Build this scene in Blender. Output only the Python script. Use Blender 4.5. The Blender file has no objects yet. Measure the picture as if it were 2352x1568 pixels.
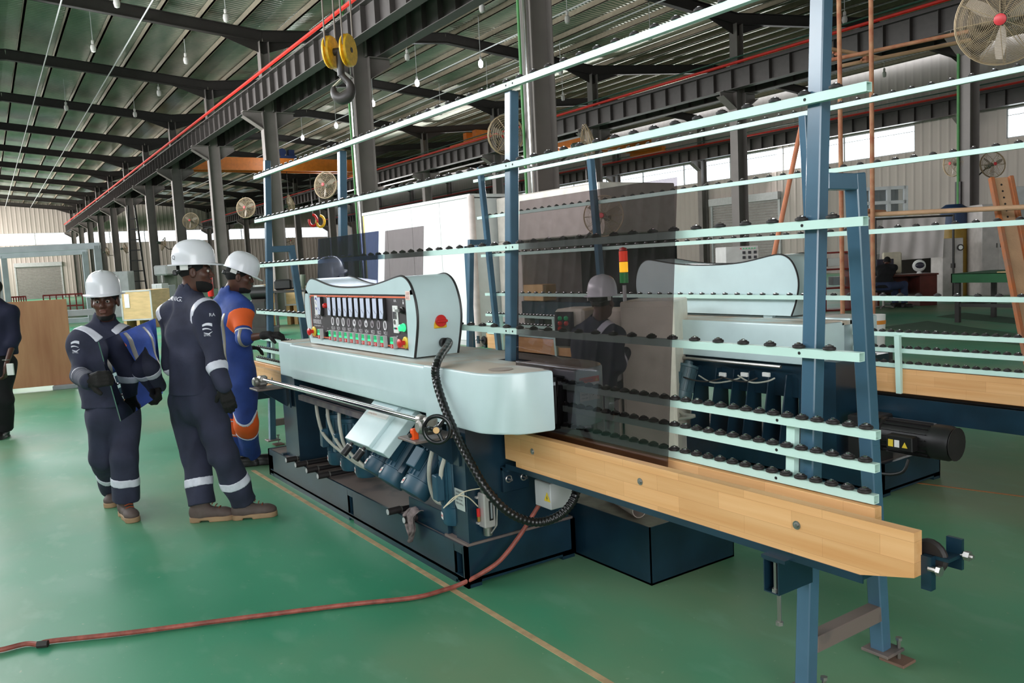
import bpy, bmesh, math, random
import numpy as np
from mathutils import Vector, Matrix
random.seed(7); np.random.seed(7)
SC = bpy.context.scene
COL = SC.collection
# ------------------------------------------------------------------ camera
F_PX, CAM_H = 1892.7, 1.6
CR = np.array([[0.563, 0.825, -0.050], [0.053, -0.096, -0.994], [-0.825, 0.557, -0.098]])
def _cam_basis():
    pitch, roll, ym = 0.0978, 0.0505, 2.1647
    f = np.array([0, math.cos(pitch), -math.sin(pitch)]); r = np.array([1., 0, 0]); d = np.cross(f, r)
    c, s = math.cos(roll), math.sin(roll)
    M = np.array([c*r + s*d, -s*r + c*d, f])
    a = ym - math.pi
    B = np.array([[math.cos(a), math.sin(a), 0], [-math.sin(a), math.cos(a), 0], [0, 0, 1.]])
    return M @ B.T
CR = _cam_basis()
cam = bpy.data.cameras.new('camera'); cam.sensor_width = 36.0; cam.lens = F_PX/2352*36.0
cam.clip_start = 0.05; cam.clip_end = 400
cam_o = bpy.data.objects.new('camera', cam); COL.objects.link(cam_o)
mw = Matrix.Identity(4)
for i in range(3):
    mw[i][0] = CR[0][i]; mw[i][1] = -CR[1][i]; mw[i][2] = -CR[2][i]
mw[2][3] = CAM_H
cam_o.matrix_world = mw
SC.camera = cam_o
CPOS = np.array([0, 0, CAM_H])
def ray(px, py): return CR.T @ np.array([(px-1176)/F_PX, (py-784)/F_PX, 1.0])
def at(px, py, x=None, y=None, z=None, d=None):
    """place in the hall on a known plane (x, y, z) or at a known depth d"""
    r = ray(px, py)
    if d is not None: t = d
    elif z is not None: t = (z-CAM_H)/r[2]
    elif y is not None: t = y/r[1]
    else: t = x/r[0]
    return CPOS + t*r
# ------------------------------------------------------------------ world, light, exposure
w = bpy.data.worlds.new('sky'); SC.world = w; w.use_nodes = True
bg = w.node_tree.nodes['Background']; bg.inputs[0].default_value = (0.86, 0.93, 1.0, 1); bg.inputs[1].default_value = 2.6
SC.view_settings.view_transform = 'Standard'; SC.view_settings.look = 'None'
SC.view_settings.gamma = 1.0; SC.view_settings.use_curve_mapping = False
SC.view_settings.exposure = 0.38
SC.cycles.max_bounces = 10; SC.cycles.transparent_max_bounces = 24; SC.cycles.diffuse_bounces = 4
SC.cycles.use_denoising = True
SC.cycles.sample_clamp_indirect = 8
def area(name, loc, target, sx, sy, power, col=(1, 1, 1)):
    l = bpy.data.lights.new(name, 'AREA'); l.shape = 'RECTANGLE'; l.size = sx; l.size_y = sy; l.energy = power; l.color = col
    o = bpy.data.objects.new(name, l); COL.objects.link(o); o.location = loc
    o.rotation_euler = (Vector(target)-Vector(loc)).to_track_quat('-Z', 'Y').to_euler()
    return o
# daylight lamps: gateway supposed behind the camera, unseen window band on the left
area('gateway_daylight', (7.6, -3.0, 3.2), (-6, 2, 1.0), 6, 5.5, 320, (1, 0.98, 0.96))
area('left_window_band_daylight', (-16, -6.6, 6.6), (-9, 6, 0.8), 44, 3.0, 4300, (0.97, 0.99, 1.0))
area('far_hall_fill', (-74, -6.8, 6.6), (-70, 9, 4.0), 64, 2.6, 12000, (1.0, 0.95, 0.91))  # fill lamp added to brighten the far hall through an unseen side gap
area('right_window_band_daylight', (-35, 39.2, 6.6), (-25, 22, 3.0), 60, 1.3, 3000, (1.0, 0.97, 0.95))
# ------------------------------------------------------------------ materials
def lin(c): 
    c = c/255.0
    return c/12.92 if c <= 0.04045 else ((c+0.055)/1.055)**2.4
def rgb(c): return (lin(c[0]), lin(c[1]), lin(c[2]), 1.0)
MATS = {}
def mat(name, c, rough=0.5, metal=0.0, var=0.06, scale=6.0, bump=0.0, bscale=40.0, coat=0.0, c2=None, emit=0.0, alpha=None, detail=4.0, stretch=None, thr=None):
    if name in MATS: return MATS[name]
    m = bpy.data.materials.new(name); m.use_nodes = True; nt = m.node_tree; N = nt.nodes; L = nt.links
    b = N['Principled BSDF']
    b.inputs['Roughness'].default_value = rough; b.inputs['Metallic'].default_value = metal
    if coat: b.inputs['Coat Weight'].default_value = coat; b.inputs['Coat Roughness'].default_value = 0.12
    tc = N.new('ShaderNodeTexCoord'); src = tc.outputs['Object']
    if stretch:
        mp = N.new('ShaderNodeMapping'); mp.inputs['Scale'].default_value = stretch; L.new(src, mp.inputs[0]); src = mp.outputs[0]
    no = N.new('ShaderNodeTexNoise'); no.inputs['Scale'].default_value = scale; no.inputs['Detail'].default_value = detail
    L.new(src, no.inputs['Vector'])
    cr = N.new('ShaderNodeValToRGB')
    a = rgb(c)
    if c2 is None:
        lo = tuple(max(0, v*(1-var*2)) for v in a[:3])+(1,); hi = tuple(min(1, v*(1+var*2)) for v in a[:3])+(1,)
    else: lo, hi = a, rgb(c2)
    t0, t1 = thr if thr else (0.3, 0.7)
    cr.color_ramp.elements[0].position = t0; cr.color_ramp.elements[1].position = t1
    cr.color_ramp.elements[0].color = lo; cr.color_ramp.elements[1].color = hi
    L.new(no.outputs['Fac'], cr.inputs[0]); L.new(cr.outputs[0], b.inputs['Base Color'])
    if emit:
        L.new(cr.outputs[0], b.inputs['Emission Color']); b.inputs['Emission Strength'].default_value = emit
    if bump:
        n2 = N.new('ShaderNodeTexNoise'); n2.inputs['Scale'].default_value = bscale; L.new(src, n2.inputs['Vector'])
        bp = N.new('ShaderNodeBump'); bp.inputs['Strength'].default_value = bump; bp.inputs['Distance'].default_value = 0.01
        L.new(n2.outputs['Fac'], bp.inputs['Height']); L.new(bp.outputs[0], b.inputs['Normal'])
    MATS[name] = m
    return m
def glass_mat(name, tint, refl=0.10, rough=0.0):
    """flat tinted sheet glass: tinted see-through plus a mirror coat"""
    if name in MATS: return MATS[name]
    m = bpy.data.materials.new(name); m.use_nodes = True; nt = m.node_tree; N = nt.nodes; L = nt.links
    N.remove(N['Principled BSDF']); out = N['Material Output']
    tr = N.new('ShaderNodeBsdfTransparent'); tr.inputs[0].default_value = tuple(tint)+(1,)
    gl = N.new('ShaderNodeBsdfGlossy'); gl.inputs['Roughness'].default_value = rough; gl.inputs[0].default_value = (0.9, 0.92, 1, 1)
    lw = N.new('ShaderNodeLayerWeight'); fr = N.new('ShaderNodeMath'); fr.operation = 'POWER'; fr.inputs[1].default_value = 5.0; L.new(lw.outputs['Facing'], fr.inputs[0])
    ad = N.new('ShaderNodeMath'); ad.operation = 'ADD'; ad.inputs[1].default_value = refl; ad.use_clamp = True
    L.new(fr.outputs[0], ad.inputs[0])
    mx = N.new('ShaderNodeMixShader'); L.new(ad.outputs[0], mx.inputs[0]); L.new(tr.outputs[0], mx.inputs[1]); L.new(gl.outputs[0], mx.inputs[2])
    L.new(mx.outputs[0], out.inputs[0])
    MATS[name] = m
    return m
def emis(name, c, s):
    if name in MATS: return MATS[name]
    m = bpy.data.materials.new(name); m.use_nodes = True; b = m.node_tree.nodes['Principled BSDF']
    b.inputs['Base Color'].default_value = rgb(c); b.inputs['Emission Color'].default_value = rgb(c); b.inputs['Emission Strength'].default_value = s
    MATS[name] = m
    return m
mat('mint', (200, 219, 221), 0.28, var=0.02, coat=0.3)
mat('mint_top', (200, 216, 216), 0.45, c2=(196, 180, 164), scale=3.0, thr=(0.3, 0.55))
mat('rail_mint', (200, 230, 220), 0.35, var=0.02)
mat('rail_inside', (120, 112, 108), 0.5, metal=0.6)
mat('teal', (20, 45, 60), 0.32, var=0.15, scale=5, coat=0.15)
mat('teal_dusty', (20, 45, 60), 0.5, c2=(120, 106, 100), scale=4, thr=(0.25, 0.5))
mat('post_sheen_blue', (66, 98, 120), 0.22, var=0.1, scale=3, coat=0.3)  # dark teal posts; the sky's reflection is put into this lighter blue
mat('motor_blue', (38, 74, 92), 0.4, var=0.1)
mat('black_plastic', (28, 26, 27), 0.45, var=0.1)
mat('rubber', (34, 28, 28), 0.6, var=0.15)
mat('matte_black', (14, 14, 16), 0.7)
mat('chrome', (200, 200, 200), 0.12, metal=1.0, var=0.03)
mat('steel', (168, 164, 160), 0.35, metal=0.9)
mat('cast_alu', (170, 165, 160), 0.45, metal=0.8, bump=0.2, bscale=60)
mat('orange', (240, 84, 20), 0.4)
mat('red', (205, 36, 34), 0.35)
mat('green_button', (40, 190, 120), 0.35)
mat('green_lit', (60, 230, 150), 0.3, emit=0.5)
mat('yellow', (228, 196, 60), 0.45)
mat('amber_yellow', (226, 176, 40), 0.45, var=0.1, scale=20)
mat('white_paint', (226, 226, 226), 0.4, var=0.02)
mat('white_label', (235, 233, 230), 0.5, var=0.02)
mat('print_dark', (52, 50, 56), 0.6)
mat('panel_dark', (62, 55, 58), 0.5, var=0.05)
mat('meter_face', (214, 218, 240), 0.3, var=0.02)
mat('gray_hose', (176, 174, 162), 0.5)
mat('cream_tube', (206, 196, 170), 0.5)
mat('grey_paint', (150, 156, 160), 0.45, var=0.05)
mat('light_grey', (190, 190, 190), 0.45, var=0.04)
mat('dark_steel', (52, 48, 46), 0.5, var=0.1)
mat('column_paint', (124, 116, 112), 0.5, var=0.06, scale=1.5)
mat('rust', (150, 84, 58), 0.75, c2=(176, 132, 98), scale=9, bump=0.3, bscale=60)
mat('rusty_orange', (170, 92, 44), 0.8, c2=(140, 98, 74), scale=7, bump=0.4, bscale=50)
mat('cardboard', (206, 168, 118), 0.8, var=0.06)
mat('rag', (120, 108, 106), 0.95, var=0.25, scale=30, bump=0.4, bscale=80)
mat('concrete_slurry', (120, 112, 104), 0.5, c2=(170, 162, 150), scale=8)
mat('pvc', (196, 182, 176), 0.5)
mat('sludge_red', (150, 78, 66), 0.6, var=0.2, scale=20)
mat('skin', (84, 50, 38), 0.5, var=0.08, scale=14)
mat('lip', (112, 66, 58), 0.45)
mat('hair', (16, 14, 14), 0.9)
mat('eye_white', (200, 192, 186), 0.25)
mat('helmet_white', (226, 226, 232), 0.28, var=0.015, coat=0.4)
mat('navy_cloth', (44, 46, 66), 0.85, var=0.10, scale=9, bump=0.25, bscale=30)
mat('royal_cloth', (40, 66, 138), 0.8, var=0.10, scale=9, bump=0.25, bscale=30)
mat('orange_cloth', (232, 96, 34), 0.8, var=0.05)
mat('dark_blue_cloth', (24, 26, 52), 0.85, var=0.1)
mat('black_cloth', (18, 17, 20), 0.9, var=0.1)
mat('reflective_tape', (214, 214, 226), 0.3, var=0.04, scale=30)
mat('grey_tape', (146, 138, 128), 0.4)
mat('glove_black', (22, 19, 18), 0.85, bump=0.3, bscale=120)
mat('boot_leather', (98, 84, 80), 0.7, c2=(74, 58, 52), scale=12)
mat('boot_sole', (158, 128, 96), 0.7, var=0.1)
mat('lace', (150, 70, 36), 0.8)
mat('red_pipe', (214, 38, 24), 0.5)
mat('green_pipe', (66, 130, 66), 0.5)
mat('crane_orange', (214, 116, 28), 0.5)
mat('crane_blue', (28, 44, 84), 0.5)
mat('wall_panel', (190, 178, 170), 0.7, var=0.03, scale=0.5)
mat('shutter', (150, 144, 140), 0.5)
mat('wire_cage', (168, 148, 120), 0.5, metal=0.3)
mat('fan_blade', (170, 158, 146), 0.5)
mat('mahogany', (88, 36, 30), 0.4, var=0.15)
mat('tarp_green', (36, 92, 56), 0.7)
mat('cloth_white', (206, 196, 194), 0.85, var=0.05, scale=2)
mat('denim', (44, 54, 84), 0.85)
mat('bulb_off', (214, 208, 204), 0.5)
mat('screen_off', (64, 60, 74), 0.2)
glass_mat('glass_grey', (0.54, 0.50, 0.51), 0.05)
glass_mat('glass_blue', (0.28, 0.31, 0.44), 0.08)
glass_mat('glass_mirror', (0.10, 0.12, 0.25), 0.5)
glass_mat('window_glass', (0.95, 0.97, 0.97), 0.02)
def plank_wood(name, c1, c2, axis_scale):
    m = mat(name, c1, 0.45, c2=c2, scale=2.2, stretch=axis_scale, detail=6)
    N = m.node_tree.nodes; L = m.node_tree.links; b = N['Principled BSDF']
    tc = N.new('ShaderNodeTexCoord'); mp = N.new('ShaderNodeMapping'); mp.inputs['Rotation'].default_value = (math.pi/2, 0, 0)
    br = N.new('ShaderNodeTexBrick'); br.inputs['Scale'].default_value = 1.0; br.inputs['Brick Width'].default_value = 0.31; br.inputs['Row Height'].default_value = 0.062
    br.inputs['Mortar Size'].default_value = 0.0006; br.inputs['Color1'].default_value = (1, 1, 1, 1); br.inputs['Color2'].default_value = (0.80, 0.76, 0.70, 1); br.inputs['Mortar'].default_value = (0.62, 0.5, 0.4, 1)
    br.offset = 0.37
    L.new(tc.outputs['Object'], mp.inputs[0]); L.new(mp.outputs[0], br.inputs[0])
    mx = N.new('ShaderNodeMix'); mx.data_type = 'RGBA'; mx.blend_type = 'MULTIPLY'; mx.inputs[0].default_value = 0.75
    src = b.inputs['Base Color'].links[0].from_socket
    L.new(src, mx.inputs[6]); L.new(br.outputs[0], mx.inputs[7]); L.new(mx.outputs[2], b.inputs['Base Color'])
    return m
plank_wood('beech', (222, 164, 106), (236, 186, 132), (0.6, 14, 14))
mat('plywood', (170, 112, 78), 0.6, c2=(196, 142, 104), scale=1.2, stretch=(6, 6, 0.8))
mat('plywood_light', (214, 180, 130), 0.6, var=0.06, scale=1.5, stretch=(2, 2, 8))
# ------------------------------------------------------------------ mesh helpers
def V(*a): return np.array(a, float)
def nrm(v): 
    v = np.asarray(v, float); return v/(np.linalg.norm(v)+1e-12)
class MB:
    """collects shapes; build() links them as one mesh object"""
    def __init__(s): s.v = []; s.f = []
    def add(s, vs, fs):
        o = len(s.v); s.v += [tuple(map(float, p)) for p in vs]; s.f += [tuple(i+o for i in f) for f in fs]; return s
    def box(s, c, size, bev=0.0, ax=None):
        c = np.asarray(c, float); h = np.asarray(size, float)/2
        A = np.eye(3) if ax is None else np.array([nrm(a) for a in ax])
        if bev <= 0:
            P = [c + A.T @ (h*np.array(q)) for q in ((-1,-1,-1),(1,-1,-1),(1,1,-1),(-1,1,-1),(-1,-1,1),(1,-1,1),(1,1,1),(-1,1,1))]
            return s.add(P, [(0,3,2,1),(4,5,6,7),(0,1,5,4),(1,2,6,5),(2,3,7,6),(3,0,4,7)])
        b = min(bev, h.min()*0.95); idx = {}; P = []
        for sx in (-1, 1):
            for sy in (-1, 1):
                for sz in (-1, 1):
                    for k in range(3):
                        q = np.array([sx, sy, sz])*(h-b); q[k] = (sx, sy, sz)[k]*h[k]
                        idx[(sx, sy, sz, k)] = len(P); P.append(c + A.T @ q)
        Fc = []
        def cyc(k, sg):
            i, j = [(1, 2), (2, 0), (0, 1)][k]; out = []
            for a_, b_ in ((-1,-1),(1,-1),(1,1),(-1,1)):
                q = [0, 0, 0]; q[k] = sg; q[i] = a_; q[j] = b_; out.append(idx[(q[0], q[1], q[2], k)])
            return tuple(out if sg > 0 else out[::-1])
        for k in range(3):
            for sg in (-1, 1): Fc.append(cyc(k, sg))
        cen = c
        def outward(f):
            p = [P[i] for i in f]; n = np.cross(p[1]-p[0], p[2]-p[0]); m = sum(p)/len(p)-cen
            return f if n @ m > 0 else f[::-1]
        for k in range(3):
            i, j = [(1, 2), (2, 0), (0, 1)][k]
            for a_ in (-1, 1):
                for b_ in (-1, 1):
                    q = [0, 0, 0]; q[i] = a_; q[j] = b_
                    q0 = q[:]; q0[k] = -1; q1 = q[:]; q1[k] = 1
                    Fc.append(outward((idx[tuple(q0)+(i,)], idx[tuple(q1)+(i,)], idx[tuple(q1)+(j,)], idx[tuple(q0)+(j,)])))
        for sx in (-1, 1):
            for sy in (-1, 1):
                for sz in (-1, 1): Fc.append(outward(tuple(idx[(sx, sy, sz, k)] for k in range(3))))
        return s.add(P, Fc)
    def bx(s, x0, x1, y0, y1, z0, z1, bev=0.0): return s.box(((x0+x1)/2, (y0+y1)/2, (z0+z1)/2), (abs(x1-x0), abs(y1-y0), abs(z1-z0)), bev)
    def bar(s, p0, p1, w, h, up=(0, 0, 1), bev=0.0):
        p0 = np.asarray(p0, float); p1 = np.asarray(p1, float); d = nrm(p1-p0); u = np.asarray(up, float)
        if abs(d @ nrm(u)) > 0.98: u = np.array([1., 0, 0])
        sd = nrm(np.cross(u, d)); uu = np.cross(d, sd)
        return s.box((p0+p1)/2, (np.linalg.norm(p1-p0), w, h), bev, (d, sd, uu))
    def hollow(s, p0, p1, w, h, t, up=(0, 0, 1)):
        """square tube open at both ends"""
        p0 = np.asarray(p0, float); p1 = np.asarray(p1, float); d = nrm(p1-p0); sd = nrm(np.cross(up, d)); uu = np.cross(d, sd)
        P = []
        for p in (p0, p1):
            for k in (0, 1):
                for a_, b_ in ((-1,-1),(1,-1),(1,1),(-1,1)): P.append(p + sd*a_*(w/2-k*t) + uu*b_*(h/2-k*t))
        Fc = []
        for i in range(4):
            j = (i+1) % 4
            Fc += [(i, j, 8+j, 8+i), (4+j, 4+i, 12+i, 12+j), (j, i, 4+i, 4+j), (8+i, 8+j, 12+j, 12+i)]
        return s.add(P, Fc)
    def tube(s, pts, r, n=10, cap=True, smooth=0):
        pts = [np.asarray(p, float) for p in pts]
        if smooth: pts = spline(pts, smooth)
        m = len(pts); R = r if hasattr(r, '__len__') else [r]*m
        if len(R) != m: R = list(np.interp(np.linspace(0, 1, m), np.linspace(0, 1, len(R)), R))
        T = [nrm(pts[min(i+1, m-1)]-pts[max(i-1, 0)]) for i in range(m)]
        u = np.array([0, 0, 1.]) if abs(T[0][2]) < 0.9 else np.array([1., 0, 0])
        u = nrm(u-T[0]*(u@T[0])); P = []
        for i in range(m):
            u = nrm(u-T[i]*(u@T[i])); v = np.cross(T[i], u)
            for k in range(n):
                a = 2*math.pi*k/n; P.append(pts[i]+R[i]*(math.cos(a)*u+math.sin(a)*v))
        Fc = []
        for i in range(m-1):
            for k in range(n):
                k2 = (k+1) % n; Fc.append((i*n+k, i*n+k2, (i+1)*n+k2, (i+1)*n+k))
        if cap: Fc += [tuple(range(n))[::-1], tuple(range((m-1)*n, m*n))]
        return s.add(P, Fc)
    def lathe(s, prof, c, axis=(0, 0, 1), n=16, arc=None):
        """prof: (radius, height) pairs along axis from c"""
        c = np.asarray(c, float); a = nrm(axis); u = np.array([1., 0, 0]) if abs(a[0]) < 0.9 else np.array([0, 1., 0])
        u = nrm(u-a*(u@a)); v = np.cross(a, u); P = []; m = len(prof)
        for (r, h) in prof:
            for k in range(n):
                t = 2*math.pi*k/n; P.append(c+a*h+r*(math.cos(t)*u+math.sin(t)*v))
        Fc = []
        for i in range(m-1):
            for k in range(n):
                k2 = (k+1) % n; Fc.append((i*n+k, i*n+k2, (i+1)*n+k2, (i+1)*n+k))
        if prof[0][0] > 1e-6: Fc.append(tuple(range(n))[::-1])
        if prof[-1][0] > 1e-6: Fc.append(tuple(range((m-1)*n, m*n)))
        return s.add(P, Fc)
    def prism(s, out, o, u, v, dep):
        """out: 2D outline in (u, v) from o, extruded by the vector dep"""
        o = np.asarray(o, float); u = np.asarray(u, float); v = np.asarray(v, float); dep = np.asarray(dep, float)
        n = len(out); P = [o+u*a+v*b for a, b in out]; P += [p+dep for p in P]
        ar = sum(out[i][0]*out[(i+1) % n][1]-out[(i+1) % n][0]*out[i][1] for i in range(n))
        flip = (ar > 0) == (np.cross(u, v) @ dep > 0)
        A = tuple(range(n)); Bf = tuple(range(n, 2*n)); S = [(i, (i+1) % n, n+(i+1) % n, n+i) for i in range(n)]
        Fc = [A, Bf[::-1]]+[q[::-1] for q in S]
        if flip: Fc = [q[::-1] for q in Fc]
        return s.add(P, Fc)
    def ell(s, c, r, n=14, m=9, ax=None):
        A = np.eye(3) if ax is None else np.array([nrm(a) for a in ax]); c = np.asarray(c, float); r = np.asarray(r if hasattr(r, '__len__') else (r, r, r), float)
        P = [c+A.T@(r*np.array([0, 0, -1.]))]
        for i in range(1, m):
            ph = -math.pi/2+math.pi*i/m
            for k in range(n):
                t = 2*math.pi*k/n; P.append(c+A.T@(r*np.array([math.cos(ph)*math.cos(t), math.cos(ph)*math.sin(t), math.sin(ph)])))
        P.append(c+A.T@(r*np.array([0, 0, 1.]))); Fc = []
        for k in range(n): Fc.append((0, 1+(k+1) % n, 1+k))
        for i in range(m-2):
            for k in range(n): Fc.append((1+i*n+k, 1+i*n+(k+1) % n, 1+(i+1)*n+(k+1) % n, 1+(i+1)*n+k))
        e = len(P)-1
        for k in range(n): Fc.append((1+(m-2)*n+k, 1+(m-2)*n+(k+1) % n, e))
        return s.add(P, Fc)
    def quad(s, a, b, c, d): return s.add([a, b, c, d], [(0, 1, 2, 3)])
    def build(s, name, m, parent=None, local=False, smooth=True, ang=35):
        me = bpy.data.meshes.new(name)
        off = V(0, 0, 0) if (parent is None or local) else world_loc(parent)
        if s.v: me.from_pydata((np.array(s.v)-off).tolist(), [], s.f)
        me.materials.append(MATS[m] if isinstance(m, str) else m)
        if smooth: 
            me.polygons.foreach_set('use_smooth', [True]*len(me.polygons)); me.set_sharp_from_angle(angle=math.radians(ang))
        me.update()
        o = bpy.data.objects.new(name, me); COL.objects.link(o)
        if parent is not None: o.parent = parent
        return o
def world_loc(o):
    p = V(0, 0, 0)
    while o is not None: p = p+np.array(o.location); o = o.parent
    return p
def spline(pts, k):
    pts = [np.asarray(p, float) for p in pts]; out = []; n = len(pts)
    for i in range(n-1):
        p0, p1, p2, p3 = pts[max(i-1, 0)], pts[i], pts[i+1], pts[min(i+2, n-1)]
        for j in range(k):
            t = j/k; out.append(0.5*((2*p1)+(-p0+p2)*t+(2*p0-5*p1+4*p2-p3)*t*t+(-p0+3*p1-3*p2+p3)*t**3))
    out.append(pts[-1]); return out
def tag(o, label=None, cat=None, group=None, kind=None):
    if label: o['label'] = label
    if cat: o['category'] = cat
    if group: o['group'] = group
    if kind: o['kind'] = kind
    return o
def thing(name, loc, label, cat, group=None, rz=0.0):
    o = bpy.data.objects.new(name, None); COL.objects.link(o); o.location = tuple(map(float, loc)); o.rotation_euler = (0, 0, rz); o.empty_display_size = 0.1
    return tag(o, label, cat, group)
def copy_obj(o, parent=None, loc=None):
    c = o.copy(); COL.objects.link(c); c.parent = parent
    if loc is not None: c.location = loc
    return c
def copy_tree(o, parent=None):
    c = copy_obj(o, parent)
    for ch in o.children: copy_tree(ch, c)
    return c
rI, fI = nrm(V(CR[0][0], CR[0][1], 0)), nrm(V(CR[2][0], CR[2][1], 0))      # picture right and depth on the floor
def text_part(name, body, origin, right, up, size, m, parent=None, local=False, align='LEFT', ext=0.0006, sx=1.0):
    """flat printed lettering turned into a mesh"""
    cu = bpy.data.curves.new(name, 'FONT'); cu.body = body; cu.size = 1.0; cu.align_x = align; cu.fill_mode = 'FRONT'
    t = bpy.data.objects.new(name, cu); COL.objects.link(t)
    bpy.context.view_layer.update()
    me = bpy.data.meshes.new_from_object(t.evaluated_get(bpy.context.evaluated_depsgraph_get()))
    bpy.data.objects.remove(t); bpy.data.curves.remove(cu)
    r = nrm(right); u = nrm(up); o = np.asarray(origin, float); n = np.cross(r, u)
    off = V(0, 0, 0) if (parent is None or local) else world_loc(parent)
    co = np.zeros(len(me.vertices)*3); me.vertices.foreach_get('co', co); co = co.reshape(-1, 3)
    P = o+np.outer(co[:, 0]*size*sx, r)+np.outer(co[:, 1]*size, u)+n*ext-off
    me.vertices.foreach_set('co', P.ravel()); me.materials.clear(); me.materials.append(MATS[m]); me.update()
    ob = bpy.data.objects.new(name, me); COL.objects.link(ob)
    if parent is not None: ob.parent = parent
    return ob
# ================================================================== the hall (rotated a touch against the machines)
TH = 2.1360-2.1647
_c, _s = math.cos(TH), math.sin(TH)
def b2w(u, v, z=0.0): return V(_c*u-_s*v, _s*u+_c*v, z)
def w2b(p): return V(_c*p[0]+_s*p[1], -_s*p[0]+_c*p[1], p[2])
def atb(px, py, z=None, v=None, u=None):
    r = w2b(ray(px, py))
    t = (z-CAM_H)/r[2] if z is not None else (v/r[1] if v is not None else u/r[0])
    return CPOS+t*r
def hall(mb, name, m, parent=None, kind='structure', **k):
    o = mb.build(name, m, parent, local=True, **k)
    if parent is None: o.rotation_euler = (0, 0, TH); tag(o, kind=kind)
    return o
V1, V2, V3, UEND = 9.2, 24.1, 39.6, -107.2
UK = [-3.2]+[-13.1-8.5*k for k in range(12)]
# ---- floor material: worn green epoxy with dust
def floor_mat():
    m = mat('floor_epoxy', (40, 124, 92), 0.3); N = m.node_tree.nodes; L = m.node_tree.links; b = N['Principled BSDF']
    tc = N.new('ShaderNodeTexCoord')
    def noise(sc, det, stretch=(1, 1, 1), rot=0):
        mp = N.new('ShaderNodeMapping'); mp.inputs['Scale'].default_value = stretch; mp.inputs['Rotation'].default_value = (0, 0, rot); L.new(tc.outputs['Object'], mp.inputs[0])
        n = N.new('ShaderNodeTexNoise'); n.inputs['Scale'].default_value = sc; n.inputs['Detail'].default_value = det; L.new(mp.outputs[0], n.inputs[0]); return n.outputs['Fac']
    def ramp(s, p0, p1, c0, c1):
        r = N.new('ShaderNodeValToRGB'); r.color_ramp.elements[0].position = p0; r.color_ramp.elements[1].position = p1
        r.color_ramp.elements[0].color = c0; r.color_ramp.elements[1].color = c1; L.new(s, r.inputs[0]); return r.outputs[0]
    base = ramp(noise(0.7, 6), 0.35, 0.7, rgb((44, 136, 100)), rgb((78, 156, 120)))
    dust = ramp(noise(0.33, 5, (1, 1.6, 1), 0.6), 0.44, 0.68, (0, 0, 0, 1), (0.8, 0.8, 0.8, 1))
    scr = ramp(noise(2.2, 10, (1.6, 3, 1), 0.3), 0.56, 0.70, (0, 0, 0, 1), (0.30, 0.30, 0.30, 1))
    spk = ramp(noise(30, 4), 0.70, 0.73, (0, 0, 0, 1), (0.5, 0.5, 0.5, 1))
    def mix(f, a, bcol):
        x = N.new('ShaderNodeMix'); x.data_type = 'RGBA'; L.new(f, x.inputs[0]); L.new(a, x.inputs[6]); x.inputs[7].default_value = bcol; return x.outputs[2]
    c = mix(dust, base, rgb((136, 146, 112))); c = mix(scr, c, rgb((122, 168, 140))); c = mix(spk, c, rgb((150, 170, 140)))
    L.new(c, b.inputs['Base Color'])
    rr = N.new('ShaderNodeMapRange'); L.new(noise(1.4, 6), rr.inputs[0]); rr.inputs[3].default_value = 0.34; rr.inputs[4].default_value = 0.6
    L.new(rr.outputs[0], b.inputs['Roughness'])
    bp = N.new('ShaderNodeBump'); bp.inputs['Strength'].default_value = 0.06; bp.inputs['Distance'].default_value = 0.02; L.new(noise(2.5, 2), bp.inputs['Height']); L.new(bp.outputs[0], b.inputs['Normal'])
    return m
floor_mat()
m = MB(); m.quad((UEND, -22, 0), (16, -22, 0), (16, 40, 0), (UEND, 40, 0)); floor = hall(m, 'floor', 'floor_epoxy', smooth=False)
m = MB(); m.box((-2.9, 1.905, 0.001), (7.6, 0.032, 0.002)); o = m.build('trim_1', mat('floor_tape', (186, 158, 120), 0.6, var=0.12, scale=12)); tag(o, 'tan painted guide line on the green floor beside the grinding machine', 'floor line', kind='structure')
m = MB(); p0 = at(2055, 700, z=0.0015)
m.bar(at(2080, 1105, z=0.001), at(2352, 1140, z=0.001), 0.02, 0.002); o = m.build('trim_2', mat('floor_tape_orange', (186, 120, 70), 0.6)); tag(o, 'thin orange guide line on the floor behind the black motor', 'floor line', kind='structure')
# ---- roof
def roof_mat():
    m = mat('roof_foil', (186, 186, 172), 0.32, metal=0.75, c2=(132, 150, 134), scale=0.7, stretch=(0.5, 2, 1)); N = m.node_tree.nodes; L = m.node_tree.links; b = N['Principled BSDF']
    tc = N.new('ShaderNodeTexCoord'); wv = N.new('ShaderNodeTexWave'); wv.bands_direction = 'X'; wv.inputs['Scale'].default_value = 1.6; wv.inputs['Distortion'].default_value = 1.2; wv.inputs['Detail'].default_value = 2
    L.new(tc.outputs['Object'], wv.inputs[0]); bp = N.new('ShaderNodeBump'); bp.inputs['Strength'].default_value = 0.35; bp.inputs['Distance'].default_value = 0.05
    L.new(wv.outputs['Fac'], bp.inputs['Height']); L.new(bp.outputs[0], b.inputs['Normal'])
roof_mat()
EAVE, RISE = 9.75, 0.68
bays = [(-6.0, V1), (V1, V2), (V2, V3)]
m = MB()
for (a, b_) in bays:
    mid = (a+b_)/2
    for (p, q, zp, zq) in ((a, mid, EAVE, EAVE+RISE), (mid, b_, EAVE+RISE, EAVE)):
        z0, z1 = zp+0.66, zq+0.66
        m.add([(UEND, p, z0), (8.6, p, z0), (8.6, q, z1), (UEND, q, z1), (UEND, p, z0+.06), (8.6, p, z0+.06), (8.6, q, z1+.06), (UEND, q, z1+.06)], [(0, 1, 2, 3), (7, 6, 5, 4), (0, 4, 5, 1), (1, 5, 6, 2), (2, 6, 7, 3), (3, 7, 4, 0)])
ceil = hall(m, 'ceiling', 'roof_foil', smooth=False)
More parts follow.
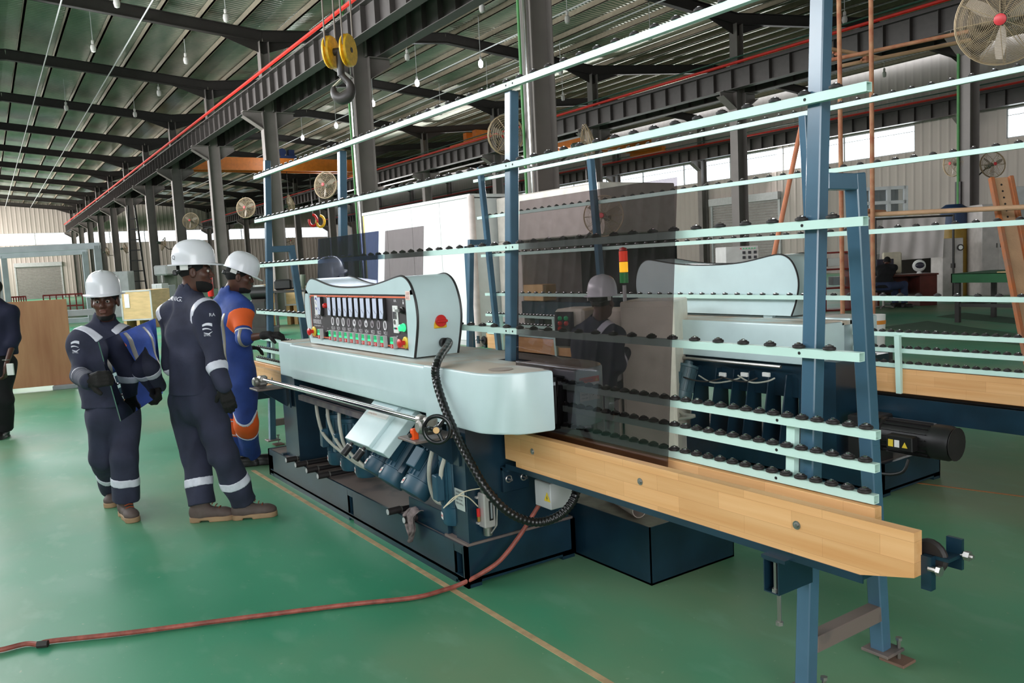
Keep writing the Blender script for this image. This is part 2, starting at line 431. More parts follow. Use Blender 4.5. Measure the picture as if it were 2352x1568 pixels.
mat('purlin', (152, 140, 122), 0.4, metal=0.5); mat('rafter', (44, 38, 36), 0.6)
for bi, (a, b_) in enumerate(bays):
    mid = (a+b_)/2
    for sgn in (-1, 1):
        for j in range(6):
            t = (j+0.35)/6.0; v = mid+sgn*t*(b_-a)/2; z = EAVE+RISE*(1-t)+0.53
            mb = MB(); mb.bx(UEND+.2, 8.4, v-.035, v+.035, z-.1, z+.1); mb.bx(UEND+.2, 8.4, v-.035, v+.05, z-.1, z-.085)
            hall(mb, 'purlin', 'purlin', ceil, smooth=False)
        if bi == 0 and sgn < 0: pass
    for u in UK:
        mb = MB()
        for sgn in (-1, 1):
            e = (a if sgn < 0 else b_)
            P = [(u, mid, EAVE+RISE), (u, e, EAVE)]
            for (dz, wv, hh) in ((0.02, .22, .025), (.41, .22, .025), (.21, .02, .38)):
                mb.bar((u, mid, EAVE+RISE+dz), (u, e, EAVE+dz), wv, hh)
            mb.prism([(0, 0), (1.6, 0.14), (0, -0.42)], (u-.01, e, EAVE+.03), (0, -sgn, 0), (0, 0, 1), (.02, 0, 0))
        hall(mb, 'rafter', 'rafter', ceil, smooth=False)
    for dv in (0.6, 1.2):      # tie rods and light conduit strung under the purlins
        mb = MB(); mb.tube([(UEND+1, mid+dv*4-1.2, EAVE+.33), (3, mid+dv*4-1.2, EAVE+.33)], 0.025, 6); hall(mb, 'conduit', 'light_grey', ceil)
# ---- columns and crane runways
CRZ = 8.05
def column(u, v, row):
    mb = MB(); f, d = 0.36, 0.5
    def hsec(z0, z1, dd=d):
        mb.bx(u-f/2, u+f/2, v-dd/2, v-dd/2+.02, z0, z1); mb.bx(u-f/2, u+f/2, v+dd/2-.02, v+dd/2, z0, z1); mb.bx(u-.008, u+.008, v-dd/2+.02, v+dd/2-.02, z0, z1)
    hsec(0.03, CRZ-.72); hsec(CRZ-.72, EAVE+.03, .34)
    for s in ((-1, 1) if row < 3 else (-1,)):
        mb.prism([(0, 0), (.68, 0), (.68, -.16), (.0, -.6)], (u-.01, v+s*(d/2-.01), CRZ-.74), (0, s, 0), (0, 0, 1), (.02, 0, 0))
        mb.bx(u-f/2, u+f/2, v+s*(d/2-.01), v+s*(d/2+.67), CRZ-.74, CRZ-.72)
        mb.bar((u, v+s*(d/2), CRZ-1.33), (u, v+s*(d/2+.67), CRZ-.90), f, .02)
    o = hall(mb, 'steel_column', 'column_paint', smooth=False)
    tag(o, ['', 'grey steel column with a crane bracket in the nearest row of columns', 'grey steel column of the row behind the second grinding machine', 'grey steel column against the wall with the high windows'][row], 'column', ['', 'near row of hall columns', 'middle row of hall columns', 'far row of hall columns'][row])
    b = MB(); b.bx(u-f/2-.08, u+f/2+.08, v-.34, v+.34, 0, .03); hall(b, 'base_plate', 'column_paint', o, smooth=False)
    return o
cols = {}
for row, v in ((1, V1), (2, V2), (3, V3)):
    for k, u in enumerate(UK): cols[(row, k-1)] = column(u, v, row)
def runway(v, label, side):
    mb = MB()
    mb.bx(UEND+.5, 3, v-.16, v+.16, CRZ-.72, CRZ-.70); mb.bx(UEND+.5, 3, v-.18, v+.18, CRZ-.03, CRZ); mb.bx(UEND+.5, 3, v-.008, v+.008, CRZ-.70, CRZ-.03)
    mb.bx(UEND+.5, 3, v-.035, v+.035, CRZ, CRZ+.12)
    o = hall(mb, 'crane_runway_beam', mat('runway', (74, 68, 66), 0.5, var=0.05), smooth=False); tag(o, label, 'crane beam')
    st = MB(); u = UEND+1
    while u < 2.5:
        st.bx(u-.006, u+.006, v-.15, v+.15, CRZ-.70, CRZ-.03); u += 0.85
    s = hall(st, 'stiffener_ribs', MATS['runway'], o, smooth=False); tag(s, kind='stuff')
    rp = MB(); rp.tube([(UEND+.5, v+side*.2, CRZ+.16), (3, v+side*.2, CRZ+.16)], .055, 6); hall(rp, 'power_rail', 'red_pipe', o); tag(rp and o.children[-1], 'red power rail')
    gp = MB(); gp.tube([(UEND+.5, v-side*.1, CRZ+.42), (3, v-side*.1, CRZ+.42)], .03, 6); hall(gp, 'walkway_pipe', mat('green_steel', (40, 84, 66), 0.5), o)
    return o
runway(V1-.62, 'long dark crane beam with red rail over the workers', -1)
runway(V1+.62, 'dark crane beam on the far side of the nearest columns', 1)
runway(V2-.62, 'dark crane beam behind the rusty scaffold pipes', -1)
runway(V2+.62, 'dark crane beam on the far side of the middle columns', 1)
runway(V3-.62, 'dark crane beam just above the high windows', -1)
# pipes fixed to the near columns
for k, dz in ((0, 0), (1, 0)):
    u, v = UK[k+1], V1
    for (nm, mt, du, dv, r) in (('green_conduit', 'green_pipe', -.20, -.30, .028), ('downpipe', 'chrome', .12, -.30, .04)):
        b = MB(); b.tube([(u+du*0.7, v+dv, 0.1), (u+du*0.7, v+dv, 9.6)], r, 8)
        hall(b, nm, mt, cols[(1, k)])
b = MB(); u, v = UK[1], V2; b.tube([(u-.12, v-.31, 0.9), (u-.12, v-.31, 8)], .04, 8); hall(b, 'green_conduit', 'green_pipe', cols[(2, 0)])
b = MB(); b.bx(u-.2, u-.04, v-.33, v-.25, 1.4, 3.2); hall(b, 'switch_box', 'dark_steel', cols[(2, 0)])
# ---- walls with window bands
def wave_wall():
    m = MATS['wall_panel']; N = m.node_tree.nodes; L = m.node_tree.links; b = N['Principled BSDF']
    tc = N.new('ShaderNodeTexCoord'); ad = N.new('ShaderNodeVectorMath'); ad.operation = 'MULTIPLY'; ad.inputs[1].default_value = (1, 1, 0); L.new(tc.outputs['Object'], ad.inputs[0])
    sp = N.new('ShaderNodeSeparateXYZ'); L.new(ad.outputs[0], sp.inputs[0]); su = N.new('ShaderNodeMath'); su.operation = 'ADD'; L.new(sp.outputs[0], su.inputs[0]); L.new(sp.outputs[1], su.inputs[1])
    mu = N.new('ShaderNodeMath'); mu.operation = 'MULTIPLY'; mu.inputs[1].default_value = 7.0; L.new(su.outputs[0], mu.inputs[0])
    si = N.new('ShaderNodeMath'); si.operation = 'SINE'; L.new(mu.outputs[0], si.inputs[0])
    po = N.new('ShaderNodeMath'); po.operation = 'POWER'; po.inputs[1].default_value = 8; L.new(si.outputs[0], po.inputs[0])
    bp = N.new('ShaderNodeBump'); bp.inputs['Strength'].default_value = 0.8; bp.inputs['Distance'].default_value = 0.04; L.new(po.outputs[0], bp.inputs['Height']); L.new(bp.outputs[0], b.inputs['Normal'])
wave_wall()
WZ0, WZ1 = 6.0, 7.35
mb = MB(); u = UEND
mb.bx(u-.2, u, -22, 40, 0, WZ0); mb.bx(u-.2, u, -22, 40, WZ1, 11.4)
hall(mb, 'wall_far', 'wall_panel', smooth=False)
wn = [0]
def window(p0, p1, fixed, axis):
    """one glazed light of the high window band"""
    wn[0] += 1
    fr = MB(); t = .05
    def bx(a, b, z0, z1, w=.06):
        if axis == 'v': fr.bx(fixed-.12, fixed-.12+w, a, b, z0, z1)
        else: fr.bx(a, b, fixed+.06, fixed+.06+w, z0, z1)
    bx(p0, p0+t, WZ0, WZ1); bx(p1-t, p1, WZ0, WZ1); bx(p0, p1, WZ0, WZ0+t); bx(p0, p1, WZ1-t, WZ1); bx(p0, p1, WZ1-.34, WZ1-.31)
    o = hall(fr, 'window_%d' % wn[0], 'light_grey', smooth=False)
    g = MB()
    if axis == 'v': g.bx(fixed-.1, fixed-.094, p0+t, p1-t, WZ0+t, WZ1-t)
    else: g.bx(p0+t, p1-t, fixed+.08, fixed+.086, WZ0+t, WZ1-t)
    hall(g, 'pane', 'window_glass', o, smooth=False)
    return o
v = -6.0
while v < 39: window(v, v+3.8, UEND, 'v'); v += 3.8
mb = MB(); mb.bx(-40, 8.6, -6.5, -6.3, 0, 5.0); mb.bx(-40, 8.6, -6.5, -6.3, 8.3, 11.0); mb.bx(UEND, -40, -6.5, -6.3, 0, 6.0); mb.bx(UEND, -40, -6.5, -6.3, 7.6, 11)
hall(mb, 'wall_left', 'wall_panel', smooth=False)
mb = MB(); mb.bx(8.6, 8.8, -6.5, -6.2, 0, 11); mb.bx(8.6, 8.8, .4, 40, 0, 11); mb.bx(8.6, 8.8, -6.2, .4, 6.2, 11)
hall(mb, 'wall_near', 'wall_panel', smooth=False)  # unseen end wall, added to block sky light from the near end
VW = V3+.35
mb = MB(); mb.bx(UEND, 6, VW, VW+.2, 0, WZ0); mb.bx(UEND, 6, VW, VW+.2, WZ1, 11)
gap = [(-107, -65.0), (-24.4, -20.0), (-4.4, 6)]
for a, b_ in gap: mb.bx(a, b_, VW, VW+.2, WZ0, WZ1)
wr = hall(mb, 'wall_right', 'wall_panel', smooth=False)
u = -65.0
while u < -24.5: window(u, min(u+4.06, -24.4), VW, 'u'); u += 4.06
u = -20.0
while u < -4.5: window(u, u+3.9, VW, 'u'); u += 3.9
# roller shutter doors
def shutter(u0, u1, v, z1, n, fixed=None):
    sl = MB(); z = 0; o = None
    fr = MB()
    if fixed is None:
        fr.bx(u0-.15, u0, v-.12, v, 0, z1+.1); fr.bx(u1, u1+.15, v-.12, v, 0, z1+.1); fr.bx(u0-.15, u1+.15, v-.3, v, z1, z1+.45)
    else:
        fr.bx(v, v+.12, u0-.15, u0, 0, z1+.1); fr.bx(v, v+.12, u1, u1+.15, 0, z1+.1); fr.bx(v, v+.3, u0-.15, u1+.15, z1, z1+.45)
    o = hall(fr, 'door_%d' % n, 'light_grey', smooth=False)
    k = int(z1/0.16)
    for i in range(k):
        s = MB()
        if fixed is None: s.bar((u0, v-.05, (i+.5)*z1/k), (u1, v-.05, (i+.5)*z1/k), .03, z1/k*.86)
        else: s.bar((v+.05, u0, (i+.5)*z1/k), (v+.05, u1, (i+.5)*z1/k), .03, z1/k*.86)
        hall(s, 'slat', 'shutter', o, smooth=False)
a = atb(1640, 520, v=VW); b_ = atb(1790, 500, v=VW)
shutter(a[0], b_[0], VW, 4.4, 1)
shutter(3.2, 7.6, UEND, 3.6, 2, fixed=1)
# ---- lamps hanging from the roof
def bulb(px, py, z, lit, label):
    p = atb(px, py, z=z); o = thing('hanging_bulb', b2w(*p), label, 'lamp', 'lit bulbs under the roof' if lit else 'unlit bulbs under the roof')
    q = V(*o.location)
    mids = [(x_+y_)/2 for x_, y_ in bays]; hv = [(y_-x_)/2 for x_, y_ in bays]; k_ = min(range(3), key=lambda i: abs(p[1]-mids[i]))
    zr = EAVE+RISE*(1-min(1, abs(p[1]-mids[k_])/hv[k_]))+.665
    a = MB(); a.tube([q+V(0, 0, .22), V(q[0], q[1], zr)], .012, 6); a.build('cord', 'light_grey', o)
    a = MB(); a.lathe([(.03, .12), (.05, .14), (.05, .24), (.02, .27)], q, n=10); a.build('socket', 'bulb_off', o)
    a = MB(); a.lathe([(0, -.16), (.07, -.13), (.095, -.02), (.08, .08), (.04, .12)], q, n=12)
    a.build('bulb', emis('bulb_lit', (240, 244, 255), 14) if lit else 'bulb_off', o)
    if lit:
        l = bpy.data.lights.new('bulb_light', 'POINT'); l.energy = 60; l.shadow_soft_size = .1; l.color = (.9, .95, 1); lo = bpy.data.objects.new('bulb_light', l); COL.objects.link(lo); lo.parent = o; lo.location = (0, 0, -.24)
for (x, y, t) in ((1104, 146, 'nearest the tall near column'), (958, 190, 'second from the tall near column'), (857, 237, 'just right of the crane hook column'), (772, 288, 'just left of the crane hook column'), (695, 316, 'over the orange bridge crane'), (634, 340, 'far left, upper of a close pair'), (634, 356, 'far left, lower of a close pair')): bulb(x, y, 9.25, True, 'lit white bulb under the dark roof, '+t)
for (x, y, t) in ((268, 6, 'at the top edge left of centre'), (519, 40, 'nearest the red crane rail'), (427, 138, 'on the second rafter by the crane beam'), (365, 213, 'on the third rafter by the crane beam'), (214, 110, 'between the first two rafters'), (310, 262, 'on the fourth rafter by the crane beam'), (152, 247, 'on the third rafter far from the crane beam')): bulb(x, y, 9.6, False, 'unlit bulb under the silvery left roof, '+t)
for (x, y, t) in ((1107, 18, 'at the top edge left of the tall column'), (935, 130, 'above the lit bulb nearest the hook'), (1303, 44, 'just right of the tall near column'), (1493, 85, 'above the top mint rail, right'), (1288, 165, 'right of the tall column below the rail'), (1940, 44, 'between the two scaffold uprights'), (1120, 214, 'left of the blue mid post'), (1012, 258, 'left of the fan seen edge on'), (1293, 224, 'over the fan turned away'), (2031, 170, 'right of the scaffold uprights')): bulb(x, y, 9.3, False, 'unlit bulb under the dark roof, '+t)
# ---- bridge cranes
def bridge(u, va, vb, label):
    o = thing('bridge_crane', b2w(u, (va+vb)/2, CRZ+.30), label, 'crane'); o.rotation_euler = (0, 0, TH)
    c = (va+vb)/2
    g = MB()
    for du in (-.55, .55): g.bx(du-.2, du+.2, va-c+.3, vb-c-.3, .12, .95)
    g.build('girder', 'crane_orange', o, local=True, smooth=False)
    for s, e in ((-1, va), (1, vb)):
        g = MB(); g.bx(-1.6, 1.6, e-c-.18, e-c+.18, .02, .32); g.build('end_carriage', 'crane_orange', o, local=True, smooth=False)
    g = MB(); g.bx(-.7, .7, 1.2, 2.3, .95, 1.15); g.tube([(-.5, 1.4, 1.4), (.5, 1.4, 1.4)], .26, 12); g.bx(-.3, .3, 1.9, 2.3, 1.15, 1.6); g.build('hoist_trolley', 'crane_blue', o, local=True)
    g = MB(); g.tube([(0, 1.75, .9), (0, 1.75, -1.9)], .02, 6); g.build('cable', 'dark_steel', o, local=True)
bridge(-57, V1+.62, V2-.62, 'orange bridge crane with blue hoist spanning behind the near columns')
bridge(-43, V2+.62, V3-.62, 'orange bridge crane in front of the high windows')
# ================================================================== glass edge grinders: roller racks
def rack_y(z): return 0.015+0.06*z          # front face of the leaning posts, local
def roller_mesh():
    mb = MB(); mb.lathe([(.0125, 0), (.021, .002), (.022, .006), (.021, .010), (.015, .012), (.014, .0155)], (0, 0, 0), n=12); mb.lathe([(.0075, .0155), (.0075, .0185), (.004, .0205)], (0, 0, 0), n=8)
    o = mb.build('roller', 'rubber'); o.data.materials.append(MATS['chrome'])
    for p in o.data.polygons:
        if p.center[2] > .0156: p.material_index = 1
    me = o.data; bpy.data.objects.remove(o); return me
ROLL = roller_mesh()
def roller_join(pts):
    v = np.zeros(len(ROLL.vertices)*3); ROLL.vertices.foreach_get('co', v); v = v.reshape(-1, 3); F = [tuple(p.vertices) for p in ROLL.polygons]
    mb = MB()
    for p in pts: mb.add(v+np.asarray(p), F)
    return mb
def add_rollers(rail, xs, y, z, parts_from, far):
    for x in xs:
        if parts_from[0] <= x <= parts_from[1]:
            o = bpy.data.objects.new('roller', ROLL); COL.objects.link(o); o.parent = rail; o.location = (x, y, z); o.rotation_euler = (0, 0, random.random()*6)
        else: far.append((x, y, z))
def rack(loc, rz, label, parts_from, back=False):
    R = thing('roller_rack', loc, label, 'roller rack', rz=rz); far = []
    t = .055
    def post(lx, z0, z1):
        mb = MB(); mb.bar((lx, rack_y(z0)+t/2, z0), (lx, rack_y(z1)+t/2, z1), t, t, up=(0, -1, 0.06), bev=.004)
        return mb.build('post', 'post_sheen_blue', R, local=True)
    for lx in (-2.91, 2.91):
        post(lx, .05, 2.62)
        mb = MB(); mb.bar((lx, .505, .05), (lx, .365, 1.845), t, t, up=(0, -1, 0), bev=.004); mb.build('rear_leg', 'post_sheen_blue', R, local=True)
        mb = MB(); mb.bx(lx-t/2+.001, lx+t/2-.001, rack_y(1.81)+t, .36, 1.786, 1.842, .003); mb.build('upper_brace', 'post_sheen_blue', R, local=True)
        mb = MB(); mb.bx(lx-t/2+.001, lx+t/2-.001, rack_y(.2)+t, .475, .175, .235, .003); mb.build('lower_brace', 'teal_dusty', R, local=True)
        for fy in (rack_y(0)+t/2, .508):
            f = MB(); f.bx(lx-.05, lx+.06, fy-.055, fy+.06, .042, .054, .002); fp = f.build('foot_plate', 'teal_dusty', R, local=True)
            f = MB(); f.tube([(lx+.045, fy+.045, .012), (lx+.045, fy+.045, .085)], .007, 8); f.lathe([(.013, .085), (.013, .096)], (lx+.045, fy+.045, 0), n=6); f.build('levelling_bolt', 'steel', fp, local=True)
            f = MB(); f.bx(lx-.01, lx+.09, fy-.0, fy+.085, 0, .012, .002); f.build('foot_pad', mat('brown_pad', (124, 96, 82), .7), fp, local=True)
        # adjusting box on the front of each leg
        bk = MB(); bk.hollow((lx+.005, -.135, .505), (lx+.005, rack_y(.5)-.0, .505), .062, .115, .004); bk.bx(lx-.03, lx+.065, -.14, rack_y(.55), .564, .576); b0 = bk.build('bracket_box', 'teal', R, local=True)
        f = MB()
        for bz0, bz1, by in ((.475, .582, -.12), (.355, .462, -.105)):
            f.tube([(lx+.012, by, bz0-.012), (lx+.012, by, bz1-.012)], .007, 8); f.lathe([(.0135, 0), (.0135, .012)], (lx+.012, by, bz0-.024), n=6)
        f.build('adjusting_bolts', 'steel', b0, local=True)
    post(1.07, .3, 2.47); post(-1.17, .3, 2.47)
    # four long leaning rails
    h = .030
    for z in (2.505, 2.10, 1.683, 1.252):
        y0 = rack_y(z)-h; yc = y0+h/2
        mb = MB(); mb.hollow((-3.14, yc, z-h/2), (1.128, yc, z-h/2), h, h, .0025); mb.hollow((1.131, yc, z-h/2), (3.12, yc, z-h/2), h, h, .0025)
        rail = mb.build('rail', 'rail_mint', R, local=True, ang=20)
        hb = MB()
        for hx in (-2.90, 1.10, 1.16, 2.895): hb.lathe([(.0055, 0), (.0055, .0012)], (hx, y0-.0010, z-h/2), axis=(0, 1, 0), n=10)
        hb.build('bolt_hole', 'matte_black', rail, local=True)
        xs = np.arange(-3.09, 3.10, .1195); add_rollers(rail, xs+.0, yc-.004, z, parts_from, far)
    # short close-set rails beside the conveyor
    for (xa, xb, sup) in ((1.45, 3.20, (1.9, 2.865)), (-3.1, -1.42, (-2.72, -1.75))):
        for z in (1.016, .912, .813):
            y0 = rack_y(z)-.028-.028; yc = y0+.014
            mb = MB(); mb.hollow((xa, yc, z-.014), (xb, yc, z-.014), .028, .028, .0022); rail = mb.build('rail', 'rail_mint', R, local=True, ang=20)
            hb = MB(); hb.lathe([(.0055, 0), (.0055, .0012)], (sup[1]-.035, y0-.001, z-.014), axis=(0, 1, 0), n=10); hb.build('bolt_hole', 'matte_black', rail, local=True)
            xs = np.arange(xa+.05, xb-.01, .0593); add_rollers(rail, xs, yc-.003, z, parts_from, far)
        for sx in sup:
            mb = MB(); mb.bar((sx, rack_y(.66)-.014, .62), (sx, rack_y(1.0)-.014, 1.0), .034, .027, up=(0, -1, .06)); mb.build('rail_support', 'rail_mint', R, local=True)
    if far:
        o = roller_join(far).build('rollers_far', 'rubber', R, local=True); tag(o, kind='stuff')
        o.data.materials.append(MATS['chrome'])
        for p in o.data.polygons:
            p.material_index = 1 if len(p.vertices) == 8 or p.area < 3.2e-5 else 0
    # wooden guide boards along the conveyor slot
    for (xa, xb, s) in ((1.30, 3.40, 1), (-3.40, -1.30, -1)):
        e = xb if s > 0 else xa; i = xa if s > 0 else xb
        out = [(i, .602), (i, .772), (e, .772), (e, .640), (e-s*.17, .598), (i+s*.1, .598)]
        out = [(i, .625), (i, .772), (e, .772), (e, .640), (e-s*.17, .600), (i+s*.09, .600), (i+s*.09, .625)]
        mb = MB(); mb.prism(out, (0, -.115, 0), (1, 0, 0), (0, 0, 1), (0, .040, 0)); pl = mb.build('front_board', 'beech', R, local=True, smooth=False)
        for k in range(3):
            x = i+s*(.235+.735*k); sc = MB(); sc.lathe([(.0145, 0), (.0145, .002), (.008, .002), (.008, .006), (.004, .007)], (x, -.115, .70), axis=(0, -1, 0), n=14); sc.build('screw', 'steel', pl, local=True)
        mb = MB(); mb.bx(i, e-s*.19, -.005, .034, .62, .778, .002); mb.build('rear_board', 'beech', R, local=True, smooth=False)
        mb = MB(); mb.bx(i+s*.01, e-s*.10, -.058, -.032, .70, .752); mb.build('conveyor_belt', mat('belt', (58, 36, 32), .8), R, local=True)
        mb = MB(); mb.bx(i+s*.0, e-s*.16, -.112, .06, .586, .600); mb.bx(i+s*.0, e-s*.16, -.118, -.112, .575, .600)
        if back: mb.bx(i, e, .034, .075, .46, .60)
        mb.build('support_angle', 'teal', R, local=True)
        # chain tensioner on the outer end
        T = MB(); T.bx(e, e+s*.03, -.08, -.055, .60, .70); T.bx(e+s*.03, e+s*.075, -.0, .012, .655, .745); T.bx(e, e+s*.07, -.06, .0, .69, .70)
        tn = T.build('tensioner', 'teal', R, local=True)
        T = MB(); T.lathe([(.045, -.012), (.052, -.004), (.052, .004), (.045, .012)], (e+s*.008, -.045, .69), axis=(0, 1, 0), n=18); T.build('sprocket', 'rubber', tn, local=True)
        T = MB(); T.tube([(e+s*.02, -.075, .665), (e+s*.055, -.075, .665)], .008, 8); T.lathe([(.015, 0), (.015, .012)], (e+s*.045, -.075, .665), axis=(s, 0, 0), n=6)
        T.tube([(e+s*.07, .006, .70), (e+s*.105, .006, .70)], .007, 8); T.lathe([(.014, 0), (.014, .016)], (e+s*.08, .006, .70), axis=(s, 0, 0), n=6); T.build('tension_bolts', 'steel', tn, local=True)
    return R
M1, M2 = V(-4.66, 2.31, 0), V(-4.72, 5.05, 0)
rack(M1, 0, 'near leaning roller rack with mint rails on dark blue posts and wooden boards', (-0.9, 3.2))
rack(M2, math.pi, 'far roller rack with mint rails seen from behind, past the near rack', (-3.2, -1.2), back=True)
# ================================================================== covers, control boxes and bases of the two grinders
def rounded_cover(x0, x1, y0, y1, z0, z1, r, n=7):
    """plan outline whose right end is rounded at both corners"""
    P = [(x0, y0)]
    for k in range(n+1):
        a = -math.pi/2+math.pi/2*k/n; P.append((x1-r+r*math.cos(a), y0+r+r*math.sin(a)))
    for k in range(n+1):
        a = math.pi/2*k/n; P.append((x1-r+r*math.cos(a), y1-r+r*math.sin(a)))
    P.append((x0, y1)); return P
def control_outline(w, h):
    """saddle shaped front of the control box, x from -w/2, z from 0"""
    P = [(-w/2+.02, 0), (w/2-.015, 0)]
    P += spline([V(w/2-.015, .0), V(w/2+.025, .12), V(w/2+.045, .22), V(w/2+.03, .32), V(w/2-.02, .405), V(w/2-.10, h), V(w/2-.2, h-.006)], 5)[1:]
    P += spline([V(w/2-.2, h-.006), V(w*.2, h-.045), V(0, h-.06), V(-w*.2, h-.05), V(-w/2+.2, h-.006)], 5)[1:]
    P += spline([V(-w/2+.2, h-.006), V(-w/2+.10, h), V(-w/2+.02, .405), V(-w/2-.03, .32), V(-w/2-.045, .22), V(-w/2-.02, .10), V(-w/2+.02, 0)], 5)[1:-1]
    return [(float(a), float(b)) for a, b in P]
def grinder_shell(R, front):
    """base frame, covers and control box, local to the grinder"""
    # base frame
    L0, L1, Y0, Y1 = -1.81, 1.25, -.34, .34
    b = MB(); b.bx(L0, L1, Y0, Y1, .03, .045); 
    for (x0, x1, y0, y1) in ((L0, L0+.03, Y0, Y1), (L1-.03, L1, Y0, Y1), (L0, L1, Y1-.03, Y1)): b.bx(x0, x1, y0, y1, .018, .21)
    # front wall with three pockets for the levelling bolts
    pk = [L0+.03, -.22, L1-.12]; xs = [L0]
    cut = [(p, p+.075) for p in pk]
    cur = L0
    for (a, c) in cut: b.bx(cur, a, Y0, Y0+.012, 0.0, .21); b.bx(a, c, Y0, Y0+.012, .165, .21); b.bx(a, c, Y0, Y0+.012, .018, .05); b.bx(a-.004, a, Y0, Y0+.09, .03, .2); b.bx(c, c+.004, Y0, Y0+.09, .03, .2); cur = c
    b.bx(cur, L1, Y0, Y0+.012, 0.0, .21)
    for (x, y) in ((L0+.05, Y0+.04), (L1-.05, Y0+.04), (L0+.05, Y1-.05), (L1-.05, Y1-.05)): b.bx(x-.05, x+.05, y-.04, y+.04, 0, .03)
    base = b.build('base_frame', 'teal', R, local=True)
    b = MB(); b.bx(L0+.005, L1-.005, Y0+.005, Y1-.005, .19, .207); b.build('base_top', 'teal_dusty', base, local=True, smooth=False)
    b = MB()
    for p in pk: b.tube([(p+.05, Y0+.045, .05), (p+.05, Y0+.045, .115)], .011, 8); b.lathe([(.018, .115), (.018, .13)], (p+.05, Y0+.045, 0), n=6)
    b.build('levelling_bolts', 'steel', base, local=True)
    # upright end stands
    b = MB(); b.bx(1.05, 1.235, -.30, .31, .207, .83); b.bx(1.12, 1.24, -.315, -.30, .207, .70); st = b.build('end_stand', 'teal', R, local=True)
    b = MB(); b.bx(1.02, 1.245, -.33, .33, .207, .222); b.build('stand_flange', 'teal_dusty', st, local=True)
    b = MB(); b.bx(-1.47, -1.18, -.30, .31, .207, .83); b.bx(-1.51, -1.47, -.33, .33, .207, .222); b.build('end_stand', 'teal', R, local=True)
    # central beam that carries the spindles
    b = MB(); b.bx(-1.2, 1.06, .02, .30, .56, .84); b.build('spindle_beam', 'teal', R, local=True)
    # covers
    def shell(out, z0, z1, name, topmat='mint_top', bev=.012):
        c = MB(); n = len(out); cx = sum(p[0] for p in out)/n; cy = sum(p[1] for p in out)/n
        def ring(ins, z):
            P = []
            for (x, y) in out:
                dx, dy = cx-x, cy-y; l = math.hypot(dx, dy)
                P.append((x+math.copysign(min(ins, abs(dx)), dx), y+math.copysign(min(ins, abs(dy)), dy), z))
            return P
        rings = [ring(bev, z0), ring(bev*.3, z0+bev*.3), ring(0, z0+bev), ring(0, z1-bev), ring(bev*.3, z1-bev*.3), ring(bev, z1)]
        vs = [p for r_ in rings for p in r_]; F = []
        for i in range(5):
            for k in range(n): k2 = (k+1) % n; F.append((i*n+k, i*n+k2, (i+1)*n+k2, (i+1)*n+k))
        F.append(tuple(range(n))[::-1]); F.append(tuple(range(5*n, 6*n)))
        c.add(vs, F); o = c.build(name, 'mint', R, local=True, ang=30)
        o.data.materials.append(MATS[topmat]); o.data.polygons[len(o.data.polygons)-1].material_index = 1
        return o
    shell([(-1.36, -.335), (-1.08, -.335), (-1.08, -.02), (-1.36, -.02)], .84, 1.092, 'front_cover_end')
    shell([(-1.08, -.352), (.98, -.352), (.98, -.02), (-1.08, -.02)], .835, 1.088, 'front_cover', bev=.022)
    r = .26; P = [(.955, -.36)]
    for k in range(9): a = -math.pi/2+math.pi/2*k/8*.86; P.append((1.42+(.24)*math.cos(a), -.36+r+r*math.sin(a)))
    P += [(1.668, -.075), (.955, -.075)]
    c1 = shell(P, .812, 1.094, 'front_end_cover')
    P = [(-1.36, .05), (1.668, .05)]
    for k in range(9): a = math.pi/2*.14+math.pi/2*.86*k/8; P.append((1.42+.24*math.cos(a), .36-r+r*math.sin(a)))
    P += [(-1.36, .36)]
    shell(P, .80, 1.075, 'rear_cover')
    b = MB(); b.bx(-1.36, 1.5, -.09, .07, 1.05, 1.078); b.build('slot_cover', 'mint_top', R, local=True, smooth=False)
    b = MB(); b.lathe([(.052, 0), (.058, .002), (.058, .003)], (1.45, -.215, 1.0945), n=22); b.build('cover_plug', mat('plug_grey', (164, 150, 140), .6), R, local=True)
    b = MB(); b.bx(.98, 1.17, .06, .16, 1.0745, 1.0765); b.build('post_opening', 'matte_black', R, local=True, smooth=False)
    # conveyor slot at the end: black belts in grey frames
    b = MB(); b.bx(1.50, 1.60, -.07, .045, .80, 1.045); sl = b.build('slot_liner', 'matte_black', R, local=True, smooth=False)
    for yy in (-.045, .018):
        b = MB(); b.bx(1.602, 1.612, yy-.027, yy+.027, .83, 1.03); b.build('belt_frame', 'dark_steel', sl, local=True, smooth=False)
        b = MB(); b.bx(1.612, 1.616, yy-.02, yy+.02, .83, 1.01); b.build('pad_belt', 'matte_black', sl, local=True, smooth=False)
        b = MB()
        for k in range(4): b.bx(1.613, 1.617, yy-.022+.0115*k, yy-.013+.0115*k, 1.012, 1.027)
        b.build('pad_teeth', 'grey_paint', sl, local=True, smooth=False)
    # control box
    W, Hh, xc, y0, y1, zb = 1.60, .445, -.14, -.25, .035, 1.098
    out = control_outline(W, Hh)
    cb = MB(); cb.prism(out, (xc, y0+.012, zb), (1, 0, 0), (0, 0, 1), (0, y1-y0-.024, 0)); box = cb.build('control_box', 'mint', R, local=True, ang=25)
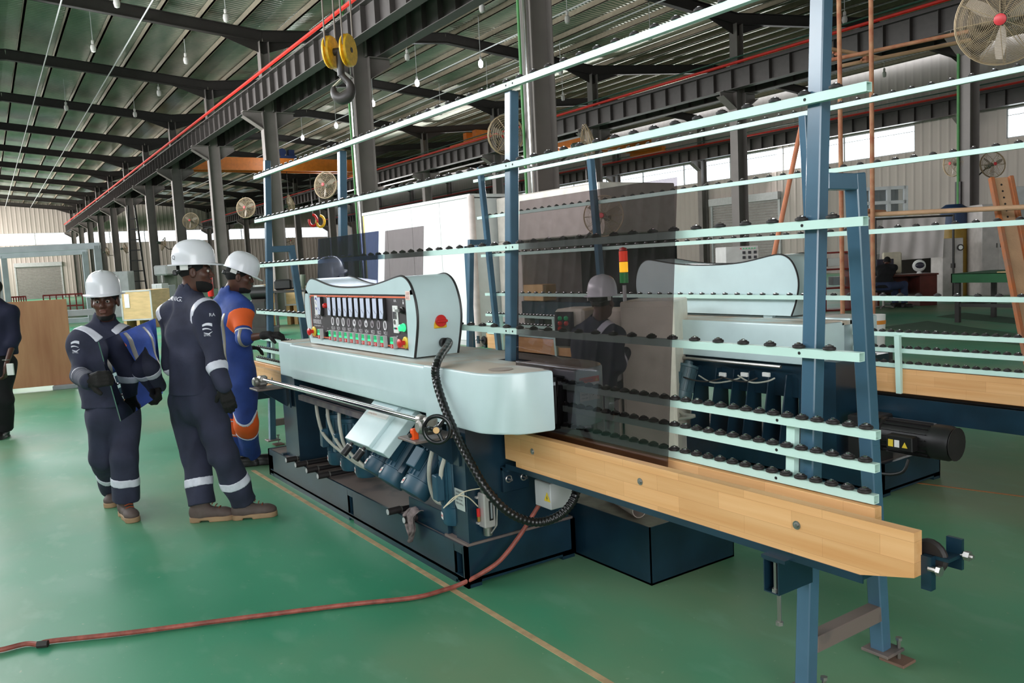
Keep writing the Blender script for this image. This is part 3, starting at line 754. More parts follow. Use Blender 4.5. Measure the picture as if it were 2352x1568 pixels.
    for yy, d in ((y0, .012), (y1-.012, .012)):
        f = MB()
        if yy == y0 and front:   # front plate with a window for the dials
            X0, X1, Z0, Z1 = -W/2+.045, W/2-.075, .035, .345
            inner = [(X0, Z0), (X1, Z0), (X1, Z1), (X0, Z1)]
            n = len(out); c = [(math.atan2(q-.2, p*.4)) for p, q in out]
            # bands around the window
            def clip(cond): return [q for q in out if cond(q)]
            import itertools
            top = sorted([q for q in out if q[1] > Z1], key=lambda q: q[0]); bot = [(-W/2+.02, 0), (W/2-.015, 0)]
            f.prism(top+[(top[-1][0], Z1), (top[0][0], Z1)][0:2], (xc, yy, zb), (1, 0, 0), (0, 0, 1), (0, d, 0))
            f.prism([(-W/2+.02, 0), (W/2-.015, 0), (W/2+.0, Z0), (-W/2+.0, Z0)], (xc, yy, zb), (1, 0, 0), (0, 0, 1), (0, d, 0))
            rs = sorted([q for q in out if q[0] > X1 and Z0 <= q[1] <= Z1+.03], key=lambda q: q[1]); ls = sorted([q for q in out if q[0] < X0 and Z0 <= q[1] <= Z1+.03], key=lambda q: q[1])
            f.prism([(X1, Z0)]+[(W/2+.0, Z0)]+rs+[(X1, Z1)], (xc, yy, zb), (1, 0, 0), (0, 0, 1), (0, d, 0))
            f.prism([(X0, Z1)]+ls[::-1]+[(-W/2, Z0), (X0, Z0)], (xc, yy, zb), (1, 0, 0), (0, 0, 1), (0, d, 0))
            f.build('front_plate', 'mint', box, local=True, ang=25)
        else:
            f.prism(out, (xc, yy, zb), (1, 0, 0), (0, 0, 1), (0, d, 0)); f.build('end_plate', 'mint', box, local=True, ang=25)
        # black edge trim
        pth = [V(xc+p, yy+d/2, zb+q) for p, q in out[1:]+[out[0]]]
        t = MB(); t.tube(pth, .007, 6); t.build('edge_trim', 'black_plastic', box, local=True)
    ft = MB()
    for fx in (-.55, .35):
        ft.bx(xc+fx-.04, xc+fx+.04, y0+.03, y0+.07, 1.08, 1.10); ft.bx(xc+fx-.04, xc+fx+.04, y1-.07, y1-.03, 1.07, 1.10)
    ft.build('box_feet', 'mint', box, local=True)
    return box, (W, Hh, xc, y0, y1, zb)
G1 = thing('glass_grinder', M1, 'near mint green glass edge grinding machine with dial control panel', 'machine')
box1, (W, Hh, XC, Y0, Y1, ZB) = grinder_shell(G1, True)
G2 = thing('glass_grinder', M2, 'far glass grinding machine seen from its plain back, behind the near rack', 'machine', rz=math.pi)
box2, _ = grinder_shell(G2, False)
# ------------------------------------------------------------------ control panel of the near machine (world coordinates)
PX = lambda px: px
px0, px1 = M1[0]+XC-W/2+.047, M1[0]+XC+W/2-.077
pz0, pz1 = ZB+.037, ZB+.343
pyy = M1[1]+Y0+.010
m = MB(); m.bx(px0, px1, pyy, pyy+.004, pz0, pz1); panel = m.build('dial_panel', 'panel_dark', box1)
# the panel is laid out by fractions of its width and height
PW, PH = px1-px0, pz1-pz0
def pp(fx, fz, dy=0.0): return V(px0+fx*PW, pyy-dy, pz0+fz*PH)
RIGHT, UP = V(1, 0, 0), V(0, 0, 1)
def persp(px, py): # photo pixel -> fraction on the panel
    q = at(px, py, y=pyy); return (q[0]-px0)/PW, (q[2]-pz0)/PH
m = MB()
for z in (.955, .035):
    m.bx(px0+.004, px1-.004, pyy-.0012, pyy, pz0+z*PH-.0045, pz0+z*PH+.0045)
m.bx(px0+.003, px0+.006, pyy-.001, pyy, pz0+.03*PH, pz0+.96*PH)
m.build('orange_stripe', mat('stripe_orange', (236, 112, 72), .5), panel, smooth=False)
m = MB(); arcs = MB()
for fx in (.005, .212, .452, .708):
    for z, sg in ((.955, -1), (.035, 1)):
        c = pp(fx, z); m.lathe([(.004, 0), (.004, .003), (.002, .004)], c, axis=(0, -1, 0), n=8)
        arcs.tube([c+V(.011*math.cos(t), -.001, sg*.012*math.sin(t)*1.4) for t in np.linspace(0, math.pi, 9)], .002, 5)
m.build('panel_screws', 'chrome', panel); arcs.build('orange_arcs', 'stripe_orange', panel)
NB = 10
xs = [persp(x, 700)[0] for x in (783.5, 797, 811.5, 827, 843, 859, 877, 895.5, 914, 934.5)]
xs = np.linspace(.262, .800, 10)
def meter(fx):
    c = pp(fx, .735); w, h = .026, .058
    b = MB(); b.bx(c[0]-.029, c[0]+.029, pyy-.020, pyy, c[2]-.064, c[2]+.062, .003); o = b.build('meter', 'black_plastic', panel)
    f = MB(); f.prism([(-w, -h), (w*.45, -h), (w, -h*.35), (w, h), (-w, h)], c-V(0, .022, 0), RIGHT, UP, (0, .002, 0)); f.build('meter_face', 'meter_face', o, smooth=False)
    n = MB(); n.bar(c+V(-.012, -.0226, -.010), c+V(.014, -.0226, -.032), .001, .0016); n.build('needle', 'print_dark', o)
for fx in list(xs)+[.140]: meter(fx)
# ring symbols and numbers
for i, fx in enumerate(xs):
    c = pp(fx, .415, .001); num = 10-i
    r = MB(); bright = num in (10, 9, 8, 1, 6, 4)
    r.tube([c+V(.0155*math.cos(t), 0, .0255*math.sin(t)*(.72 if num in (6, 5, 4, 3) else 1)) for t in np.linspace(0, 2*math.pi, 25)], .0045, 5, cap=False)
    if num in (6, 5): r.prism([(-.011, -.006), (.011, -.006), (0, -.034)], c, RIGHT, UP, (0, .001, 0))
    if num in (4, 3): r.prism([(-.011, .006), (.011, .006), (0, .034)], c, RIGHT, UP, (0, .001, 0))
    r.build('wheel_symbol', mat('print_white', (232, 226, 230), .5) if bright else mat('print_grey', (160, 150, 156), .5), panel)
    text_part('number_print', 'NO.%d' % num, pp(fx, .235), RIGHT, UP, .030, 'print_white', panel, align='CENTER', ext=.0012, sx=.72)
# push button blocks
def push(fx):
    c = pp(fx, .105+.0); b = MB(); b.bx(c[0]-.020, c[0]+.020, pyy-.028, pyy, c[2]-.030, c[2]+.036, .002); o = b.build('push_button', 'light_grey', panel)
    for z0, z1, mt in ((.010, .034, 'green_button'), (-.004, .009, 'green_lit'), (-.028, -.005, 'red')):
        q = MB(); q.bx(c[0]-.0165, c[0]+.0165, pyy-.031, pyy-.027, c[2]+z0, c[2]+z1, .001); q.build('button_face', mt, o)
    q = MB(); q.tube([c+V(.007*math.cos(t), -.0315, -.0165+.007*math.sin(t)) for t in np.linspace(0, 2*math.pi, 13)], .0012, 4, cap=False); q.build('off_ring', 'print_white', o)
for fx in list(xs)+[.128, .888]: push(fx)
def estop(fx, fz):
    c = pp(fx, fz); b = MB(); b.lathe([(.034, 0), (.034, .006), (.026, .012)], c, axis=(0, -1, 0), n=20); o = b.build('emergency_stop', 'yellow', panel)
    q = MB(); q.lathe([(.013, .012), (.013, .032), (.024, .034), (.026, .044), (.018, .050), (0, .052)], c, axis=(0, -1, 0), n=18); q.build('stop_knob', 'red', o)
estop(.028, .145); estop(.972, .13)
c = pp(.195, .745); b = MB(); b.lathe([(.017, 0), (.017, .012), (.013, .022), (0, .026)], c, axis=(0, -1, 0), n=16); b.build('red_lamp', 'red', panel)
c = pp(.193, .115); b = MB(); b.lathe([(.017, 0), (.017, .008)], c, axis=(0, -1, 0), n=16); b.bx(c[0]-.004, c[0]+.004, c[1]-.022, c[1]-.008, c[2]-.016, c[2]+.016); b.build('selector_switch', 'black_plastic', panel)
q = MB(); q.tube([c+V(.021*math.cos(t), -.001, .026*math.sin(t)) for t in np.linspace(.2, math.pi-.1, 9)], .002, 5); q.build('selector_arrow', 'print_white', panel)
c = pp(.962, .405); b = MB(); b.lathe([(.024, 0), (.024, .006), (.021, .008), (.019, .028), (.012, .032), (0, .033)], c, axis=(0, -1, 0), n=18); b.build('green_lamp', 'green_lit', panel)
c = pp(.965, .72); b = MB(); b.lathe([(.020, 0), (.020, .012), (.013, .014), (.013, .026)], c, axis=(0, -1, 0), n=14); ks = b.build('key_switch', 'black_plastic', panel)
b = MB(); b.bx(c[0]-.002, c[0]+.002, c[1]-.052, c[1]-.026, c[2]-.008, c[2]+.008); b.tube([c+V(-.004+.006*math.cos(t), -.05, -.030+.016*math.sin(t)) for t in np.linspace(0, 2*math.pi, 13)], .0014, 4, cap=False); b.lathe([(.012, 0), (.012, .003)], c+V(-.010, -.052, -.062), axis=(0, -1, 0), n=12); b.build('keys', 'steel', ks)
# inverter display plate
c = pp(.902, .545); b = MB(); b.bx(c[0]-.030, c[0]+.030, pyy-.008, pyy, c[2]-.078, c[2]+.078, .002); iv = b.build('inverter_keypad', 'white_label', panel)
b = MB(); b.bx(c[0]-.023, c[0]+.020, pyy-.0095, pyy-.008, c[2]+.002, c[2]+.044); b.build('inverter_display', 'print_dark', iv)
b = MB(); b.prism([(-.006, 0), (.006, 0), (0, .012)], c+V(-.002, -.0085, .058), RIGHT, UP, (0, .001, 0)); b.lathe([(.011, 0), (.011, .004)], c+V(-.006, -.008, -.018), axis=(0, -1, 0), n=12); b.build('inverter_marks', 'print_grey', iv)
for k, cm in enumerate(('green_button', 'crane_blue', 'crane_blue', 'red')):
    b = MB(); b.bx(c[0]-.022+.011*k, c[0]-.014+.011*k, pyy-.0095, pyy-.008, c[2]-.056, c[2]-.046); b.build('keypad_key', cm, iv)
b = MB(); b.bx(*(lambda c: (c[0]-.006, c[0]+.006, pyy-.001, pyy))(pp(.968, .87)), pp(0, .87)[2]-.012, pp(0, .87)[2]+.002)
b.tube([pp(.968, .872)+V(.004*math.cos(t), -.001, .004+.008*math.sin(t)) for t in np.linspace(0, math.pi, 7)], .0011, 4); b.build('lock_symbol', 'print_white', panel)
text_part('tap_print', 'Z', pp(.895, .185), RIGHT, UP, .024, 'print_white', panel, ext=.001); text_part('lamp_print', 'AA', pp(.888, .865), RIGHT, UP, .024, 'print_white', panel, ext=.001)
# maker's plate and model print at the left of the panel
c = pp(.072, .745); b = MB(); b.bx(c[0]-.027, c[0]+.027, pyy-.0015, pyy, c[2]-.066, c[2]+.066); lp = b.build('logo_plate', 'white_label', panel, smooth=False)
b = MB(); lb = mat('logo_blue', (92, 88, 176), .5)
b.prism([(-.016, .036), (-.010, .050), (.004, .055), (.018, .046), (.020, .026), (.008, .040)], c-V(0, .0016, 0), RIGHT, UP, (0, -.0006, 0))
b.prism([(-.016, .022), (-.012, .026), (.008, .004), (.004, .002)], c-V(0, .0016, 0), RIGHT, UP, (0, -.0006, 0))
b.prism([(-.014, -.020), (-.010, -.012), (0, -.024), (.010, -.014), (.013, -.020), (0, -.036)], c-V(0, .0016, 0), RIGHT, UP, (0, -.0006, 0)); b.build('logo', lb, lp, smooth=False)
text_part('model_print', 'ZM9325', pp(.072, .46), RIGHT, UP, .034, 'print_white', panel, align='CENTER', ext=.001, sx=.72)
text_part('model_name_print', '玻璃直线磨边机', pp(.072, .335), RIGHT, UP, .034, 'print_white', panel, align='CENTER', ext=.001, sx=.62)
text_part('model_caption_print', 'Glass Straight-Line Edging Machine', pp(.072, .27), RIGHT, UP, .0135, 'print_white', panel, align='CENTER', ext=.001, sx=.62)
b = MB(); cc = pp(.135, .245); b.tube([cc+V(.011*math.copysign(abs(math.cos(t))**.5, math.cos(t)), -.001, .011*math.copysign(abs(math.sin(t))**.5, math.sin(t))) for t in np.linspace(0, 2*math.pi, 21)], .0016, 4, cap=False)
for dx in (-.006, .008): b.lathe([(.004, 0), (.004, .001)], pp(.197, .245)+V(dx, -.001, 0), axis=(0, -1, 0), n=8)
b.lathe([(.010, 0), (.010, .001)], pp(.133, .47)+V(0, -.001, 0), axis=(0, -1, 0), n=12); b.build('panel_icons', 'print_grey', panel)
b = MB(); c = V(M1[0]+XC+W/2-.045, M1[1]+Y0-.001, ZB+.335); b.bx(c[0]-.025, c[0]+.028, c[1]-.001, c[1]+.001, c[2]-.02, c[2]+.03); sk = b.build('pink_sticker', mat('sticker_pink', (236, 214, 204), .6), box1, smooth=False)
text_part('sticker_print', '注意', c+V(-.018, -.001, .008), RIGHT, UP, .02, mat('print_red', (170, 90, 80), .6) and 'print_red', sk, ext=.001); text_part('sticker_print', '高压', c+V(-.018, -.001, -.014), RIGHT, UP, .02, 'print_red', sk, ext=.001)
# main switch and hose socket on the box end
xe = M1[0]+XC+W/2+.034
def on_end(y, z): return V(xe+(.0 if z < 1.3 else -.004), M1[1]+y, z)
c = on_end(-.105, 1.29); A = ((0, 1, 0), (-.12, 0, 1), (1, 0, .12))
b = MB(); b.box(c, (.078, .078, .016), .004, A); ms = b.build('main_switch', 'amber_yellow', box1)
b = MB(); b.lathe([(.033, .006), (.033, .022), (.030, .026)], c, axis=(1, 0, .1), n=22); b.box(c+V(.034, 0, 0), (.058, .014, .022), .003, A); b.build('switch_knob', 'red', ms)
# ------------------------------------------------------------------ corrugated black hose from box end down to the base
hp = [on_end(-.085, 1.168)+V(-.02, 0, 0), on_end(-.085, 1.17)+V(.055, 0, 0)]
for (px, py, X) in ((1031, 812, None), (1000, 840, None), (1004, 900, None), (1035, 985, None), (1080, 1075, None), (1125, 1140, None), (1190, 1188, None), (1250, 1198, None), (1300, 1170, None), (1325, 1130, None)):
    pass
hose_px = [(1029, 806, 2.10), (1004, 832, 1.945), (1002, 872, 1.92), (1022, 938, 1.90), (1050, 1002, 1.90), (1082, 1065, 1.90), (1122, 1130, 1.93), (1175, 1180, 2.02), (1235, 1199, 2.14), (1290, 1180, 2.24), (1322, 1135, 2.31), (1318, 1085, 2.36)]
pts = hp+[at(x, y, y=Y) for x, y, Y in hose_px[1:]]
sp = spline(pts, 26); rad = [(.0215 if (i % 4) < 2 else .0190) for i in range(len(sp))]
b = MB(); b.tube(sp, rad, 14); o = b.build('corrugated_hose', mat('hose_black', (22, 21, 22), .28), G1, ang=60)
b = MB(); b.lathe([(.027, -.01), (.027, .012), (.022, .016)], on_end(-.085, 1.168), axis=(1, 0, 0), n=18); b.build('hose_socket', 'black_plastic', box1)
# warning labels on the rounded end covers
def warn(o_, right, up, flip):
    nn = np.cross(nrm(right), nrm(up)); w_, h_ = .125, .112
    b = MB(); b.prism([(0, 0), (w_, 0), (w_, h_), (0, h_)], o_, nrm(right), nrm(up), nn*.0012); lab = b.build('warning_label', 'white_label', G1, smooth=False)
    b = MB(); b.prism([(0, .085), (w_, .085), (w_, h_), (0, h_)], o_+nn*.0012, nrm(right), nrm(up), nn*.0006); b.build('orange_header', 'orange', lab, smooth=False)
    ox = .066 if flip else .004
    mx = lambda x: (.055-x if flip else x)
    b = MB()
    for cx, cz, rr in ((.022, .052, .011), (.044, .043, .014)):
        b.tube([o_+nn*.002+nrm(right)*(ox+mx(cx)+rr*math.cos(t))+nrm(up)*(cz+rr*math.sin(t)) for t in np.linspace(0, 2*math.pi, 19)], .0014, 4, cap=False)
    q = [(.006, .012), (.008, .030), (.020, .038), (.034, .034), (.042, .020), (.030, .026), (.016, .027)]
    b.prism([(ox+mx(a_), c_) for a_, c_ in q], o_+nn*.0013, nrm(right), nrm(up), nn*.0006)
    b.prism([(ox+mx(a_), c_) for a_, c_ in [(.028, .038), (.036, .036), (.038, .072), (.030, .070)]], o_+nn*.0013, nrm(right), nrm(up), nn*.0006)
    b.build('hand_pictogram', 'print_dark', lab, smooth=False)
    b = MB(); tx = .008 if not flip else .100; b.prism([(tx, .088), (tx+.018, .088), (tx+.009, .104)], o_+nn*.0020, nrm(right), nrm(up), nn*.0004); b.build('warning_triangle', 'yellow', lab, smooth=False)
    tx = .034 if not flip else .006
    text_part('header_print', '警告 WARNING', o_+nrm(right)*tx+nrm(up)*.092, right, up, .015, 'print_dark', lab, ext=.003, sx=.75)
    tx = .094 if not flip else .030
    for k, (s_, z_, sz) in enumerate((('卷入危险', .066, .013), ('请保持安全距离', .047, .0085), ('ROLLING', .028, .011), ('Keep clear', .011, .011))):
        text_part('label_print', s_, o_+nrm(right)*tx+nrm(up)*z_, right, up, sz, 'print_dark', lab, align='CENTER', ext=.002, sx=.85)
    b = MB(); dx = .064 if not flip else .062; b.prism([(dx, .002), (dx+.001, .002), (dx+.001, .084), (dx, .084)], o_+nn*.0012, nrm(right), nrm(up), nn*.0004); b.build('divider', 'print_grey', lab, smooth=False)
a0 = M1+V(1.598, -.255, .925); warn(a0+V(.0, 0, 0), V(.40, .92, 0), UP, False)
a1 = M1+V(1.672, .075, .925); warn(a1, V(-.06, 1, 0), UP, True)
# ================================================================== works on the front of the near grinder
gp = G1
# polished shaft with two gear heads, handwheel and orange counter
sa, sb = at(604, 872, y=1.82), at(972, 967, y=1.82)
b = MB(); b.tube([sa, sb], .0155, 16); b.build('polished_shaft', 'chrome', gp)
def gearhead(c, s):
    g = MB(); g.box(c+V(0, .01, -.012), (.05, .07, .075), .012); g.lathe([(.026, -.035*s), (.026, .0), (.022, .004*s)], c+V(s*.052, 0, .004), axis=(s, 0, 0), n=16); g.lathe([(.034, 0), (.034, .02), (.024, .03)], c+V(0, -.03, -.015), axis=(0, -1, 0), n=16)
    o = g.build('gear_head', 'cast_alu', gp)
    g = MB()
    for k in range(5): g.bx(c[0]-.02+.009*k, c[0]-.016+.009*k, c[1]-.028, c[1]+.03, c[2]-.056, c[2]-.035)
    g.build('gear_fins', 'dark_steel', o)
    return o
gearhead(sa+V(-.05, 0, 0), 1); gh = gearhead(sb+V(.05, 0, 0), -1)
hw = at(1004, 986, y=1.765)
b = MB()
ax = nrm(V(.75, -.66, .0)); u_ = nrm(np.cross(V(0, 0, 1), ax)); v_ = V(0, 0, 1); Rw = .062
b.tube([hw+Rw*(math.cos(t)*u_+math.sin(t)*v_) for t in np.linspace(0, 2*math.pi, 33)], .0095, 10, cap=False)
b.lathe([(.019, -.02), (.021, 0), (.018, .016), (.014, .018)], hw, axis=ax, n=16)
for t in (.9, 3.0, 5.1): b.tube([hw, hw+Rw*(math.cos(t)*u_+math.sin(t)*v_)], [.011, .008], 8)
wheel = b.build('handwheel', mat('wheel_black', (18, 18, 20), .3), gp)
b = MB(); b.lathe([(.015, 0), (.015, .002)], hw+ax*.0185, axis=ax, n=18); b.build('hub_cap', mat('hub_tan', (232, 186, 132), .5), wheel)
gk = hw+Rw*.62*(math.cos(2.85)*u_+math.sin(2.85)*v_)
b = MB(); b.tube([gk+ax*.004, gk+ax*.05], [.008, .0105], 10); b.build('crank_grip', 'wheel_black', wheel)
oc = at(952, 997, y=1.79)
b = MB(); b.box(oc, (.034, .034, .058), .006); cn = b.build('position_counter', 'orange', gp)
b = MB(); b.lathe([(.011, 0), (.011, .010), (.007, .012)], oc+V(-.006, -.017, -.004), axis=(0, -1, 0), n=14); b.build('counter_knob', 'dark_steel', cn)
# brackets that carry shaft ends
for (pxm, s) in ((1.10, 1), (-1.34, -1)):
    X = M1[0]+pxm; zb = .765
    b = MB(); b.bx(X-.09, X+.10, 1.755, 1.995, zb-.012, zb, .002); br = b.build('shaft_bracket', 'teal_dusty', gp)
    b = MB(); b.prism([(0, 0), (.20, 0), (.20, -.15)], (X+.03, 1.79, zb-.012), (0, 1, 0), (0, 0, 1), (.008, 0, 0)); b.bx(X-.01, X+.1, 1.985, 1.998, zb-.16, zb-.012); b.build('bracket_gusset', 'teal', br)
# dirty drip tray behind shaft
b = MB(); b.prism([(0, 0), (.05, -.07), (.06, -.07), (.012, .004)], (-5.62, 1.965, .80), (0, 1, 0), (0, 0, 1), (1.55, 0, 0)); b.bx(-5.62, -4.07, 1.955, 1.985, .70, .735)
b.build('drip_tray', mat('tray_dirty', (112, 100, 100), .6, c2=(78, 70, 82), scale=12), gp)
# tilted mint spindle housing with two black knobs
tl, tr, bl, brr = V(-4.455, 2.02, .838), V(-3.97, 2.02, .838), V(-4.455, 1.805, .628), V(-3.97, 1.805, .628)
dn = nrm(bl-tl); up_ = nrm(np.cross(V(1, 0, 0), -dn)); up_ = up_ if up_[2] > 0 else -up_
b = MB(); Ls = np.linalg.norm(bl-tl)
b.box((tl+bl)/2+V(.165, 0, 0)-up_*.03, (.33, Ls, .06), .003, (V(1, 0, 0), -dn, up_)); b.box((tl+bl)/2+V(.405, 0, 0)-up_*.045, (.15, Ls, .05), .003, (V(1, 0, 0), -dn, up_)); b.box((tl+bl)/2+V(.35, 0, 0)-up_*.04, (.05, Ls, .03), .003, (V(1, 0, 0), -dn, up_))
th_ = b.build('spindle_housing', 'mint', gp)
b = MB(); b.box((tl*.72+bl*.28)+V(.17, 0, 0)+up_*.0008, (.26, .075, .0012), 0, (V(1, 0, 0), -dn, up_)); b.build('housing_label', 'white_label', th_, smooth=False)
for k in range(4):
    text_part('housing_print', ['Important: clean the wheel and', 'check the coolant each shift.', 'Do not adjust while the machine', 'is running. Stop first.'][k], (tl*.72+bl*.28)+V(.05, 0, 0)+up_*.0015+dn*(-.022+.016*k), V(1, 0, 0), -dn, .014, mat('print_pale_red', (206, 140, 110), .6) and 'print_pale_red', th_, ext=.0008)
for xx in (.05, .22):
    b = MB(); c = bl+V(xx, 0, 0)-up_*.035; b.tube([c, c+dn*.025], .011, 10); b.tube([c+dn*.02, c+dn*.085], .021, 14); kb = b.build('feed_knob', 'black_plastic', th_)
    b = MB(); b.lathe([(.0215, .018), (.0215, .024)], c, axis=dn, n=14); b.build('scale_ring', 'steel', kb)
def motor(p0, ax, r, L, par, mt='motor_blue', cap=True, box=None, arrow=True, name='spindle_motor'):
    """finned electric motor from its fan end p0 along ax"""
    p0 = np.asarray(p0, float); ax = nrm(ax)
    b = MB(); b.lathe([(r*.35, -.004), (r*.9, 0), (r*1.02, r*.25), (r*1.02, L*.25), (r*.93, L*.26), (r*.93, L*.92), (r*1.03, L*.93), (r*1.03, L), (r*.4, L), (r*.4, L*1.12)], p0, axis=ax, n=22)
    o = b.build(name, mt, par)
    u = V(0, 0, 1) if abs(ax[2]) < .9 else V(1, 0, 0); u = nrm(u-ax*(u@ax)); v = np.cross(ax, u)
    b = MB()
    for k in range(18):
        t = 2*math.pi*k/18; d = math.cos(t)*u+math.sin(t)*v; b.box(p0+ax*L*.59+d*r*.98, (L*.62, r*.12, .004), 0, (ax, d, np.cross(ax, d)))
    f = b.build('cooling_fins', mt, o); tag(f, kind='stuff')
    if box is not None:
        d = nrm(np.asarray(box, float)-ax*(np.asarray(box, float)@ax)); b = MB(); b.box(p0+ax*L*.55+d*r*1.25, (L*.36, r*.62, r*.85), .004, (ax, d, np.cross(ax, d))); b.build('terminal_box', mt, o)
    if arrow:
        d = nrm(V(-.2, -.8, .5)-ax*(V(-.2, -.8, .5)@ax)); s = np.cross(d, ax); c = p0+ax*L*.13+d*r*1.03
        b = MB(); b.box(c, (.034, .034, .001), 0, (s, ax, d)); st = b.build('arrow_sticker', 'white_label', o, smooth=False)
        b = MB(); sg = 1 if s[0] > 0 else -1; b.prism([(-.012, -.003), (0, -.003), (0, -.009), (.013, 0), (0, .009), (0, .003), (-.012, .003)], c+d*.0008, s*sg, np.cross(d, s*sg), d*.0004); b.build('red_arrow', 'red', st, smooth=False)
    return o
tax = nrm(V(0, .22, .26))
motor((-3.83, 1.905, .40), tax, .083, .31, gp, box=(.2, -.7, .5)); motor((-4.10, 1.905, .405), tax, .083, .31, gp, box=(.2, -.7, .5)); motor((-4.33, 1.92, .415), tax, .08, .30, gp)
b = MB(); b.box((-3.96, 1.985, .585), (.05, .24, .012), 0, (V(1, 0, 0), tax, np.cross(V(1, 0, 0), tax))); b.bx(-4.05, -3.62, 1.99, 2.2, .207, .33, .003); b.build('motor_mount', 'teal', gp)
for x in (-5.20, -4.98, -4.75): motor((x, 2.06, .30), (0, .02, 1), .075, .34, gp, box=(-.1, -1, 0))
motor((-3.60, 2.03, .28), (0, 0, 1), .07, .36, gp, box=(-.1, -1, .0))
# grey cable hoses
def cable(pts, r, m, par, name='cable_hose', n=8): 
    b = MB(); b.tube(pts, r, n, smooth=8); return b.build(name, m, par)
H = lambda *L: [at(x, y, y=Y) for x, y, Y in L]
cable(H((726, 925, 2.0), (731, 960, 1.97), (745, 1000, 1.95), (785, 1038, 1.95), (830, 1070, 1.98), (872, 1084, 2.05)), .0115, 'gray_hose', gp)
cable(H((752, 938, 2.0), (756, 970, 1.97), (775, 1015, 1.95), (812, 1055, 1.96), (868, 1088, 2.03)), .0115, 'gray_hose', gp)
cable(H((779, 948, 1.99), (781, 980, 1.96), (793, 1025, 1.94), (830, 1065, 1.94), (880, 1098, 1.96), (930, 1123, 1.99), (985, 1134, 2.05)), .0115, 'gray_hose', gp)
cable(H((994, 1032, 1.97), (986, 1070, 1.95), (988, 1115, 1.96), (1003, 1150, 1.98), (1040, 1160, 2.05)), .0115, 'gray_hose', gp)
cable(H((1022, 1050, 1.97), (1013, 1085, 1.95), (1016, 1125, 1.96), (1035, 1160, 2.02)), .0115, 'gray_hose', gp)
# rods lying across the base
for x in (-5.87, -5.67, -5.45, -5.24, -4.17, -3.97):
    b = MB(); b.tube([(x, 2.0, .226), (x+.01, 2.42, .226)], .0165, 12); rd = b.build('adjusting_rod', 'black_plastic', gp)
    b = MB(); b.tube([(x, 1.915, .228), (x, 1.99, .228)], .0205, 14); b.build('rod_grip', 'rubber', rd)
    b = MB(); b.lathe([(.0165, 0), (.0165, .002)], (x, 1.9145, .228), axis=(0, -1, 0), n=14); b.build('rod_cap', 'light_grey', rd)
    b = MB(); b.lathe([(.0205, 0), (.0205, .008)], (x, 1.992, .228), axis=(0, 1, 0), n=14); b.build('scale_ring', 'steel', rd)
# oil pump, name plate, clear tubes on the end stand
pc = V(-3.385, 2.085, .385)
b = MB(); b.box(pc, (.062, .066, .175), .006); pump = b.build('oil_pump', mat('pump_silver', (198, 192, 190), .35, metal=.4), gp)
b = MB(); b.lathe([(.029, 0), (.029, .016), (.024, .022), (.008, .024)], pc+V(0, 0, .088), n=20); b.build('pump_cap', 'steel', pump)
b = MB(); b.lathe([(.022, -.042), (.024, 0)], pc+V(0, 0, -.088), n=16); b.build('pump_bottom', 'steel', pump)
b = MB(); b.box(pc+V(.032, .005, .0), (.004, .024, .10), .002); sg = b.build('sight_frame', 'black_plastic', pump)
b = MB(); b.box(pc+V(.035, .005, .0), (.003, .009, .08), 0); b.build('sight_glass', 'grey_paint', sg)
b = MB(); b.tube([pc+V(.042, .03, .08), pc+V(.046, .033, .03)], .009, 10); b.build('lever_grip', 'black_plastic', pump); b = MB(); b.tube([pc+V(.046, .033, .03), pc+V(.045, .025, -.075), pc+V(.03, .0, -.115)], .004, 8); b.build('pump_lever', 'steel', pump)
b = MB(); b.tube([pc+V(-.012, -.042, .01), pc+V(-.012, -.042, -.03)], .009, 10); b.build('red_valve', 'red', pump); b = MB(); b.tube([pc+V(-.012, -.042, -.03), pc+V(-.012, -.042, -.055)], .008, 10); b.build('brass_valve', mat('brass', (176, 140, 70), .4, metal=.7), pump)
b = MB()
for dz in (.06, -.07): b.box(pc+V(-.035, -.02, dz), (.03, .045, .012), .003)
b.build('pump_lugs', 'pump_silver', pump)
cable([pc+V(0, -.01, .11), pc+V(-.04, -.10, .10), pc+V(-.07, -.16, .055), pc+V(-.09, -.19, .03)], .003, 'cream_tube', gp, 'clear_tube', 6)
cable([pc+V(-.012, -.042, .02), pc+V(-.03, -.09, .075), pc+V(-.06, -.14, .08), pc+V(-.095, -.19, .025)], .003, 'cream_tube', gp, 'clear_tube', 6)
b = MB(); q0 = V(-3.53, 1.992, .38); b.prism([(0, .02), (.02, 0), (.095, 0), (.095, .105), (0, .105)], q0, V(1, 0, 0), V(0, 0, 1), (0, -.0015, 0)); npl = b.build('name_plate', mat('plate_silver', (198, 202, 198), .35, metal=.3), gp, smooth=False)
for k, s_ in enumerate(('玻璃磨边机', '型号 ZM9325', '功率 20 kW', '重量 2500 kg')): text_part('plate_print', s_, q0+V(.012, -.0016, .085-.019*k), V(1, 0, 0), V(0, 0, 1), .0125, 'print_dark', npl, ext=.0008)
# knob bracket and tension knobs on the end stand
b = MB(); b.bx(-3.425, -3.40, 2.20, 2.36, .44, .57, .003); b.bx(-3.42, -3.36, 2.20, 2.26, .555, .575); kn = b.build('knob_bracket', 'teal', gp)
for y, z in ((2.233, .507), (2.325, .500)):
    b = MB(); b.tube([V(-3.398, y, z)+V(0, .017*math.cos(t), .017*math.sin(t)) for t in np.linspace(0, 2*math.pi, 17)], .0035, 6, cap=False); b.tube([(-3.40, y, z), (-3.37, y, z)], .006, 8); b.build('tension_knob', 'steel', kn)
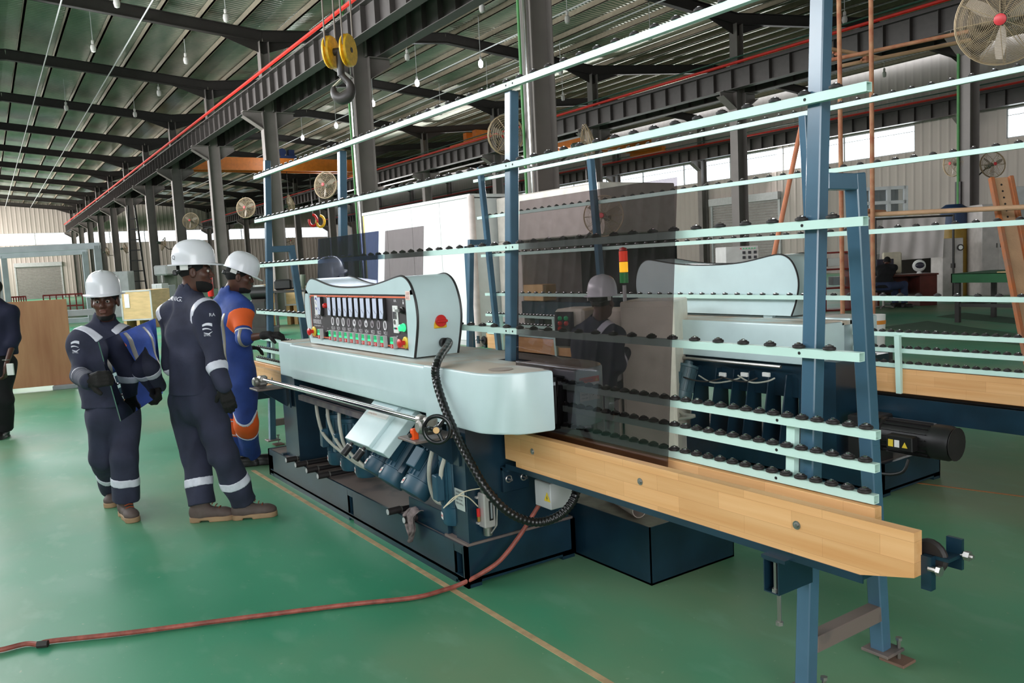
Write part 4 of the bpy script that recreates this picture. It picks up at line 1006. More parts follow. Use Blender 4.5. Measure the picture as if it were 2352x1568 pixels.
# grey electric box under the board
b = MB(); b.box((-3.20, 2.37, .455), (.13, .15, .13), .004); eb = b.build('electric_box', 'light_grey', gp)
wy = 2.293; b = MB(); b.prism([(0, 0), (.05, 0), (.025, .045)], (-3.185, wy, .43), V(1, 0, 0), V(0, 0, 1), (0, -.001, 0)); sh = b.build('shock_sign', 'yellow', eb, smooth=False)
b = MB(); b.prism([(0, 0), (.006, .014), (.001, .014), (.005, .028), (-.005, .011), (0, .011)], (-3.161, wy-.001, .434), V(1, 0, 0), V(0, 0, 1), (0, -.0006, 0)); b.build('lightning_mark', 'print_dark', sh, smooth=False)
# rag over the front rod
def rag():
    c = V(-3.93, 1.95, .247); nu, nv = 15, 30; vs = []; F = []
    rnd = np.random.RandomState(3); ph = rnd.rand(6)*6
    for i in range(nu):
        for j in range(nv):
            s = j/(nv-1); u = (i/(nu-1)-.5); wid = .055*(1-.35*s)*(1+.3*math.sin(5*s))*(1 if s < .65 else max(.10, (1-s)/.35))
            if s < .22: y = .07-.38*s; z = .012+.055*math.sin(s/.22*math.pi)*.5
            else: y = -.014-.012*s; z = .012-(s-.22)*.185
            x = u*2*wid+.012*math.sin(7*s+ph[0]); fold = .013*math.sin(u*13+ph[1]+3*s)+.007*math.sin(u*27+ph[2]+5*s)
            vs.append(c+V(x, y+fold*(1 if s > .2 else .4), z+.006*math.sin(9*u+ph[3])))
    for i in range(nu-1):
        for j in range(nv-1): F.append((i*nv+j, i*nv+j+1, (i+1)*nv+j+1, (i+1)*nv+j))
    b = MB(); b.add(vs, F); o = b.build('cleaning_rag', 'rag', ang=80); md = o.modifiers.new('thick', 'SOLIDIFY'); md.thickness = .003
    tag(o, 'dirty grey rag draped over a black rod of the near machine base', 'rag')
rag()
# ================================================================== sump tank with pipe
b = MB(); x0, x1, y0, y1 = -3.95, -2.85, 2.668, 3.26
S = thing('sump_tank', (x1-.5, 2.9, 0), 'dark teal steel sump tank on the floor under the wooden board', 'tank')
b.bx(x0, x1, y0, y0+.006, .0, .29); b.bx(x0, x1, y1-.006, y1, 0, .29); b.bx(x0, x0+.006, y0, y1, 0, .29); b.bx(x1-.006, x1, y0, y1, 0, .29); b.bx(x0, x1, y0, y1, 0.0, .01); b.build('tank_wall', 'teal', S)
b = MB(); b.bx(x0+.006, x1-.006, y0+.006, y1-.006, .26, .272); b.build('slurry', 'concrete_slurry', S)
pa, pb = at(1300, 1140, y=2.80), at(1418, 1172, y=2.74)
pa = V(-3.35, 2.86, .315); pb = V(-3.02, 2.76, .315)
b = MB(); n = 18; o_ = []; d = nrm(pb-pa); sd = nrm(np.cross((0, 0, 1), d)); uu = np.cross(d, sd)
for p in (pa, pb):
    for r in (.038, .034):
        for k in range(n): t = 2*math.pi*k/n; o_.append(p+r*(math.cos(t)*sd+math.sin(t)*uu))
Fc = []
for k in range(n):
    k2 = (k+1) % n; Fc += [(k, k2, 2*n+k2, 2*n+k), (n+k2, n+k, 3*n+k, 3*n+k2), (2*n+k, 2*n+k2, 3*n+k2, 3*n+k), (k2, k, n+k, n+k2)]
b.add(o_, Fc); o = b.build('drain_pipe', 'pvc'); tag(o, 'short beige plastic drain pipe lying on the sump tank', 'pipe')
# ================================================================== long red hose on the floor
hp_ = [at(-60, 1500, z=.013), at(0, 1492, z=.013), at(60, 1478, z=.013), at(95, 1480, z=.013), at(115, 1472, z=.013), at(300, 1452, z=.013), at(560, 1418, z=.013), at(800, 1388, z=.013), at(950, 1372, z=.013), at(1020, 1354, z=.013), at(1058, 1341, z=.02), at(1105, 1317, x=-3.375), at(1150, 1285, x=-3.35), at(1192, 1232, x=-3.33), at(1222, 1185, y=2.30), at(1244, 1150, y=2.36)]
b = MB(); b.tube(hp_, .0115, 8, smooth=8); o = b.build('rubber_hose', 'sludge_red'); tag(o, 'long muddy red rubber hose snaking over the floor up to the machine', 'hose')
b = MB(); h_ = at(98, 1479, z=.013); b.tube([h_+V(-.01, -.02, 0), h_+V(.01, .02, 0)], .016, 8); hc = b.build('hose_clamp', 'dark_steel', o)
# ================================================================== sheets of glass standing in the rack
def pane(xa, xb, z0, z1, m, label):
    gy = lambda z: 2.280+.0889*(z-.765); t = .008
    c = V((xa+xb)/2, (gy(z0)+gy(z1))/2, (z0+z1)/2); up2 = nrm(V(0, gy(z1)-gy(z0), z1-z0)); nn = np.cross(V(1, 0, 0), up2)
    b = MB(); b.box(c, (xb-xa, (z1-z0)*1.004, t), .0012, (V(1, 0, 0), up2, nn)); o = b.build('glass_sheet', m, smooth=False); tag(o, label, 'glass sheet', 'glass sheets in the near rack')
    return o
gb = pane(-3.39, -2.32, .755, 1.89, 'glass_grey', 'large grey tinted glass sheet standing in the wooden guide at the machine mouth')
pane(-6.10, -5.03, .76, 1.838, 'glass_blue', 'dark blue glass sheet behind the left half of the control box')
pane(-4.92, -4.40, .76, 1.832, 'glass_grey', 'small grey glass sheet behind the right half of the control box')
# ================================================================== back side of the far grinder
def back_works():
    for k, px in enumerate((1605, 1650, 1690, 1725, 1770, 1810)):
        X = at(px, 900, y=4.72)[0]
        b = MB(); b.prism([(0, .205), (.22, .205), (.22, .72), (.10, .72)], (X, 4.60, 0), V(0, 1, 0), V(0, 0, 1), (.010, 0, 0)); o = b.build('bracket_plate', 'teal', G2); _fix(o)
    b = MB(); b.bx(-5.6, -3.55, 4.62, 4.83, .207, .222); _fix(b.build('bracket_foot', 'teal_dusty', G2))
    b = MB(); b.tube([(-5.9, 4.66, .78), (-3.62, 4.66, .78)], .012, 8); _fix(b.build('guide_rod', 'steel', G2))
    b = MB(); b.bx(-6.05, -3.45, 4.70, 4.74, .80, .87); _fix(b.build('rear_beam', mat('navy_steel', (24, 46, 72), .4), G2))
    X = at(1575, 890, y=4.62)[0]
    o = motor((X-.03, 4.58, .46), nrm(V(0, .12, .3)), .085, .28, G2, mt=mat('motor_grey', (70, 96, 104), .4), box=(0, -1, 0), arrow=False); _fix(o)
    for i in range(4):
        p = [at(1560+45*i, 862, y=4.60), at(1590+45*i, 872+6*(i % 2), y=4.57), at(1625+45*i, 876, y=4.57), at(1660+40*i, 868, y=4.6)]
        b = MB(); b.tube(p, .006, 6, smooth=6); _fix(b.build('loose_wire', 'gray_hose' if i % 2 else 'dark_steel', G2))
        if i: 
            b = MB(); b.box(at(1610+50*i, 860, y=4.6), (.06, .02, .03), .003); _fix(b.build('wire_plug', 'white_label', G2))
    b = MB(); b.tube(H((1545, 930, 4.55), (1570, 950, 4.52), (1595, 955, 4.5), (1560, 962, 4.5), (1530, 960, 4.5)), .013, 8, smooth=6); _fix(b.build('coolant_hose', 'gray_hose', G2))
    # vent in the box end
def _fix(o):
    """part modelled in hall coordinates under the turned far grinder"""
    base = world_loc(G2); me = o.data
    co = np.zeros(len(me.vertices)*3); me.vertices.foreach_get('co', co); co = co.reshape(-1, 3)
    co[:, 0] *= -1; co[:, 1] *= -1; me.vertices.foreach_set('co', co.ravel()); me.update()
    for ch in o.children: _fix(ch)
back_works()
b = MB(); xe2 = -.14-.80-.048; 
for z0, z1 in ((1.20, 1.27), (1.29, 1.36)): b.bx(xe2-.006, xe2+.03, -.13, -.05, z0, z1)
b.build('cable_opening', 'matte_black', box2, local=True, smooth=False)
# black gear motor at the end of the far grinder
mo = thing('gear_motor', (-2.95, 4.83, 0), 'black electric gear motor with yellow warning labels near the dark floor', 'motor')
o = motor((-2.52, 4.83, .385), (-1, 0, 0), .105, .46, mo, mt='black_plastic', box=(0, -1, -.05), arrow=False, name='motor_body')
b = MB(); b.bx(-3.16, -2.97, 4.72, 4.94, .0, .50, .01); b.build('gear_case', 'black_plastic', mo)
b = MB(); b.lathe([(.10, 0), (.10, .004)], (-2.512, 4.83, .385), axis=(1, 0, 0), n=20); b.build('fan_grille', 'rubber', mo)
for k, (dx, cm) in enumerate(((-.055, 'yellow'), (-.015, 'white_label'), (.035, 'yellow'))):
    c = V(-2.77+dx, 4.664, .375)
    b = MB()
    if k < 2: b.bx(c[0]-.016, c[0]+.016, c[1]-.001, c[1], c[2]-.022, c[2]+.022)
    else: b.prism([(-.018, -.02), (.018, -.02), (0, .016)], c, V(1, 0, 0), V(0, 0, 1), (0, -.001, 0))
    b.build('motor_label', cm, mo, smooth=False)
cable([V(-2.73, 4.70, .28), V(-2.76, 4.68, .2), V(-2.9, 4.7, .16), V(-3.1, 4.75, .18)], .01, 'black_plastic', mo, 'motor_cable')
# ================================================================== overhead hook block
def hook():
    c = at(780, 118, d=11.0); r_ = CR[0]; T = thing('crane_hook', c, 'yellow twin pulley crane hook hanging on steel ropes', 'hook')
    X_ = nrm(V(r_[0], r_[1], 0)); Yv = np.cross(V(0, 0, 1), X_); a_ = nrm(X_*.975-Yv*.22); k_ = np.cross(V(0, 0, 1), a_)
    for s in (-1, 1):
        q = c+a_*s*.125
        b = MB(); b.lathe([(.20, -.045), (.215, -.02), (.17, -.008), (.17, .008), (.215, .02), (.20, .045)], q, axis=a_, n=26); p = b.build('pulley', 'amber_yellow', T)
        b = MB(); b.lathe([(.035, -.052), (.035, .052)], q, axis=a_, n=12); b.build('pulley_pin', 'dark_steel', p)
        b = MB(); b.bx(q[0]-.02, q[0]+.02, q[1]-.02, q[1]+.02, q[2]-.05, q[2]+.2)
        for t in (-1, 1):
            b2 = MB(); e = q+k_*t*.17+V(0, 0, .04); b2.tube([e, e+V(0, 0, 8.2-e[2])], .011, 6); b2.build('wire_rope', mat('rope', (120, 108, 98), .5), T)
    b = MB(); b.tube([c-a_*.12, c+a_*.12], .05, 12); b.tube([c, c-V(0, 0, .32)], [.055, .05], 12); b.build('crosshead', 'dark_steel', T)
    cc = c-V(0, 0, .46); pth = [cc+V(0, 0, .16), cc+a_*.03+V(0, 0, .12)]+[cc+(.125*math.cos(t))*a_+V(0, 0, .125*math.sin(t)-.03) for t in np.linspace(.9, -3.6, 22)]
    b = MB(); b.tube(pth, [.045, .045, .05, .062, .075, .085, .085, .08, .07, .055, .04, .02], 12); b.build('hook', mat('hook_iron', (62, 56, 54), .5), T)
    b = MB(); b.bar(cc+a_*.0+V(0, 0, .10), cc-a_*.125+V(0, 0, .01), .05, .012); b.build('safety_latch', 'cream_tube', T)
    for s in (-1, 1): pass
hook()
# ================================================================== pedestal fans on the columns
FANC = [0]
def fan(c, axis, R, label, rings, arm=None, group='wall fans on the columns'):
    c = np.asarray(c, float); ax = nrm(axis); T = thing('wall_fan', c, label, 'fan', group)
    u = nrm(np.cross((0, 0, 1), ax)); v = np.cross(ax, u); cage = MB(); tr = .004 if rings > 12 else .008
    def P(r, t, h): return c+ax*h+r*(math.cos(t)*u+math.sin(t)*v)
    hf = lambda r: .11*R/.38*(1-(r/R)**2)+.02
    ns = 40 if rings > 12 else 20
    for side in (1, -1):
        for k in range(rings):
            r = R*(.16+.84*k/(rings-1)); cage.tube([P(r, 2*math.pi*i/ns, side*hf(r)) for i in range(ns+1)], tr*(.5 if k < rings-1 else 1.6), 4, cap=False)
        for k in range(12 if rings > 12 else 6):
            t = 2*math.pi*k/(12 if rings > 12 else 6); cage.tube([P(r, t, side*hf(r)) for r in np.linspace(.12*R, R, 6)], tr*.8, 4)
    cg = cage.build('cage', 'wire_cage', T)
    bl = MB()
    for k in range(3):
        t0 = 2*math.pi*k/3+.4; vs = []
        for i in range(7):
            for j in range(5):
                r = R*(.14+.74*i/6); w = (.22+.30*math.sin(math.pi*i/6*.9))*R*.62; s = (j/4-.5); t = t0+s*w/max(r, .1*R)*1.4*.6
                vs.append(P(r, t, s*.16*R))
        bl.add(vs, [(i*5+j, i*5+j+1, (i+1)*5+j+1, (i+1)*5+j) for i in range(6) for j in range(4)])
    o = bl.build('blades', 'fan_blade', T, ang=60)
    b = MB(); b.lathe([(.13*R, 0), (.13*R, .012), (.10*R, .02)], c+ax*(hf(0)-.005), axis=ax, n=18); b.build('hub_badge', mat('badge_red', (206, 60, 66), .4), T)
    b = MB(); b.lathe([(.10*R, -.02), (.19*R, -.05), (.20*R, -.24*R/.38-.06), (.12*R, -.26*R/.38-.08)], c-ax*.0, axis=ax, n=14); b.build('motor', mat('fan_motor', (74, 84, 74), .4), T)
    if arm is not None:
        arm = np.asarray(arm, float); s = c-ax*(.2*R/.38); b = MB(); b.tube([s, V(s[0]*.6+arm[0]*.4, s[1]*.6+arm[1]*.4, arm[2]), arm], .022, 8); b.build('mount_arm', 'dark_steel', T)
    return T
def on_col(row, k, z, side=(-1, 0)):
    u = UK[k+1]; v = (V1, V2, V3)[row-1]; return b2w(u+side[0]*.2, v+side[1]*.27, z)
nf = at(2304, 44, d=7.4); fan(nf, -ray(2304, 44)-rI*.28, .39, 'large wire cage fan with red badge at the upper right corner', 26, arm=nf+V(1.6, 1.3, -.35), group='big fans')
for (px, py, row, k, R, a_, lab) in ((1162, 310, 1, 0, .37, (-.95, .2, .1), 'fan seen edge on beside the tall near column'), (1350, 330, 1, 0, .37, (.5, .75, .15), 'fan turned away on the right side of the tall near column'),
        (748, 425, 1, 1, .37, (.5, -.8, .1), 'tan wire fan beside the second near column'), (565, 477, 1, 2, .37, (.7, -.7, .1), 'grey wire fan left of the third near column'), (668, 470, 1, 2, .37, (.2, .9, .2), 'wire fan showing its motor right of the third near column'),
        (438, 507, 1, 3, .37, (.8, -.6, .2), 'pale wire fan behind the bearded man in profile'), (375, 560, 1, 4, .37, (.1, .9, -.3), 'small far wire fan left of the tallest helmet'),
        (247, 578, 1, 7, .37, (.3, .9, .1), 'far wire fan left of the lattice ladder'), (288, 570, 1, 6, .37, (.3, .9, .1), 'far wire fan just right of the nearest helmet'), (668, 552, 2, 8, .37, (.8, -.5, 0), 'far wire fan on the pale wall behind the blue glass'),
        (2190, 375, 2, 0, .37, (-.3, -.9, 0), 'wire fan on the left side of the right hand column'), (2280, 378, 2, 0, .37, (.8, -.5, .1), 'wire fan on the right side of the right hand column')):
    p = on_col(row, k, 3.0); dd = float(CR[2] @ (p-CPOS)); c = at(px, py, d=dd); fan(c, V(*a_), R, lab, 9, arm=on_col(row, k, c[2]-.3))
fan(at(1386, 496, d=12.6), V(.55, -.8, .05), .31, 'wire cage fan seen through the big grey glass sheet', 14, arm=b2w(UK[1], V1-.27, 1.75))
# ================================================================== people: smooth implicit bodies turned into meshes
def d_cap(p, a, b, ra, rb):
    a = np.asarray(a); b = np.asarray(b); ab = b-a; L2 = ab@ab+1e-12; h = np.clip(((p-a)@ab)/L2, 0, 1)
    q = p-a-h[:, None]*ab; return np.sqrt((q*q).sum(1))-(ra+(rb-ra)*h)
def d_ell(p, c, r, A=None):
    q = p-np.asarray(c); r = np.asarray(r, float)
    if A is not None: q = q@np.asarray(A).T
    k0 = np.sqrt(((q/r)**2).sum(1)); k1 = np.sqrt(((q/(r*r))**2).sum(1))+1e-9; return k0*(k0-1)/k1
def d_loft(p, a, b, s, wa, wb):
    """elliptic cone from a to b; s is the wide direction; wa, wb = (half width, half depth)"""
    a = np.asarray(a); b = np.asarray(b); ab = b-a; L = np.linalg.norm(ab); t = ab/L; s = np.asarray(s)-t*(np.asarray(s)@t); s = s/np.linalg.norm(s); f = np.cross(t, s)
    q = p-a; hh = q@t; h = np.clip(hh/L, 0, 1); w = wa[0]+(wb[0]-wa[0])*h; d = wa[1]+(wb[1]-wa[1])*h; e = hh-h*L
    x = q@s/w; y = q@f/d; m = np.minimum(w, d); z = e/m; return (np.sqrt(x*x+y*y+z*z)-1)*m
def d_box(p, c, A, h, r=0.0):
    q = np.abs((p-np.asarray(c))@np.asarray(A).T)-(np.asarray(h)-r); return np.sqrt((np.maximum(q, 0)**2).sum(1))+np.minimum(q.max(1), 0)-r
def smin(a, b, k): h = np.clip(.5+.5*(b-a)/k, 0, 1); return b+(a-b)*h-k*h*(1-h)
def smax(a, b, k): return -smin(-a, -b, k)
def mesh_sdf(fn, lo, hi, h, slack=1.7):
    lo = np.asarray(lo, float); hi = np.asarray(hi, float); B = 6; nb = np.ceil((hi-lo)/(h*B)).astype(int)+1; n = nb*B
    g = np.stack(np.meshgrid(*[np.arange(k) for k in nb], indexing='ij'), -1).reshape(-1, 3)
    dc = fn(lo+(g*B+(B-1)/2)*h); act = np.abs(dc) < h*B*.87*slack
    D = np.repeat(np.repeat(np.repeat(np.where(dc > 0, 1., -1.).reshape(nb), B, 0), B, 1), B, 2)
    o = np.stack(np.meshgrid(*[np.arange(B)]*3, indexing='ij'), -1).reshape(-1, 3); ga = g[act]
    for i in range(0, len(ga), 1500):
        idx = (ga[i:i+1500, None, :]*B+o[None]).reshape(-1, 3); D[idx[:, 0], idx[:, 1], idx[:, 2]] = fn(lo+idx*h)
    S = D < 0
    c8 = [S[i:n[0]-1+i, j:n[1]-1+j, k:n[2]-1+k] for i in (0, 1) for j in (0, 1) for k in (0, 1)]
    cnt = sum(c.astype(np.int8) for c in c8); cells = np.argwhere((cnt > 0) & (cnt < 8))
    if len(cells) == 0: return np.zeros((0, 3)), []
    acc = np.zeros((len(cells), 3)); num = np.zeros(len(cells))
    cor = [np.array((i, j, k)) for i in (0, 1) for j in (0, 1) for k in (0, 1)]
    for a in range(8):
        for b in range(a+1, 8):
            if np.abs(cor[a]-cor[b]).sum() != 1: continue
            ia = cells+cor[a]; ib = cells+cor[b]; da = D[ia[:, 0], ia[:, 1], ia[:, 2]]; db = D[ib[:, 0], ib[:, 1], ib[:, 2]]
            x = (da < 0) != (db < 0); t = np.where(x, da/(da-db+1e-12), 0); acc += np.where(x[:, None], ia+(ib-ia)*t[:, None], 0); num += x
    V_ = lo+acc/num[:, None]*h; idm = -np.ones(tuple(n), int); idm[cells[:, 0], cells[:, 1], cells[:, 2]] = np.arange(len(cells)); F = []
    for ax in range(3):
        sl0 = [slice(1, -1)]*3; sl1 = [slice(1, -1)]*3; sl0[ax] = slice(0, -1); sl1[ax] = slice(1, None)
        e = S[tuple(sl0)] != S[tuple(sl1)]; pts = np.argwhere(e)
        offs = [1, 1, 1]; offs[ax] = 0; pts = pts+np.array(offs); u, v = [(1, 2), (2, 0), (0, 1)][ax]
        def cid(du, dv): q = pts.copy(); q[:, u] -= du; q[:, v] -= dv; return idm[q[:, 0], q[:, 1], q[:, 2]]
        Q = np.stack([cid(1, 1), cid(0, 1), cid(0, 0), cid(1, 0)], 1); neg = S[pts[:, 0], pts[:, 1], pts[:, 2]]; Q[~neg] = Q[~neg][:, ::-1]
        F.append(Q[(Q >= 0).all(1)])
    return V_, np.concatenate(F).tolist()
def sdf_part(name, fn, lo, hi, h, m, parent, ang=180):
    vs, F = mesh_sdf(fn, lo, hi, h)
    me = bpy.data.meshes.new(name); me.from_pydata((vs-world_loc(parent)).tolist(), [], F); me.materials.append(MATS[m]); me.polygons.foreach_set('use_smooth', [True]*len(me.polygons)); me.update()
    o = bpy.data.objects.new(name, me); COL.objects.link(o); o.parent = parent; return o
def near(fn, p, c, R):
    q = p-np.asarray(c); dist = np.sqrt((q*q).sum(1)); m_ = dist < R; d = dist-R*.55
    if m_.any(): d[m_] = fn(p[m_])
    return d
def folds(seed, amp, k=1.0):
    r = np.random.RandomState(seed); K = r.randn(7, 3)*np.array([16, 16, 9])*k; ph = r.rand(7)*6.28
    def f(p): return amp*sum(np.sin(p@K[i]+ph[i]+1.3*np.sin(p@K[(i+1) % 7]*.6)) for i in range(7))/3.0
    return f
def frame(fwd):
    f = nrm(fwd); r = nrm(np.cross(f, (0, 0, 1))); u = np.cross(r, f); return r, f, u       # right, forward, up
def hand_prims(w, d, n, curl, thumb=(1, .5), side=1, sc=1.0):
    """capsules of a hand: wrist w, pointing d, palm facing n; side=+1 right hand"""
    d = nrm(d); n = nrm(np.asarray(n)-d*(np.asarray(n)@d)); s = np.cross(n, d)*side; P = []     # s towards the thumb side
    pc = w+d*.05*sc
    for k in range(4):
        b = w+d*.085*sc+s*(.030-.020*k)*sc; Lf = (.040, .045, .042, .033)[k]*sc; P.append((w+d*.015*sc+s*(.018-.012*k)*sc, b, .015*sc, .0135*sc)); a = 0; q = b; dd = d
        for j in range(3):
            a += curl*(.75, 1.0, .8)[j]; dd = d*math.cos(a)+n*math.sin(a); q2 = q+dd*Lf*(1, .72, .6)[j]; P.append((q, q2, (.0112-.001*j)*sc, (.0104-.001*j)*sc)); q = q2
    tb = w+d*.025*sc+s*.026*sc; td = nrm(s*thumb[0]*.8+d*.75+n*thumb[1]); t1 = tb+td*.04*sc; td2 = nrm(td+n*thumb[1]*.8+d*.3); P += [(w+d*.015*sc+s*.012*sc, tb, .016*sc, .015*sc), (tb, t1, .0145*sc, .0125*sc), (t1, t1+td2*.032*sc, .012*sc, .0095*sc)]
    return P
def head_fn(c, fwd, beard=0.0, tilt=0.0, sc=1.0):
    r, f, u = frame(fwd)
    if tilt: f, u = f*math.cos(tilt)-u*math.sin(tilt), u*math.cos(tilt)+f*math.sin(tilt)
    A = np.array([r, f, u])
    def fn(p):
        q = (p-c)@A.T/sc; qx = q.copy(); qx[:, 0] = np.abs(q[:, 0])
        d = d_ell(q, (0, -.012, .032), (.074, .094, .082)); d = smin(d, d_ell(q, (0, .022, -.03), (.060, .072, .086)), .03); d = smin(d, d_ell(q, (0, .036, -.088), (.044, .048, .032)), .03)
        d = smin(d, d_cap(qx, (0, .088, .026), (.04, .076, .024), .013, .010), .016)
        d = smin(d, d_ell(qx, (.043, .062, -.02), (.022, .024, .022)), .02)
        d = smax(d, -d_ell(qx, (.031, .103, .004), (.019, .018, .013)), .014)
        d = smin(d, d_cap(q, (0, .090, .012), (0, .110, -.026), .008, .0125), .012); d = smin(d, d_ell(qx, (.011, .098, -.032), (.0105, .012, .009)), .008)
        d = smin(d, d_ell(q, (0, .093, -.058), (.025, .012, .0075)), .006); d = smin(d, d_ell(q, (0, .090, -.069), (.022, .012, .0085)), .006); d = smin(d, d_ell(q, (0, .078, -.102), (.022, .02, .018)), .02)
        ear = smax(d_ell(qx, (.080, -.006, -.004), (.011, .022, .034)), -d_ell(qx, (.090, .002, .0), (.007, .012, .020)), .006); d = smin(d, ear, .006)
        return d*sc
    return fn, A
def helmet_part(c, A, parent, sc=1.0, strap=True, rot=0.0):
    r, f, u = A
    if rot: f, u = f*math.cos(rot)-u*math.sin(rot), u*math.cos(rot)+f*math.sin(rot)
    o_ = c+u*.052*sc; mb = MB(); n, m = 44, 12; vs = []; F = []
    prof = [(1.0, 0), (1.0, .02), (.985, .05), (.95, .075), (.88, .10), (.76, .124), (.58, .142), (.36, .152), (.15, .156), (0.0, .157)]
    rx, ry = .108, .136
    def brim(t): return .020+.030*max(0, math.cos(t-math.pi/2))**3+.006*max(0, -math.sin(t))
    rings = []
    for k in range(n):
        t = 2*math.pi*k/n
        rings.append(t)
    for (s, z, ex) in [(1.0, -.004, 1), (1.0, .004, 1)]:
        for t in rings: bw = brim(t)*sc; vs.append(o_+r*math.cos(t)*(rx*sc+bw)+f*math.sin(t)*(ry*sc+bw)+u*(z*sc-.012*sc*max(0, math.sin(t))**2))
    for (s, z) in prof:
        for t in rings:
            ridge = 1+.035*max(0, math.cos(t*1))**0*(1 if abs(math.cos(t)) < .22 and z > .03 else 0)
            vs.append(o_+r*math.cos(t)*rx*s*sc+f*math.sin(t)*ry*s*sc*1.0+u*(z+.004 if ridge > 1 else z)*sc*1.0+u*.003*sc)
    R_ = len(prof)+2
    for i in range(R_-1):
        for k in range(n): k2 = (k+1) % n; F.append((i*n+k, i*n+k2, (i+1)*n+k2, (i+1)*n+k))
    # inner side so the shell has thickness
    base = len(vs)
    for (s, z) in prof:
        for t in rings: vs.append(o_+r*math.cos(t)*rx*s*.955*sc+f*math.sin(t)*ry*s*.955*sc+u*(z*.96-.004)*sc)
    for i in range(len(prof)-1):
        for k in range(n): k2 = (k+1) % n; F.append((base+i*n+k2, base+i*n+k, base+(i+1)*n+k, base+(i+1)*n+k2))
    for k in range(n): k2 = (k+1) % n; F.append((k2, k, base+k, base+k2))
    mb.add(vs, F); h = mb.build('helmet', 'helmet_white', parent, ang=50)
    # harness: nape band and white webbing below the rim
    b = MB(); b.tube([o_+r*math.cos(t)*.080*sc+f*math.sin(t)*.108*sc-u*(.012+.035*max(0, -math.sin(t)))*sc for t in np.linspace(math.pi*1.02, math.pi*1.98, 15)], .011*sc, 6); b.box(o_-f*.118*sc-u*.05*sc, (.05*sc, .03*sc, .035*sc), .006, (r, f, u)); b.build('nape_band', 'black_plastic', h)
    b = MB()
    for s in (-1, 1): b.box(o_+r*s*.086*sc-f*.055*sc-u*.016*sc, (.006*sc, .05*sc, .04*sc), .002, (r, f, u))
    b.build('webbing', 'white_label', h)
    return h
def boot_fn(ank, toe, sc=1.0):
    a = np.asarray(ank, float); d = nrm(V(toe[0], toe[1], 0)); s = np.cross(d, (0, 0, 1)); u = V(0, 0, 1); g = V(a[0], a[1], a[2]-.10*sc)
    def up(p):
        q = np.stack([(p-g)@s, (p-g)@d, (p-g)@u], 1)/sc
        x = d_loft(q, (0, -.012, .10), (0, -.01, .145), (1, 0, 0), (.046, .056), (.048, .058)); x = smin(x, d_ell(q, (0, -.035, .06), (.040, .055, .055)), .03); x = smin(x, d_cap(q, (0, .0, .055), (0, .13, .045), .045, .040), .03); x = smin(x, d_ell(q, (0, .145, .045), (.047, .055, .034)), .02)
        return np.maximum(x, .028-q[:, 2])*sc
    def sole(p):
        q = np.stack([(p-g)@s, (p-g)@d, (p-g)@u], 1)/sc; x = smin(d_cap(q*np.array([1, 1, 0]), (0, -.045, 0), (0, .04, 0), .043, .038), d_cap(q*np.array([1, 1, 0]), (0, .06, 0), (0, .155, 0), .043, .048), .03)
        arch = (q[:, 1]-.01)**2*3; z0 = np.where(np.abs(q[:, 1]-.015) < .03, .012, 0); return np.maximum(np.maximum(x, q[:, 2]-.034), z0-q[:, 2])*sc
    return up, sole, g
